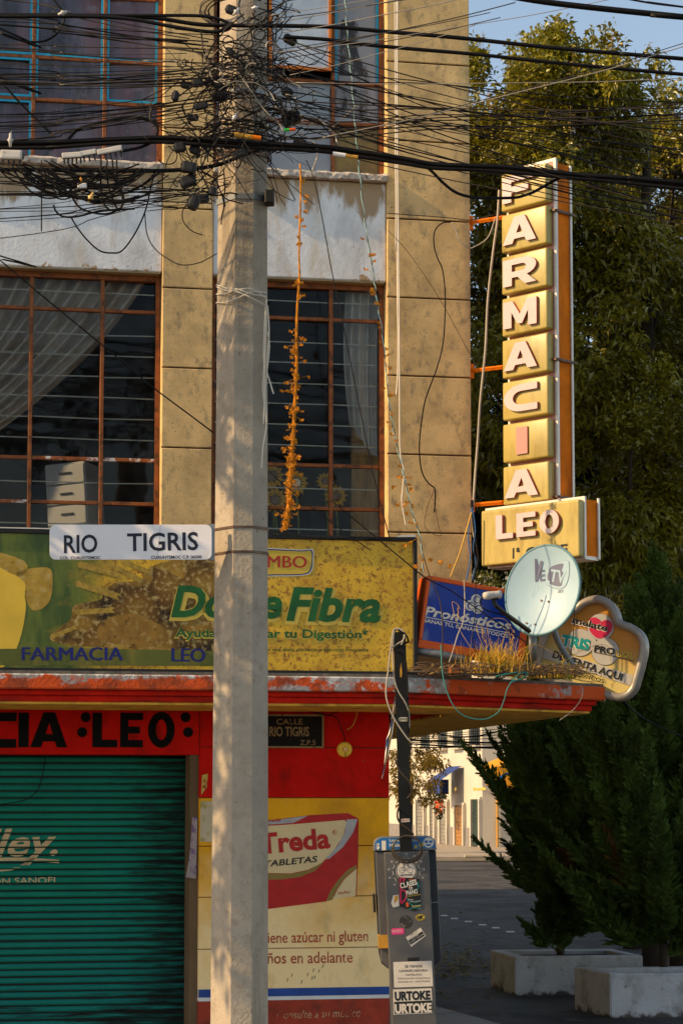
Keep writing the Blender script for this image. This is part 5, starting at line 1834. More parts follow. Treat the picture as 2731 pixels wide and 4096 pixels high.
text(bth, FBO, '$', (1504, 3395), (1518, 3395), 24, PWHITE, y=.105, bold=.04)
text(bth, FBO, '1', (1526, 3398), (1543, 3398), 38, PWHITE, y=.105, bold=.06)
text(bth, FBO, 'Larga Distancia', (1557, 3366), (1668, 3365), 11, PWHITE, y=.105, bold=.02)
text(bth, FBO, 'Nacional', (1557, 3387), (1624, 3386), 14, PWHITE, y=.105, bold=.03)
flat(bth, FBO, circle_px(1713, 3370, 21), PWHITE, y=.105, name='emblem')
for s in (-9, 9):
    flat(bth, FBO, [(1713 + s - 7, 3362), (1713 + s + 7, 3362), (1713 + s + 5, 3372), (1713 + s - 5, 3372)], BOOTHB, y=.1035, name='emblem')
flat(bth, FBO, [(1702, 3377), (1724, 3377), (1721, 3384), (1705, 3384)], BOOTHB, y=.1035, name='emblem')
for a in ((1662, 3386, 7), (1684, 3380, 10)):
    flat(bth, FBO, circle_px(*a), PYEL, y=.105, name='emblem')
# ochre tape round the side and lock
bbox((1511, 3742), (1562, 3792), .10, .2046, 'tape', OCHTAPE, 0)
bbox((1490, 3576), (1503, 3650), .15, .24, 'handle', DARKM, .01)
bbox((1724, 3608), (1752, 3611), .19, .2, 'seam', GREYST, 0)
# black post rising from the column
pa, pb = FBO.P(1575, 2530), FBO.P(1623, 2530)
pz0 = FBO.P(1620, 3408)[1]
pts = [at(1598, 2526, BYD), at(1625, 3411, BYD)]
q0, q1 = FBO.L(pts[0]), FBO.L(pts[1])
mb = MB()
hw = (FBO.P(1649, 3400)[0] - FBO.P(1601, 3400)[0]) / 2
for z, c in ((q1.z + .002, q1.x), (q0.z, q0.x)):
    for dx, dy in ((-hw, -.0), (hw, -.0), (hw, 2 * hw), (-hw, 2 * hw)):
        mb.v.append((c + dx, dy + .03, z))
mb.f += [(0, 1, 5, 4), (1, 2, 6, 5), (2, 3, 7, 6), (3, 0, 4, 7), (4, 5, 6, 7)]
post = mb.build('post', POSTB, bth)
flat(post, FBO, [(1598, 2680), (1604, 2650), (1608, 2690), (1605, 2710), (1600, 2708)], OCHTAPE, y=.028, name='rust_spot')
flat(post, FBO, [(1604, 3276), (1637, 3274), (1638, 3287), (1605, 3289)], PWHITE, y=.028, name='sticker')
text(post, FBO, 'MUNX', (1606, 3286), (1636, 3284), 9, PLRED, y=.0265, bold=.01, shear=.2)
for k in range(6):
    stroke(post, FBO, circle_px(1602 + 4.8 * k, 2877, 7.5, 12, 7.5) + [(1602 + 4.8 * k + 7.5, 2877)], 1.1, PWHITE, y=.028 - .0003 * k, name='sticker', n=2)
# stickers on the column
L5 = lambda x, y: (800 + x * .6378, 3000 + y * .6378)
B5 = lambda x, y: (1450 + x * .2338, 3250 + y * .2338)
def bst(pts, mat, lay, mp=B5, name='sticker', sm=0):
    return flat(bth, FBO, [mp(*p) for p in pts], mat, y=-.0008 - .0008 * lay, name=name, smooth=sm)
def btx(s, a, b, cap, mat, lay, mp=B5, k_=.2338, **kw):
    return text(bth, FBO, s, mp(*a), mp(*b), cap * k_, mat, y=-.0008 - .0008 * lay, **kw)
# cog shaped sticker
cog = []
ncog = 13
for k in range(ncog):
    a0_ = 2 * math.pi * k / ncog - 1.57
    for f, r in ((-.5, 232), (-.22, 236), (-.10, 312), (.10, 312), (.22, 236)):
        cog.append((745 + r * math.cos(a0_ + f * 2 * math.pi / ncog), 1010 + r * math.sin(a0_ + f * 2 * math.pi / ncog)))
bst(cog, PAPER, 0)
bst([(745 + (a - 745) * .955, 1010 + (b - 1010) * .955) for a, b in cog], BOOTH, 1)
bst(circle_px(745, 1010, 190), PBLACK, 2)
bst(circle_px(745, 1010, 180), PAPER, 2.4)
bst(circle_px(745, 1010, 172), PBLACK, 2.8)
bst(circle_px(745, 1000, 158), PAPER, 3.2)
for cx_b in (672, 812):
    stroke(bth, FBO, [B5(*p) for p in circle_px(cx_b, 985, 46, 14)] + [B5(cx_b + 46, 985)], 1.3, PBLACK, y=-.0045, name='sticker', n=2)
for pl2 in ([(672, 985), (705, 905), (790, 905), (735, 995), (672, 985)], [(700, 890), (735, 995), (690, 880)], [(775, 890), (812, 985)], [(770, 885), (800, 880)], [(685, 882), (715, 884)]):
    stroke(bth, FBO, [B5(*p) for p in pl2], 1.4, PBLACK, y=-.0045, name='sticker', n=1)
btx('URTOKE', (632, 1088), (858, 1075), 30, PBLACK, 5, bold=.04, shear=.2)
# piano lesson flyer
bst([(612, 1105), (970, 1130), (998, 1610), (900, 1690), (640, 1610)], PBLACK, 6, name='flyer')
for pts_, mt in (([(640, 1120), (652, 1560)], PMAG), ([(650, 1330), (730, 1345), (742, 1450), (690, 1530), (650, 1555)], PMAG), ([(650, 1120), (715, 1130), (690, 1180)], PMAG)):
    stroke(bth, FBO, [B5(*p) for p in pts_], 5.5, mt, y=-.0065, name='flyer')
for pts_, mt in (([(760, 1500), (860, 1590), (1000, 1580)], PTEAL), ([(740, 1450), (880, 1540), (995, 1500)], PTEAL), ([(920, 1240), (990, 1260)], PTEAL), ([(950, 1180), (945, 1300), (915, 1300)], PTEAL), ([(780, 1660), (880, 1630), (990, 1640)], PTEAL), ([(760, 1260), (850, 1290)], LORANGE), ([(790, 1150), (880, 1150)], LORANGE)):
    stroke(bth, FBO, [B5(*p) for p in pts_], 2.4, mt, y=-.0066, name='flyer')
btx('CLASES', (652, 1300), (935, 1225), 95, PWHITE, 8, bold=.03)
btx('DE', (796, 1320), (855, 1312), 48, PWHITE, 8, bold=.03)
btx('PIANO', (750, 1415), (945, 1380), 78, PWHITE, 8, bold=.03)
btx('CLASES ONLINE', (745, 1450), (985, 1410), 22, PYEL, 8)
btx('Maestra', (775, 1500), (870, 1497), 20, PWHITE, 8)
btx('clases a domicilio', (810, 1530), (990, 1520), 18, PWHITE, 8)
btx('55 18 04 83 98', (840, 1620), (990, 1610), 26, PYEL, 8, bold=.02)
bst([(735, 1550), (760, 1530), (790, 1560), (785, 1610), (750, 1620)], LORANGE, 7.4, name='flyer')
bst([(520, 1420), (615, 1405), (622, 1600), (520, 1625), (485, 1550)], PAPER, 4, name='torn_paper')
bst([(545, 1430), (610, 1415), (600, 1500), (540, 1560)], OCHTAPE, 4.6, name='torn_paper')
bst(circle_px(735, 1870, 112), M('sooty round mark', (0.03, 0.027, 0.025), 0.7, layers=(((0.12, 0.11, 0.1), 30, 0.6, 0.04),)), 1)
bst(circle_px(985, 1795, 84, 24, 58), PYEL, 1)
bst(circle_px(985, 1795, 76, 24, 51), PBLACK, 1.6)
bst(circle_px(985, 1795, 70, 24, 46), PYEL, 2.2)
btx('HK', (925, 1828), (1045, 1818), 66, PBLACK, 3, bold=.06, shear=.2)
bst([(492, 2000), (510, 1985), (680, 1975), (705, 1990), (706, 2070), (690, 2082), (515, 2092), (494, 2078)], PINK, 1)
btx('PACHECO', (512, 2062), (678, 2046), 50, PAPER, 2, bold=.0)
bst([(738, 2135), (990, 1968), (1080, 2110), (830, 2300)], PAPER, 1)
bst([(772, 2185), (1020, 2030), (1060, 2105), (818, 2262)], PBLACK, 2)
btx('HELLO', (815, 2120), (945, 2040), 34, PBLACK, 2)
btx('Pintando', (790, 2200), (960, 2100), 34, PAPER, 3, shear=.2)
btx('cada noche', (815, 2235), (1050, 2080), 30, PAPER, 3, shear=.2)
k5 = .6378
bst([(1300, 1303), (1374, 1300), (1376, 1330), (1302, 1332)], PBLACK, 1, L5)
bst([(1211, 1330), (1452, 1322), (1460, 1482), (1216, 1490)], PAPER, 1.6, L5, name='notice')
for s_, a, b, cp, bd in (('SE VENDE', (1282, 1365), (1392, 1362), 16, .01), ('LAVASECADORA', (1248, 1392), (1426, 1388), 14, .01), ('SAMSUNG', (1287, 1416), (1390, 1414), 12, 0), ('FUNCIONANDO ECONOMICO', (1238, 1438), (1442, 1434), 9, 0), ('5637182104 / 5557742840', (1240, 1460), (1438, 1454), 9, 0)):
    btx(s_, a, b, cp, PBLACK, 3, L5, k5, bold=bd)
bst([(1209, 1502), (1450, 1494), (1460, 1650), (1212, 1660)], PAPER, 1.6, L5)
bst([(1216, 1580), (1453, 1570), (1458, 1646), (1218, 1655)], PBLACK, 2.4, L5)
btx('URTOKE', (1220, 1570), (1444, 1562), 58, PBLACK, 3, L5, k5, bold=.05)
btx('URTOKE', (1222, 1650), (1452, 1641), 60, PAPER, 4, L5, k5, bold=.05)
# coil of wire round the post foot
coil = thing('wire_coil', 'coil of stiff wire hung round the foot of the black post on the booth', 'wire', FBO)
for cx_b, cy_b, rx, ry, yo in ((770, 620, 248, 228, -.02), (765, 600, 235, 200, -.028), (760, 640, 262, 225, -.012)):
    pts = []
    for k in range(28):
        a = 2 * math.pi * k / 28
        x, z = FBO.P(*B5(cx_b + rx * math.cos(a), cy_b + ry * math.sin(a)), yo)
        pts.append((x, yo + .004 * math.sin(3 * a) + (.12 if math.sin(a) < -.5 else 0) * 0, z))
    MB().tube(pts, .0042, 6, closed=True).build('turn', CABLEG, coil, smooth=True)
# cables wound on the post
def pcord(label, pts, r, mat, cat='cable'):
    q = [at(a, b, BYD - c) for a, b, c in pts]
    w = q[0].copy()
    o = MB().tube([p - w for p in smooth_path(q, 6)], r, 6).build('cable', mat, None, smooth=True)
    o.location = w
    return tag(o, label, cat)
pcord('pale cable looping over the top of the black post and down its left side', [(1604, 2580, .02), (1616, 2545, .02), (1605, 2518, .01), (1580, 2515, 0), (1570, 2535, .02), (1562, 2590, .03), (1552, 2680, .03), (1543, 2770, .03), (1556, 2830, .03), (1580, 2880, .02), (1612, 2930, .02), (1640, 2965, .02), (1668, 2984, .02)], .0045, CABLEL)
pcord('second pale cable spiralling down the front of the black post', [(1566, 2590, .02), (1590, 2575, .02), (1612, 2560, .02), (1618, 2535, .02), (1598, 2520, .0), (1576, 2530, .0), (1570, 2620, .0), (1574, 2700, .02), (1590, 2760, .02), (1620, 2810, .02), (1634, 2850, .0), (1636, 2910, .0)], .0045, CABLEL)
pcord('black cable wound round the black post', [(1592, 2520, .02), (1622, 2540, .02), (1632, 2565, .01), (1622, 2572, -.05), (1576, 2600, .02), (1620, 2640, .02), (1632, 2860, .0), (1634, 2930, .0)], .006, CABLE)
pcord('black cable hugging the lower post and ending in the coil', [(1582, 3040, .02), (1596, 3080, .02), (1630, 3120, .02), (1646, 3150, .01), (1640, 3180, -.02), (1600, 3220, -.05), (1588, 3260, .02), (1600, 3292, .02), (1640, 3322, .02), (1652, 3340, .01)], .0055, CABLEB)
# folded banner scrap hanging beside the post
bs = thing('torn_banner', 'narrow torn banner scrap of blue, white and yellow hanging left of the black post', 'banner', FB)
mats_b = (ENAMEL, BLUEP, PYEL, ENAMEL)
lx_ = [(1576, 2790, 1580), (1572, 2830, 1578), (1564, 2880, 1576), (1553, 2935, 1570), (1543, 2960, 1566), (1540, 3010, 1556), (1536, 3060, 1543), (1526, 3115, 1528)]
for k, mt in enumerate(mats_b):
    mb = MB()
    for i, (a, b, c) in enumerate(lx_):
        for u in (k / 4, (k + 1) / 4):
            p = FB.L(at(a + (c - a) * u, b, 12.3 + (.015 if (int(u * 4) + i) % 2 else 0)))
            mb.v.append(tuple(p))
    for i in range(len(lx_) - 1):
        mb.f.append((2 * i, 2 * i + 1, 2 * i + 3, 2 * i + 2))
    mb.build('strip', mt, bs)
gd = thing('wall_sign', 'green round sign edge sticking out of the building corner behind the black post', 'sign', FB)
MB().plate([(lambda p: (p.x, p.z))(FB.L(at(a, b, 14.0))) for a, b in ((1550, 3140), (1562, 3132), (1571, 3105), (1572, 3080), (1567, 3055), (1550, 3040))], .04, .07).build('disc', LIME, gd)

# ================================================================== overhead cables
CY0 = 10.45
def cable(label, pts, r, mat=CABLE, group=None, Y=CY0, dY=0.0, name='cable', n=6, sides=6):
    pts = [tuple(p) for p in pts]
    if pts[-1][0] > 2740:          # runs on past the picture to the next pole
        (x0_, y0_), (x1_, y1_) = pts[-2][:2], pts[-1][:2]
        pts.append((x1_ + 2600, y1_ + (y1_ - y0_) / (x1_ - x0_) * 2600) + pts[-1][2:])
    if pts[0][0] < -30:
        (x0_, y0_), (x1_, y1_) = pts[0][:2], pts[1][:2]
        pts.insert(0, (x0_ - 2600, y0_ - (y1_ - y0_) / (x1_ - x0_) * 1300) + pts[0][2:])
    q = [(a, b, (c[0] if c else Y) + dY * (a - 960) / 1000) for a, b, *c in pts]
    return cord(name, label, 'cable', q, r, mat, group=group, n=n, sides=sides)


cable('thick black cable crossing the top of the picture above the pole', [(-60, 60), (180, 61), (330, 62), (520, 66), (640, 74), (800, 98), (960, 102), (1095, 103), (1333, 108), (1537, 126), (1731, 142), (1900, 158), (2177, 188), (2450, 212), (2790, 240)], .0105)
cable('thick black cable running just below the topmost one at the upper left', [(-60, 66), (330, 66), (520, 76), (700, 108), (850, 128), (905, 110), (930, 90)], .0095, Y=10.35)
cable('black cable ending in a loop against the pole near the top left', [(-60, 58), (500, 62), (760, 62), (850, 70), (910, 90), (922, 108), (900, 122), (840, 126), (700, 112)], .0085, Y=10.4)
cable('black cable second from the top right of the pole', [(1137, 147), (1305, 158), (1431, 175), (1640, 195), (1900, 217), (2140, 243), (2400, 268), (2790, 303)], .0095)
cable('thickest black cable at the top right corner of the sky', [(2020, -18), (2180, 8), (2400, 34), (2731, 68), (2800, 74)], .0150, Y=10.2)
cable('thin black cable at the very top right corner', [(2480, -10), (2600, 12), (2731, 28), (2790, 36)], .005, Y=10.2)
# main bundle: separate strands side by side
for k, (dy, r, lab) in enumerate(((0, .012, 'upper strand of the thick cable bundle crossing the pole to the pharmacy sign'), (10, .011, 'middle strand of the thick cable bundle crossing the pole to the pharmacy sign'), (19, .010, 'lower strand of the thick cable bundle crossing the pole to the pharmacy sign'), (5, .009, 'rear strand of the thick cable bundle crossing the pole to the pharmacy sign'))):
    r7 = random.Random(k)
    cable(lab, [(a, b + dy + r7.uniform(-5, 5)) for a, b in ((-60, 568), (200, 566), (420, 560), (640, 553), (800, 556), (940, 566), (1150, 577), (1300, 590), (1431, 606), (1607, 632), (1731, 652), (1900, 664), (2050, 672), (2305, 696), (2520, 712), (2790, 738))], r, Y=10.38 + .03 * (k % 2))
cable('single black cable below the sill at the left, rising to the pole', [(-60, 678), (200, 680), (450, 683), (640, 683), (760, 676), (870, 660), (960, 625), (1040, 598)], .0105, Y=10.5)
cable('black cable sagging from the bundle across the pillar and up to the letter F', [(1690, 655), (1731, 690), (1770, 730), (1814, 765), (1860, 783), (1920, 792), (2050, 791), (2100, 780), (2139, 765), (2215, 722), (2273, 697)], .0075)
cable('black cable looping at the top left corner from a bright clamp', [(-40, 95), (0, 130), (60, 155), (130, 168), (190, 160), (235, 128), (257, 85), (250, 45), (225, 10), (200, -20)], .0055)
cable('dark slanting cable from the left edge down to the splice boxes', [(-40, 290), (0, 322), (80, 410), (170, 500), (215, 545)], .006)
cable('thin dark wire slanting over the lower left window to the pole', [(-60, 1005), (0, 1040), (130, 1150), (300, 1290), (470, 1430), (620, 1555), (760, 1660), (856, 1732)], .0042, Y=11.2)
cable('black cable arching over the splice boxes at the left', [(200, 590), (260, 570), (310, 520), (370, 500), (480, 475), (560, 472), (618, 492), (630, 530), (610, 565), (560, 590), (480, 606)], .0085, Y=10.4)
cable('thin dark wire slanting down from the tangle across the white panel', [(1225, 640), (1256, 720), (1290, 880), (1322, 1060), (1358, 1230), (1400, 1440), (1440, 1640), (1480, 1840), (1520, 2010), (1560, 2160)], .0032, Y=13.3)
cable('thin dark wire slanting over the middle window to the billboard top', [(1068, 1880), (1180, 1975), (1280, 2055), (1380, 2130), (1480, 2200)], .003, Y=13.0)

thin = random.Random(21)
G1 = 'thin dark wires fanning out right of the pole'
L1 = 'thin dark overhead wire fanning from the tangle across the right pillar'
ends = [(2790, 420), (2790, 445), (2790, 470), (2790, 492), (2790, 520), (2790, 545), (2790, 600), (2790, 640), (2790, 690), (2790, 845), (2790, 870), (2790, 895), (2790, 760), (2790, 800)]
for k in range(34):
    a = (thin.uniform(1080, 1220), thin.uniform(150, 560))
    e_ = thin.choice(ends)
    b = (e_[0], e_[1] + thin.uniform(-25, 25))
    mid = (1731, a[1] * .55 + b[1] * .42 + thin.uniform(-10, 30))
    q1 = ((a[0] + mid[0]) / 2, (a[1] + mid[1]) / 2 + thin.uniform(0, 14))
    q3 = ((b[0] + mid[0]) / 2, (b[1] + mid[1]) / 2 + thin.uniform(0, 14))
    cable(L1, [a, q1, mid, q3, b], thin.uniform(.0022, .0040), thin.choice((CABLE, CABLE, CABLEB)), G1, Y=10.45 + thin.uniform(-.15, .15), n=5, sides=4)
L2, G2 = 'pale sunlit wire rising from the pole to the upper right', 'pale wires rising to the upper right'
for a, b, s in (((1085, 60), (1900, -80), 6), ((1090, 75), (1930, -60), 8), ((1080, 220), (2060, 10), 10), ((1100, 210), (2450, -5), 14), ((1095, 200), (1960, 50), 8),
                ((1120, 235), (2000, 70), 10), ((1265, 560), (2790, 155), 16), ((1290, 550), (2790, 168), 18), ((1160, 300), (1900, 100), 10), ((1180, 330), (2790, 310), 12),
                ((1100, 90), (1760, -40), 5), ((1130, 130), (1900, -20), 8)):
    m_ = ((a[0] + b[0]) / 2, (a[1] + b[1]) / 2 + s)
    cable(L2, [a, ((a[0] + m_[0]) / 2, (a[1] + m_[1]) / 2 + s * .5), m_, ((b[0] + m_[0]) / 2, (b[1] + m_[1]) / 2 + s * .5), b], thin.uniform(.0018, .0032), thin.choice((CABLEL, CABLEL, CABLEG)), G2, Y=10.3, n=4, sides=4)
L3, G3 = 'thin dark overhead wire crossing the upper left window to the pole', 'thin dark wires left of the pole'
for k in range(44):
    y0 = thin.choice((-20, 60, 90, 100, 170, 190, 260, 290, 300, 310, 320, 335, 345, 470, 500, 515, 530, 560, 575)) + thin.uniform(-12, 12)
    y1 = 240 + .5 * (y0 - 200) + thin.uniform(-50, 60)
    x1 = thin.uniform(720, 960)
    sg_ = thin.uniform(2, 16)
    cable(L3, [(-60, y0), (x1 * .3, y0 * .7 + y1 * .3 + sg_), (x1 * .65, y0 * .35 + y1 * .65 + sg_), (x1, y1)], thin.uniform(.0018, .0042), thin.choice((CABLE, CABLE, CABLEB, CABLEG)), G3, Y=10.45 + thin.uniform(-.15, .1), n=5, sides=4)
L4, G4 = 'thin wire stretched low over the white panel left of the pole', 'thin wires over the left white panel'
for k in range(18):
    y0 = thin.choice((700, 715, 725, 730, 760, 780, 840, 880, 890, 955)) + thin.uniform(-6, 6)
    y1 = thin.uniform(690, 840) if y0 < 860 else thin.uniform(745, 800)
    x1 = thin.uniform(680, 900)
    cable(L4, [(-60, y0), (x1 * .5, (y0 + y1) / 2 + thin.uniform(0, 14)), (x1, y1)], thin.uniform(.0018, .0034), thin.choice((CABLE, CABLEB, CABLEG, CABLE)), G4, Y=10.6 + thin.uniform(-.1, .1), n=6, sides=4)
L5_, G5 = 'black cable loop drooping below the splice boxes at the left', 'cable loops below the splice boxes'
for k in range(36):
    a = (thin.uniform(-60, 300), thin.uniform(640, 690))
    b = (a[0] + thin.uniform(230, 480), thin.uniform(655, 700) if thin.random() < .6 else thin.uniform(700, 790))
    b = (min(b[0], 860), b[1])
    d = thin.uniform(25, 120)
    sk = thin.uniform(.38, .62)
    pts = []
    for i in range(9):
        t = i / 8
        tt = t ** (math.log(.5) / math.log(sk))
        pts.append((a[0] + (b[0] - a[0]) * t, a[1] + (b[1] - a[1]) * t + d * 4 * tt * (1 - tt)))
    cable(L5_, pts, thin.uniform(.0030, .0052), CABLE, G5, Y=10.4 + thin.uniform(-.12, .12), n=3, sides=5)
for pts in ([(405, 640), (404, 720), (410, 790), (425, 828), (455, 842), (486, 830), (496, 790), (480, 750), (458, 715), (450, 640)], [(430, 640), (428, 700), (445, 780), (470, 835), (480, 838), (492, 800), (470, 720), (468, 640)],
            [(290, 790), (320, 830), (370, 850), (420, 856), (460, 846), (480, 832)], [(215, 820), (225, 845), (250, 865), (290, 868), (330, 862), (400, 845), (540, 835)]):
    cable(L5_, pts, .005, CABLE, G5, Y=10.35, n=6)
cable('wide thin cable loop hanging deep over the left white panel', [(285, 868), (310, 910), (350, 960), (400, 1003), (450, 1012), (490, 1002), (540, 935), (580, 850), (600, 770), (620, 680)], .004, Y=10.6)
cable('thin cable loop swinging from the panel edge across the left pillar', [(580, 850), (590, 940), (625, 1000), (680, 1040), (730, 1060), (800, 1050), (868, 1014)], .003, CABLEB, Y=10.7)
cable('thin cable loop hanging against the left pillar beside the pole', [(745, 820), (730, 850), (736, 890), (770, 925), (812, 940)], .003, CABLEB, Y=10.8)
cable('thin cable hanging straight down over the left white panel', [(167, 640), (168, 760), (167, 925)], .0035, CABLEB, Y=10.6)

# splice closures and clamps hanging in the cables
def splice(label, cx, cy, L, h, ang_, mat, Y=10.3, group=None, plugs=0):
    p = at(cx, cy, Y)
    f = fr_rot(p, 0, R(ang_))
    t = thing('splice_box', label, 'cable box', f, group=group)
    k = Y / F
    MB().box(-L * k / 2, L * k / 2, -h * k / 2, h * k / 2, -h * k / 2, h * k / 2).build('case', mat, t, bevel=h * k * .22, seg=2)
    MB().box(-L * k / 2 - .004, -L * k / 2 + .012, -h * k * .3, h * k * .3, -h * k * .3, h * k * .3).build('end_cap', DARKM, t)
    MB().box(L * k / 2 - .012, L * k / 2 + .004, -h * k * .3, h * k * .3, -h * k * .3, h * k * .3).build('end_cap', DARKM, t)
    for i in range(plugs):
        x = (-L / 2 + L * (i + .5) / plugs) * k
        MB().tube([(x, 0, -h * k / 2), (x, -.004, -h * k / 2 - .03)], .0045, 6).build('plug', DARKM, t)
    return t


splice('pale grey splice box at the left edge with bright knobs on top', 48, 622, 92, 40, 2, PLAST, plugs=4)
for a in (10, 75):
    p = at(a, 592, 10.28)
splice('long pale splice box left of the pole, first of the row', 290, 622, 84, 24, -4, PLAST, plugs=5)
splice('pale splice box in the middle of the row under the window', 355, 612, 66, 22, -10, PLAST, plugs=3)
splice('pale splice box nearest the pole in the row under the window', 440, 602, 105, 24, -11, PLAST, plugs=5)
splice('small white clip box hanging among the cable loops', 330, 744, 38, 20, -3, ENAMEL)
def clamp(label, cx, cy, rpx, Y=10.3, mat=PLAST, L=1.6, ang_=60):
    p = at(cx, cy, Y)
    f = fr_rot(p, 0, R(ang_))
    t = thing('cable_clamp', label, 'clamp', f)
    k = rpx * Y / F
    MB().tube([(0, 0, -k * L), (0, 0, -k * .6), (0, 0, 0), (0, 0, k * .6), (0, 0, k * L)], [k * .35, k * .5, k, k * .5, k * .4], 10).build('body', mat, t, smooth=True)
    MB().tube([(0, 0, k * L), (k * .4, 0, k * (L + .8))], k * .16, 6).build('hook', GREYST, t)


clamp('white insulator standing on the leftmost splice box', 43, 560, 14, ang_=0, L=2)
clamp('bright clamp holding the loop at the top left', 252, 52, 13, ang_=70, mat=PLAST)
clamp('orange lit insulator dangling among the cable loops', 364, 790, 14, mat=M('amber insulator', (0.70, 0.42, 0.12), 0.3, var=0.1, spec=0.6), ang_=25)
clamp('small amber insulator hanging above the white clip box', 325, 716, 7, mat=M('dark amber insulator', (0.65, 0.25, 0.03), 0.3, var=0.1, spec=0.6), ang_=-15, L=1.4)
clamp('shiny clamp on the pole face near the top', 945, 47, 12, ang_=40)
clamp('shiny clamp on the pole at the bottom of the sunlit streak', 938, 468, 10, ang_=30, mat=ENAMEL)
clamp('white clamp just right of the pole at the top', 1020, 30, 9, ang_=80, mat=ENAMEL)
LB, GB = 'small black splice box hanging in the cable tangle', 'black splice boxes in the tangle'
for a, b, L, h, an in ((925, 40, 40, 34, 20), (922, 208, 30, 26, 40), (742, 340, 34, 28, 15), (790, 332, 40, 30, -10), (880, 380, 60, 40, 10), (805, 425, 52, 26, -15), (770, 470, 44, 24, 8),
                       (1150, 370, 40, 36, 30), (1165, 475, 74, 52, -24), (1160, 160, 50, 34, 30), (702, 385, 22, 42, 10), (755, 670, 56, 44, 10), (752, 725, 62, 46, -20), (775, 810, 40, 60, 20),
                       (812, 795, 44, 36, -5), (850, 765, 26, 36, 0), (780, 600, 38, 34, 25), (720, 590, 44, 36, -10), (960, 615, 56, 30, -20), (1200, 575, 50, 34, 10), (880, 345, 50, 26, 25), (1110, 300, 44, 26, -30)):
    splice(LB, a, b, L, h, an, DARKM, Y=10.35 + thin.uniform(-.1, .2), group=GB)
sp = at(1158, 519, 10.25)
tg = thing('cable_marker', 'small green and red marker tube in the tangle right of the pole', 'marker', fr_rot(sp, 0, R(-4)))
MB().tube([(-.028, 0, 0), (-.001, 0, 0)], .008, 8).build('green_half', LIME, tg)
MB().tube([(0, 0, 0), (.030, 0, 0)], .008, 8).build('red_half', LORANGE, tg)
sp = at(985, 545, 10.3)
tg = thing('cable_sleeve', 'yellow and orange sleeve strapped across the pole below the tangle', 'sleeve', fr_rot(sp, 0, R(8)))
MB().tube([(-.06, 0, 0), (.03, 0, 0)], .013, 8).build('yellow_part', OCHTAPE, tg)
MB().tube([(.0305, 0, 0), (.075, 0, 0)], .012, 8).build('orange_part', SIGN_B, tg)
sp = at(1382, 622, 10.33)
tg = thing('cable_sleeve', 'white and yellow sleeve on the cable bundle above the middle sill', 'sleeve', fr_rot(sp, 0, R(9)))
MB().tube([(-.065, 0, 0), (.0, 0, 0)], .011, 8).build('white_part', ENAMEL, tg)
MB().tube([(.0005, 0, 0), (.062, 0, 0)], .010, 8).build('yellow_part', OCHTAPE, tg)

# the unpickable tangle round the pole
tm = {CABLE: MB(), CABLEG: MB(), CABLEL: MB()}
rt = random.Random(77)
for k in range(300):
    zone = rt.choice(((850, 290, 230, 60), (1000, 250, 170, 70), (960, 400, 240, 110), (1130, 420, 120, 140), (800, 520, 150, 90), (990, 290, 200, 90), (860, 600, 170, 80), (1050, 90, 80, 60), (800, 720, 120, 110), (960, 290, 150, 50)))
    c = (rt.gauss(zone[0], zone[2] * .5), rt.gauss(zone[1], zone[3] * .55))
    if c[0] > 1300 or c[0] < 640:
        continue
    ang_ = rt.choice((0, 3.14)) + rt.gauss(0, .7)
    cur = rt.gauss(0, .16)
    st_ = rt.uniform(14, 40)
    n_ = rt.randint(4, 9)
    if rt.random() < .16:
        cur, st_, n_ = rt.choice((-1, 1)) * rt.uniform(.5, .8), rt.uniform(10, 22), rt.randint(7, 11)
    pts = []
    x, y, Y = c[0], c[1], 10.5 + rt.uniform(-.3, .22)
    for i in range(n_):
        pts.append(at(x, y, Y))
        ang_ += cur + rt.gauss(0, .2)
        x += math.cos(ang_) * st_
        y += math.sin(ang_) * st_
        Y += rt.uniform(-.02, .02)
    mt = rt.choices((CABLE, CABLEG, CABLEL), (.80, .15, .05))[0]
    tm[mt].tube(smooth_path(pts, 4), rt.uniform(.0014, .0042), 4)
# long strays arcing out of the tangle
for k in range(90):
    a = (rt.uniform(860, 1120), rt.uniform(200, 620))
    b = (a[0] + rt.choice((-1, 1)) * rt.uniform(60, 230), a[1] + rt.uniform(-60, 250))
    m_ = ((a[0] + b[0]) / 2 + rt.uniform(-50, 50), (a[1] + b[1]) / 2 + rt.uniform(-20, 70))
    Y = 10.5 + rt.uniform(-.25, .2)
    mt = rt.choices((CABLE, CABLEG, CABLEL), (.8, .14, .06))[0]
    tm[mt].tube(smooth_path([at(*a, Y), at(*m_, Y), at(*b, Y)], 7), rt.uniform(.0014, .0032), 4)
# tight wraps round the pole
for k in range(46):
    z = FP.P(966, rt.choice((60, 250, 270, 300, 320, 350, 420, 500, 545, 570)) + rt.uniform(-14, 14))[1]
    dz = rt.uniform(-.07, .07)
    rr = .175 + rt.uniform(0, .06)
    a0_ = rt.uniform(0, 6.28)
    pts = [FP.W(math.cos(a0_ + t * .45) * rr * 1.0, math.sin(a0_ + t * .45) * rr, z + dz * t / 8 + rt.uniform(-.01, .01)) for t in range(rt.randint(6, 14))]
    mt = rt.choices((CABLE, CABLEG, CABLEL), (.72, .20, .08))[0]
    tm[mt].tube(smooth_path(pts, 3), rt.uniform(.002, .005), 4)
for mt, mb in tm.items():
    tag(mb.build('cable_tangle', mt), kind='stuff')

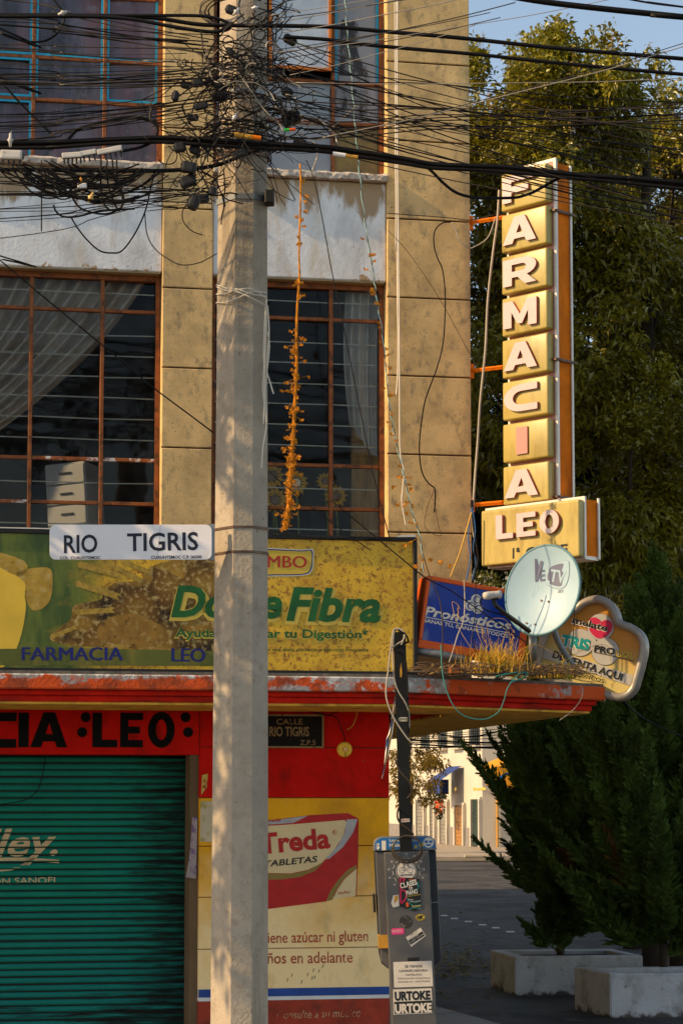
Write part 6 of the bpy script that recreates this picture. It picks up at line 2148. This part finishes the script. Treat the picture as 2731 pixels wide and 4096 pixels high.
# ================================================================== planters
def planter(A, B, Rr, h, label):
    A, B, Rr = Vector(A), Vector(B), Vector(Rr)
    f = Fr((A.x, A.y, 0), Rr - A)
    t = thing('planter', label, 'planter', f)
    a, b, r = f.L(A), f.L(B), f.L(Rr)
    d = Vector((b.x, b.y))
    pts = [(0, 0), (r.x, 0), (r.x + d.x, d.y), (d.x, d.y)]
    ux = r.x
    w = .13
    def q(s, u):
        return (ux * s + d.x * u, d.y * u)
    sw, uw = w / ux, w / d.length
    inner = [q(sw, uw), q(1 - sw, uw), q(1 - sw, 1 - uw), q(sw, 1 - uw)]
    walls = ((pts[0], pts[1], inner[1], inner[0]), (pts[1], pts[2], inner[2], inner[1]), (pts[2], pts[3], inner[3], inner[2]), (pts[3], pts[0], inner[0], inner[3]))
    for wl in walls:
        MB().prism(list(wl), -.02, h).build('wall', PLANT_W, t, bevel=.012, seg=1)
    MB().prism(inner, .0, h - .05).build('soil', SOIL, t)
    return t


gA, gB = ground(2059, 3982), ground(1961, 3948)
planter(gA, gB, gA + Vector((1.45, .15, 0)), .43, 'white planter farther back, beside the road')
gA2, gB2 = ground(2440, 4071), ground(2296, 4038)
planter(gA2, gB2, gA2 + Vector((2.6, .2, 0)), .44, 'white planter in front, cut off by the right edge')


# ================================================================== trees (vectorised leaves)
def mesh_np(name, V, Fq, mat, parent=None, smooth=False):
    me = bpy.data.meshes.new(name)
    V = np.asarray(V, dtype=np.float32)
    Fq = np.asarray(Fq, dtype=np.int32)
    k = Fq.shape[1]
    me.vertices.add(len(V))
    me.vertices.foreach_set('co', V.ravel())
    me.loops.add(Fq.size)
    me.loops.foreach_set('vertex_index', Fq.ravel())
    me.polygons.add(len(Fq))
    me.polygons.foreach_set('loop_start', np.arange(0, Fq.size, k, dtype=np.int32))
    me.polygons.foreach_set('loop_total', np.full(len(Fq), k, dtype=np.int32))
    me.update(calc_edges=True)
    return link(name, me, mat, parent, smooth)


def norm(a):
    return a / np.maximum(np.linalg.norm(a, axis=-1, keepdims=True), 1e-9)


def leaf_mesh(pos, dirs, length, width, rgen, droop=.35):
    """each leaf: a folded, drooping blade of four triangles-worth of two quads"""
    n = len(pos)
    d = norm(dirs)
    rnd = norm(rgen.normal(size=(n, 3)))
    side = norm(np.cross(d, rnd))
    up = np.cross(side, d)
    L = length[:, None]
    W = width[:, None]
    mid = pos + d * L * .5 + up * L * .06
    tip = pos + d * L + np.array([0, 0, -1]) * L * droop
    l = mid + side * W * .5 - up * W * .12
    r = mid - side * W * .5 - up * W * .12
    V = np.stack([pos, l, mid, r, tip], 1).reshape(-1, 3)
    b = (np.arange(n) * 5)[:, None]
    Fq = np.concatenate([b + np.array([0, 2, 1, 0])[None, :3], b + np.array([1, 2, 4]), b + np.array([0, 3, 2]), b + np.array([3, 4, 2])], 0)
    return V, Fq


def crown_points(c, rad, n, rgen, shell=.55, lumps=26, lump_r=.34, bias=None):
    c, rad = np.array(c), np.array(rad)
    lc = norm(rgen.normal(size=(lumps, 3))) * (rgen.uniform(.35, .86, (lumps, 1)) ** .7)
    k = rgen.integers(0, lumps, n)
    p = lc[k] + norm(rgen.normal(size=(n, 3))) * (rgen.uniform(0, 1, (n, 1)) ** .45) * lump_r * rgen.uniform(.6, 1.2, (lumps, 1))[k]
    return c + p * rad, p


def broad_tree(name, label, crowns, base, mat, n, leaf_len, seed, group=None, per=10, heads=None, limb_mat=BARK, shell=.3, lumps=30, lump_r=.33):
    rg = np.random.default_rng(seed)
    t = thing(name, label, 'tree', loc=base, group=group)
    o = np.array(base)
    allV, allF, nv = [], [], 0
    limbs = MB()
    b0 = Vector((0, 0, 0))
    for (c, rad, share) in crowns:
        m = int(n * share)
        p, loc_ = crown_points(np.array(c) - o, rad, m, rg, lumps=lumps, lump_r=lump_r)
        out = norm(p - (np.array(c) - o) + np.array([0, 0, .25]) * np.array(rad)[2])
        # rosette of leaves round each shoot tip
        pp = np.repeat(p, per, 0)
        oo = np.repeat(out, per, 0)
        dd = norm(norm(rg.normal(size=pp.shape)) + oo * .75 + np.array([0, 0, .05]))
        pp = pp + rg.normal(size=pp.shape) * leaf_len * .35
        V, Fq = leaf_mesh(pp, dd, leaf_len * rg.uniform(.6, 1.15, len(pp)), leaf_len * .36 * rg.uniform(.7, 1.2, len(pp)), rg)
        allV.append(V)
        allF.append(Fq + nv)
        nv += len(V)
        for k in range(3):
            e_ = p[rg.integers(0, m)]
            limbs.tube(smooth_path([Vector((c[0] - o[0], c[1] - o[1], c[2] - o[2] - rad[2] * .7)), (Vector(e_) + Vector((c[0] - o[0], c[1] - o[1], c[2] - o[2] - rad[2] * .3))) / 2, Vector(e_)], 5), [.036 * (1 - .85 * i / 10) for i in range(11)], 5)
    f = mesh_np('crown', np.concatenate(allV), np.concatenate(allF), mat, t)
    f['kind'] = 'stuff'
    limbs.build('limbs', limb_mat, t)
    top = max(c[2] - o[2] for c, _, _ in crowns)
    MB().tube(smooth_path([Vector((0, 0, -.05)), Vector((.05, .0, top * .4)), Vector((0, .05, top * .8)), Vector((.05, 0, top))], 5), [.17 * (1 - .8 * i / 15) for i in range(16)], 9).build('trunk', limb_mat, t, smooth=True)
    if heads:
        hv = MB()
        for (hx, hy, Y) in heads:
            b = at(hx, hy, Y) - Vector(base)
            for k in range(26):
                u = rg.uniform(0, 1)
                e_ = b + Vector((rg.normal() * .05 * (1 - u), rg.normal() * .05 * (1 - u), -.18 + .30 * u))
                d = Vector((rg.normal(), rg.normal(), rg.uniform(0, 1))).normalized() * .035
                w = Vector((d.y, -d.x, .2)).normalized() * .004
                hv.quad(e_ - w, e_ + w, e_ + d + w, e_ + d - w)
            hv.tube([b + Vector((0, 0, -.3)), b + Vector((0, 0, .14))], .003, 4)
        hv.build('seed_heads', PANIC, t)['kind'] = 'stuff'
    return t


def P3(a, b, Y):
    p = at(a, b, Y)
    return (p.x, p.y, p.z)


t1c = [(P3(2290, 690, 24.0), (1.35, 1.5, 1.75), .30), (P3(1965, 760, 24.5), (.95, 1.2, 1.80), .20), (P3(2150, 1450, 24.5), (1.5, 1.5, 1.9), .20),
       (P3(2520, 1200, 24.6), (1.3, 1.5, 1.8), .20), (P3(2510, 1860, 23.8), (1.45, .8, 1.6), .20), (P3(2340, 430, 24.0), (.95, 1.2, .95), .10)]
hd = [(2200, 125, 23.6), (2255, 165, 23.4), (2445, 160, 23.7), (2165, 150, 23.5), (2290, 235, 22.9), (1955, 400, 23.4), (2280, 470, 22.8), (1930, 170, 24), (2240, 210, 23.2), (2540, 245, 24)]
broad_tree('broadleaf_tree', 'tall glossy leaved tree behind the pharmacy sign, its sunlit top against the sky', t1c, (P3(2600, 2600, 24.5)[0], 24.5, 0), LEAFA, 9500, .115, 5, heads=hd, per=10, lumps=30, lump_r=.25)
t2c = [(P3(2650, 830, 27.0), (1.25, 1.5, 1.6), .5), (P3(2760, 1350, 27.0), (1.4, 1.5, 2.0), .3), (P3(2600, 1500, 27), (1.5, 1.5, 1.2), .2), (P3(2620, 2000, 26), (.9, .8, 1.2), .15)]
hd2 = [(2690, 395, 26.4), (2550, 400, 26.5), (2450, 600, 26.2), (2600, 560, 26), (2650, 510, 26), (2640, 700, 25.8)]
broad_tree('broadleaf_tree', 'second glossy leaved tree standing lower at the right edge behind the sign', t2c, (P3(2700, 2600, 27)[0], 27.0, 0), LEAFA, 5600, .115, 6, heads=hd2, per=10, lumps=30, lump_r=.25)
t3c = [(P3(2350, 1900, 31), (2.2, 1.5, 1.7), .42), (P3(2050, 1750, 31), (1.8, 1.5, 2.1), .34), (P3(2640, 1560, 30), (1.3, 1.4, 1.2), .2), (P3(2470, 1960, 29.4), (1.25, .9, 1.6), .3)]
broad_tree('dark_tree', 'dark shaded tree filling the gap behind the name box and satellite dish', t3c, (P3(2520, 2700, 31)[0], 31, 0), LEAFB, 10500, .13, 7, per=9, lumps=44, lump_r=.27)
t4c = [(P3(2700, 1900, 52), (1.6, 2, 2.0), .6), (P3(2600, 2250, 52), (2.4, 2, 1.6), .4)]
broad_tree('sunlit_tree', 'sunlit yellow green tree far behind at the right edge', t4c, (P3(2700, 2700, 52)[0], 52, 0), LEAFM, 3600, .2, 8, per=8)
t6c = [(P3(2250, 2300, 58), (3.2, 2, 2.6), .5), (P3(2520, 2620, 58), (3.4, 2, 3.2), .5)]
broad_tree('sunlit_tree', 'sunlit mottled tree glimpsed between the dish and the cloud shaped sign', t6c, (P3(2600, 2900, 58)[0], 58, 0), LEAFM, 3800, .2, 9, per=9)
t5c = [(P3(1650, 3080, 77), (1.35, 1.6, 1.5), .55), (P3(1740, 3040, 77), (.6, 1.0, .5), .08), (P3(1600, 2780, 78), (2.0, 2.4, 2.0), .33)]
broad_tree('street_tree', 'small yellowing street tree half hidden behind the black post', t5c, (P3(1630, 3400, 77)[0], 77, .13), LEAFY, 620, .19, 10, per=8, lumps=26, lump_r=.22)
broad_tree('street_tree', 'leafy street tree just beyond the left edge that dapples the concrete pole', [((-4.7, 9.98, 5.75), (1.0, .7, 2.0), 1.0)], (-5.3, 9.4, 0), LEAFB, 330, .16, 12, per=9, lumps=20, lump_r=.30)
ob_ = thing('flowering_bush', 'orange flowering bush at the right edge behind the tall conifer', 'bush', loc=P3(2700, 2060, 48))
pp, _ = crown_points((0, 0, 0), (.45, .5, .22), 420, nrg)
V, Fq = leaf_mesh(pp, nrg.normal(size=pp.shape), np.full(len(pp), .09), np.full(len(pp), .06), nrg)
mesh_np('blossom', V, Fq, ORB, ob_)
MB().tube([(0, 0, 0), (.1, 0, -1.5), (.2, .1, -8.0)], .05, 6).build('stem', BARK, ob_)


def conifer(label, base, H, prof, n, seed, dead=()):
    rg = np.random.default_rng(seed)
    t = thing('conifer', label, 'tree', loc=base)
    MB().tube(smooth_path([(0, 0, -.05), (.02, .01, H * .4), (-.01, 0, H * .75), (0, 0, H * .97)], 6), [.05 * (1 - .9 * i / 18) for i in range(19)], 7).build('trunk', BARK, t, smooth=True)
    V, D = [], []
    for k in range(n):
        u = rg.uniform(.02, 1) ** .85
        h = H * u
        rmax = prof(u) * (rg.uniform(.42, 1.12) if rg.random() < .80 else rg.uniform(1.15, 1.6) - .35 * u)
        az = rg.uniform(0, 2 * math.pi)
        el = .72 + .55 * u + rg.normal() * .16
        d = np.array([math.cos(az) * math.cos(el), math.sin(az) * math.cos(el), math.sin(el) * .8])
        d /= np.linalg.norm(d)
        L = max(.12, rmax)
        start = np.array([0, 0, max(.05, h - L * d[2] * .7)])
        end = start + d * L / max(.35, math.hypot(d[0], d[1]))
        axis = end - start
        AL = np.linalg.norm(axis)
        a = axis / AL
        s1 = np.cross(a, [0, 0, 1]); s1 /= max(np.linalg.norm(s1), 1e-6)
        s2 = np.cross(s1, a)
        roll = rg.uniform(-.6, .6)
        s1, s2 = s1 * math.cos(roll) + s2 * math.sin(roll), s2 * math.cos(roll) - s1 * math.sin(roll)
        m = int(9 + AL * 16)
        ts = np.linspace(.30, 1, m)
        isdead = any(abs(end[0] - q[0]) < q[2] and abs(end[2] - q[1]) < q[2] and end[1] < 0 for q in dead)
        for i, tt in enumerate(ts):
            c = start + axis * tt + np.array([0, 0, .10 * AL * tt * tt])
            sl = (.30 * (1 - tt) + .055) * min(1, AL * 1.1)
            for sg2 in (-1, 1):
                dd = a * .80 + s1 * sg2 * .62 + s2 * rg.normal() * .22 + np.array([0, 0, .18])
                dd /= np.linalg.norm(dd)
                for j in range(5):
                    f = (j + .3) / 5
                    b = c + dd * sl * f
                    for sg3 in ((-1, 1) if j < 4 else (0,)):
                        e_ = dd * .85 + (s1 * sg3 * .45 + s2 * rg.normal() * .25) + rg.normal(size=3) * .08
                        ln = sl * .50 * rg.uniform(.7, 1.25) + .014
                        (D if isdead else V).append((*b, *(e_ / np.linalg.norm(e_) * ln)))
    for nm, arr, mt in (('foliage', V, CONIF), ('dead_foliage', D, CONIFD)):
        if not arr:
            continue
        arr = np.array(arr)
        b, e_ = arr[:, :3], arr[:, 3:]
        w = norm(np.cross(e_, norm(rg.normal(size=e_.shape)))) * (np.linalg.norm(e_, axis=1, keepdims=True) * .15 + .0026)
        VV = np.stack([b, b + e_ * .45 + w, b + e_, b + e_ * .45 - w], 1).reshape(-1, 3)
        o = mesh_np(nm, VV, np.arange(len(VV)).reshape(-1, 4), mt, t)
        o['kind'] = 'stuff'
    return t


g1 = ground(2165, 3965)
conifer('dark feathery conifer in the farther planter, leaning out over the road', (g1.x + .20, 24.1, .36), 2.85,
        lambda u: (.42 + .42 * math.exp(-((u - .58) / .28) ** 2)) * (1 - u ** 5) + .06, 270, 31, dead=((.0, 1.45, .10), (-.02, 1.25, .08)))
g2_ = ground(2560, 4055)
conifer('tall dark conifer in the front planter at the right edge', (at(2650, 3800, 22.2).x, 22.2, .36), 4.25,
        lambda u: 1.22 * (1 - u) ** .95 * (.70 + .30 * min(1, u * 5)) + .06, 380, 32, dead=((-.60, 2.15, .10), (-.72, 1.3, .09)))

# fallen leaves on the ground
fv = MB()
for k in range(420):
    if rng.random() < .75:
        g = ground(rng.gauss(1840, 70), rng.gauss(3860, 32))
    else:
        g = ground(rng.uniform(1750, 2060), rng.uniform(3560, 4060))
    a = rng.uniform(0, 6.28)
    d = Vector((math.cos(a), math.sin(a), rng.uniform(-.1, .3))) * rng.uniform(.03, .06)
    w = Vector((-d.y, d.x, .01)) * .5
    c = Vector((g.x, g.y, .012 + rng.uniform(0, .02)))
    fv.quad(c - d, c + w, c + d, c - w)
tag(fv.build('fallen_leaves', LEAFY), kind='stuff')

# ================================================================== far side of the road
FD_C = ground(1928, 3402)
fs = sheet('far_pavement', [(-60, 72.0), (60, 72.0), (60, 140), (-60, 140)], .13, FARPAVE, .15)
fdir = Vector((.216, -.976, 0))
FF = Fr((FD_C.x, FD_C.y, .13), fdir)
fb = thing('far_building', 'off white sunlit building across the road with narrow shuttered doors', 'building', FF)
FH = 15.0
MB().box(-40, 0, .02, 12, 0, FH).build('wall', FWALL, fb)
mb = MB()
sides_doors = []
Z3 = lambda x, y: (1600 + x * .3508, 2820 + y * .3508)
def fx_(x, y=1400):
    return FF.P(*Z3(x, y))[0]
def fz_(y, x):
    return FF.P(*Z3(x, y))[1]
for (xa, xb, yt, mt, nm) in ((835, 918, 1075, FGREEN, 'shutter'), (648, 735, 1140, FBROWN, 'shutter'), (475, 548, 1100, FGREY, 'shutter'), (365, 405, 1100, FGREY, 'shutter'), (205, 285, 1080, FGREY, 'shutter'), (60, 130, 1080, FGREY, 'shutter')):
    a, b = fx_(xa), fx_(xb)
    zt = fz_(yt, (xa + xb) / 2)
    dr_ = MB().box(a, b, -.03, .01, 0, zt).build('door', mt if nm else mt, fb)
    k = 0
    while k * .16 < zt - .1:
        MB().box(a + .03, b - .03, -.06, -.031, .03 + k * .16, .15 + k * .16).build('slat', mt, dr_)
        k += 1
    MB().box(a - .12, b + .12, -.075, -.0, zt + .001, zt + .10).build('lintel', FWALL, fb)
    for x in (a - .17, b + .01):
        MB().box(x, x + .16, -.13, .0, 0, zt).build('door_post', FWALL, fb)
MB().box(-30, -.3, -.02, .0, 0.0, .75).build('base_band', FDADO, fb)
for (xa, xb, yb) in ((1052, 1160, 470), (800, 900, 500), (620, 705, 530), (440, 530, 545), (245, 330, 570), (60, 130, 590)):
    a, b = fx_(xa, 400), fx_(xb, 400)
    if b > -.15:
        sh_ = b + .3
        a, b = a - sh_, b - sh_
    z0 = fz_(yb, (xa + xb) / 2)
    z0 = 4.15
    wd_ = MB().box(a, b, -.02, .01, z0, z0 + 2.0).build('window', FGLASS, fb)
    for k in range(5):
        x = a + (b - a) * (k + .5) / 5
        MB().box(x - .02, x + .02, -.10, -.07, z0, z0 + 1.9).build('window_bar', DARKM, wd_)
    for k in range(4):
        MB().box(a, b, -.068, -.045, z0 + .3 + .45 * k, z0 + .34 + .45 * k).build('window_bar', DARKM, wd_)
    MB().box(a - .12, b + .12, -.22, .0, z0 - .14, z0 - .01).build('sill', FWALL, wd_)
# street front of the same house, turned to the camera
FF2 = Fr(FF.O, (1, .06, 0))
fc2 = MB()
fr0 = FF2
dd_ = bpy.data.objects.new('street_front', None)
dd_.parent = fb
dd_.matrix_basis = FF.M.inverted() @ FF2.M
col.objects.link(dd_)
MB().box(.012, 26, .003, .3, 0, FH).build('front_wall', FWALL, dd_)
MB().box(1.3, 12, -.02, .002, 0, .85).build('green_base', LIME, dd_)
MB().box(1.4, 4.2, -.05, .001, .86, 2.6).build('white_shutter', WHITEP, dd_)
MB().tube([(.6, -.08, 0), (.6, -.08, 2.6), (.45, -.08, 2.75)], .05, 6).build('gas_pipe', OCHTAPE, dd_)
for x in (2.2, 5.5, 9):
    w_ = MB().box(x, x + 1.1, -.04, .002, 4.2, 6.0).build('front_window', FGLASS, dd_)
# awnings
bx_, bz_ = FF.P(*Z3(650, 1010))
ba = thing('blue_awning', 'small navy awning with yellow lettering over a shuttered doorway', 'awning', FF.moved(bx_, 0, bz_))
sl_w = 1.0
FBA = FF.moved(bx_, 0, bz_)
mb = MB()
n = 10
for k in range(n):
    a, b = -sl_w + 2 * sl_w * k / n, -sl_w + 2 * sl_w * (k + 1) / n
    q = MB().quad((a, -1.0, .55), (b, -1.0, .55), (b, -.1, 1.15), (a, -.1, 1.15))
    q.build('panel', AWB, ba)
MB().box(-sl_w, sl_w, -1.03, -1.005, 0, .55).build('valance', AWB, ba)
MB().prism([(-sl_w - .02, -1.0), (-sl_w, -1.0), (-sl_w, -.1), (-sl_w - .02, -.1)], 0, .6).build('side_cheek', AWB, ba)
MB().tube([(-sl_w, -1.0, .0), (-sl_w, -.1, .0)], .03, 5).build('frame', DARKM, ba)
wv = MB()
for k, (a, b) in enumerate(((-.9, -.5), (-.38, .06), (.2, .5))):
    wv.box(a, b, -1.045, -1.032, .17, .40)
text(ba, FBA.moved(0, -1.04, 0), 'Fonda', Z3(552, 975), Z3(690, 965), 36 * .35, PYEL, y=0, bold=.05)
text(ba, FBA.moved(-1.0, 0, 0), 'F-', Z3(548, 985), Z3(575, 975), 40 * .35, PYEL, y=-1.04)
# swag of greenery under the awning
sw = thing('hanging_garland', 'green and red garland hanging under the navy awning', 'garland', FF.moved(bx_ + .3, -.9, bz_ - .5))
for nm, mt, c, r, n_ in (('leaves', LEAFB, (0, 0, .35), (1.0, .2, .22), 240), ('blossom', LORANGE, (.1, 0, -.05), (.35, .2, .4), 90), ('leaves', LEAFB, (.1, 0, -.15), (.4, .2, .5), 160)):
    pp, _ = crown_points(c, r, n_, nrg)
    V, Fq = leaf_mesh(pp, nrg.normal(size=pp.shape), np.full(len(pp), .12), np.full(len(pp), .08), nrg)
    mesh_np(nm, V, Fq, mt, sw)
oo = at(*Z3(980, 940), 80.5)
FA2 = Fr((oo.x, 80.5, oo.z), (1, 0, 0))
oa = thing('orange_awning', 'large orange awning with a blue curve, partly behind the conifer', 'awning', FA2)
q = [FA2.P(*Z3(*p)) for p in ((980, 760), (1110, 705), (1230, 665), (1420, 690), (1620, 760), (1620, 960), (1300, 965), (1120, 965), (985, 915))]
q.reverse()
MB().plate(q, 0, .08).build('front', AWO, oa)
q3 = [FA2.P(*Z3(*p)) for p in ((980, 760), (1110, 705), (1230, 665), (1420, 690), (1620, 760))]
mb = MB()
for i in range(len(q3) - 1):
    a, b = q3[i], q3[i + 1]
    mb.quad((a[0], .0805, a[1]), (b[0], .0805, b[1]), (b[0], 2.2, b[1] + .3), (a[0], 2.2, a[1] + .3))
mb.build('roof', AWO, oa)
stroke(oa, FA2, [Z3(1112, 860), Z3(1150, 820), Z3(1200, 790), Z3(1258, 782)], 9, AWBL, y=-.02)
stroke(oa, FA2, [Z3(1225, 715), Z3(1235, 698), Z3(1252, 700), Z3(1255, 718)], 3, LIME, y=-.02)
# kerb ramp and manhole on the far pavement
kr = thing('kerb_stone', 'short pale block beside the far kerb', 'kerb', loc=ground(1915, 3430, .13))
MB().box(-.5, .5, -.3, .3, .001, .09).build('stone', FARPAVE, kr, bevel=.02, seg=1)
MB().box(.51, 1.6, -.25, .25, .001, .05).build('lid', PAVE, kr)
# wires across the far road
L6_, G6 = 'black wire across the road below the canopy', 'wires below the canopy'
for a, b, s, r in (((1640, 2960), (2120, 2972), 4, .012), ((1640, 2975), (2120, 2996), 4, .010), ((1640, 2990), (2080, 2984), 2, .007), ((1640, 2968), (2100, 2984), 1, .006), ((1640, 2955), (2100, 2930), 6, .005), ((1640, 2950), (2100, 2915), 4, .004), ((1640, 2945), (2100, 2905), 3, .004), ((1640, 2962), (2100, 2945), 5, .005)):
    cord('wire', L6_, 'wire', [(a[0], a[1], 40), ((a[0] + b[0]) / 2, (a[1] + b[1]) / 2 + s, 40), (b[0], b[1], 40)], r * 1.6, CABLE, group=G6, n=3, sides=4)
cord('wire', 'black wire swooping under the canopy to the conifers', 'wire', [(1740, 2930, 30), (1790, 2944, 30), (1850, 2948, 30), (1920, 2942, 30), (2010, 2920, 30), (2090, 2885, 30), (2180, 2840, 30)], .011, CABLE)
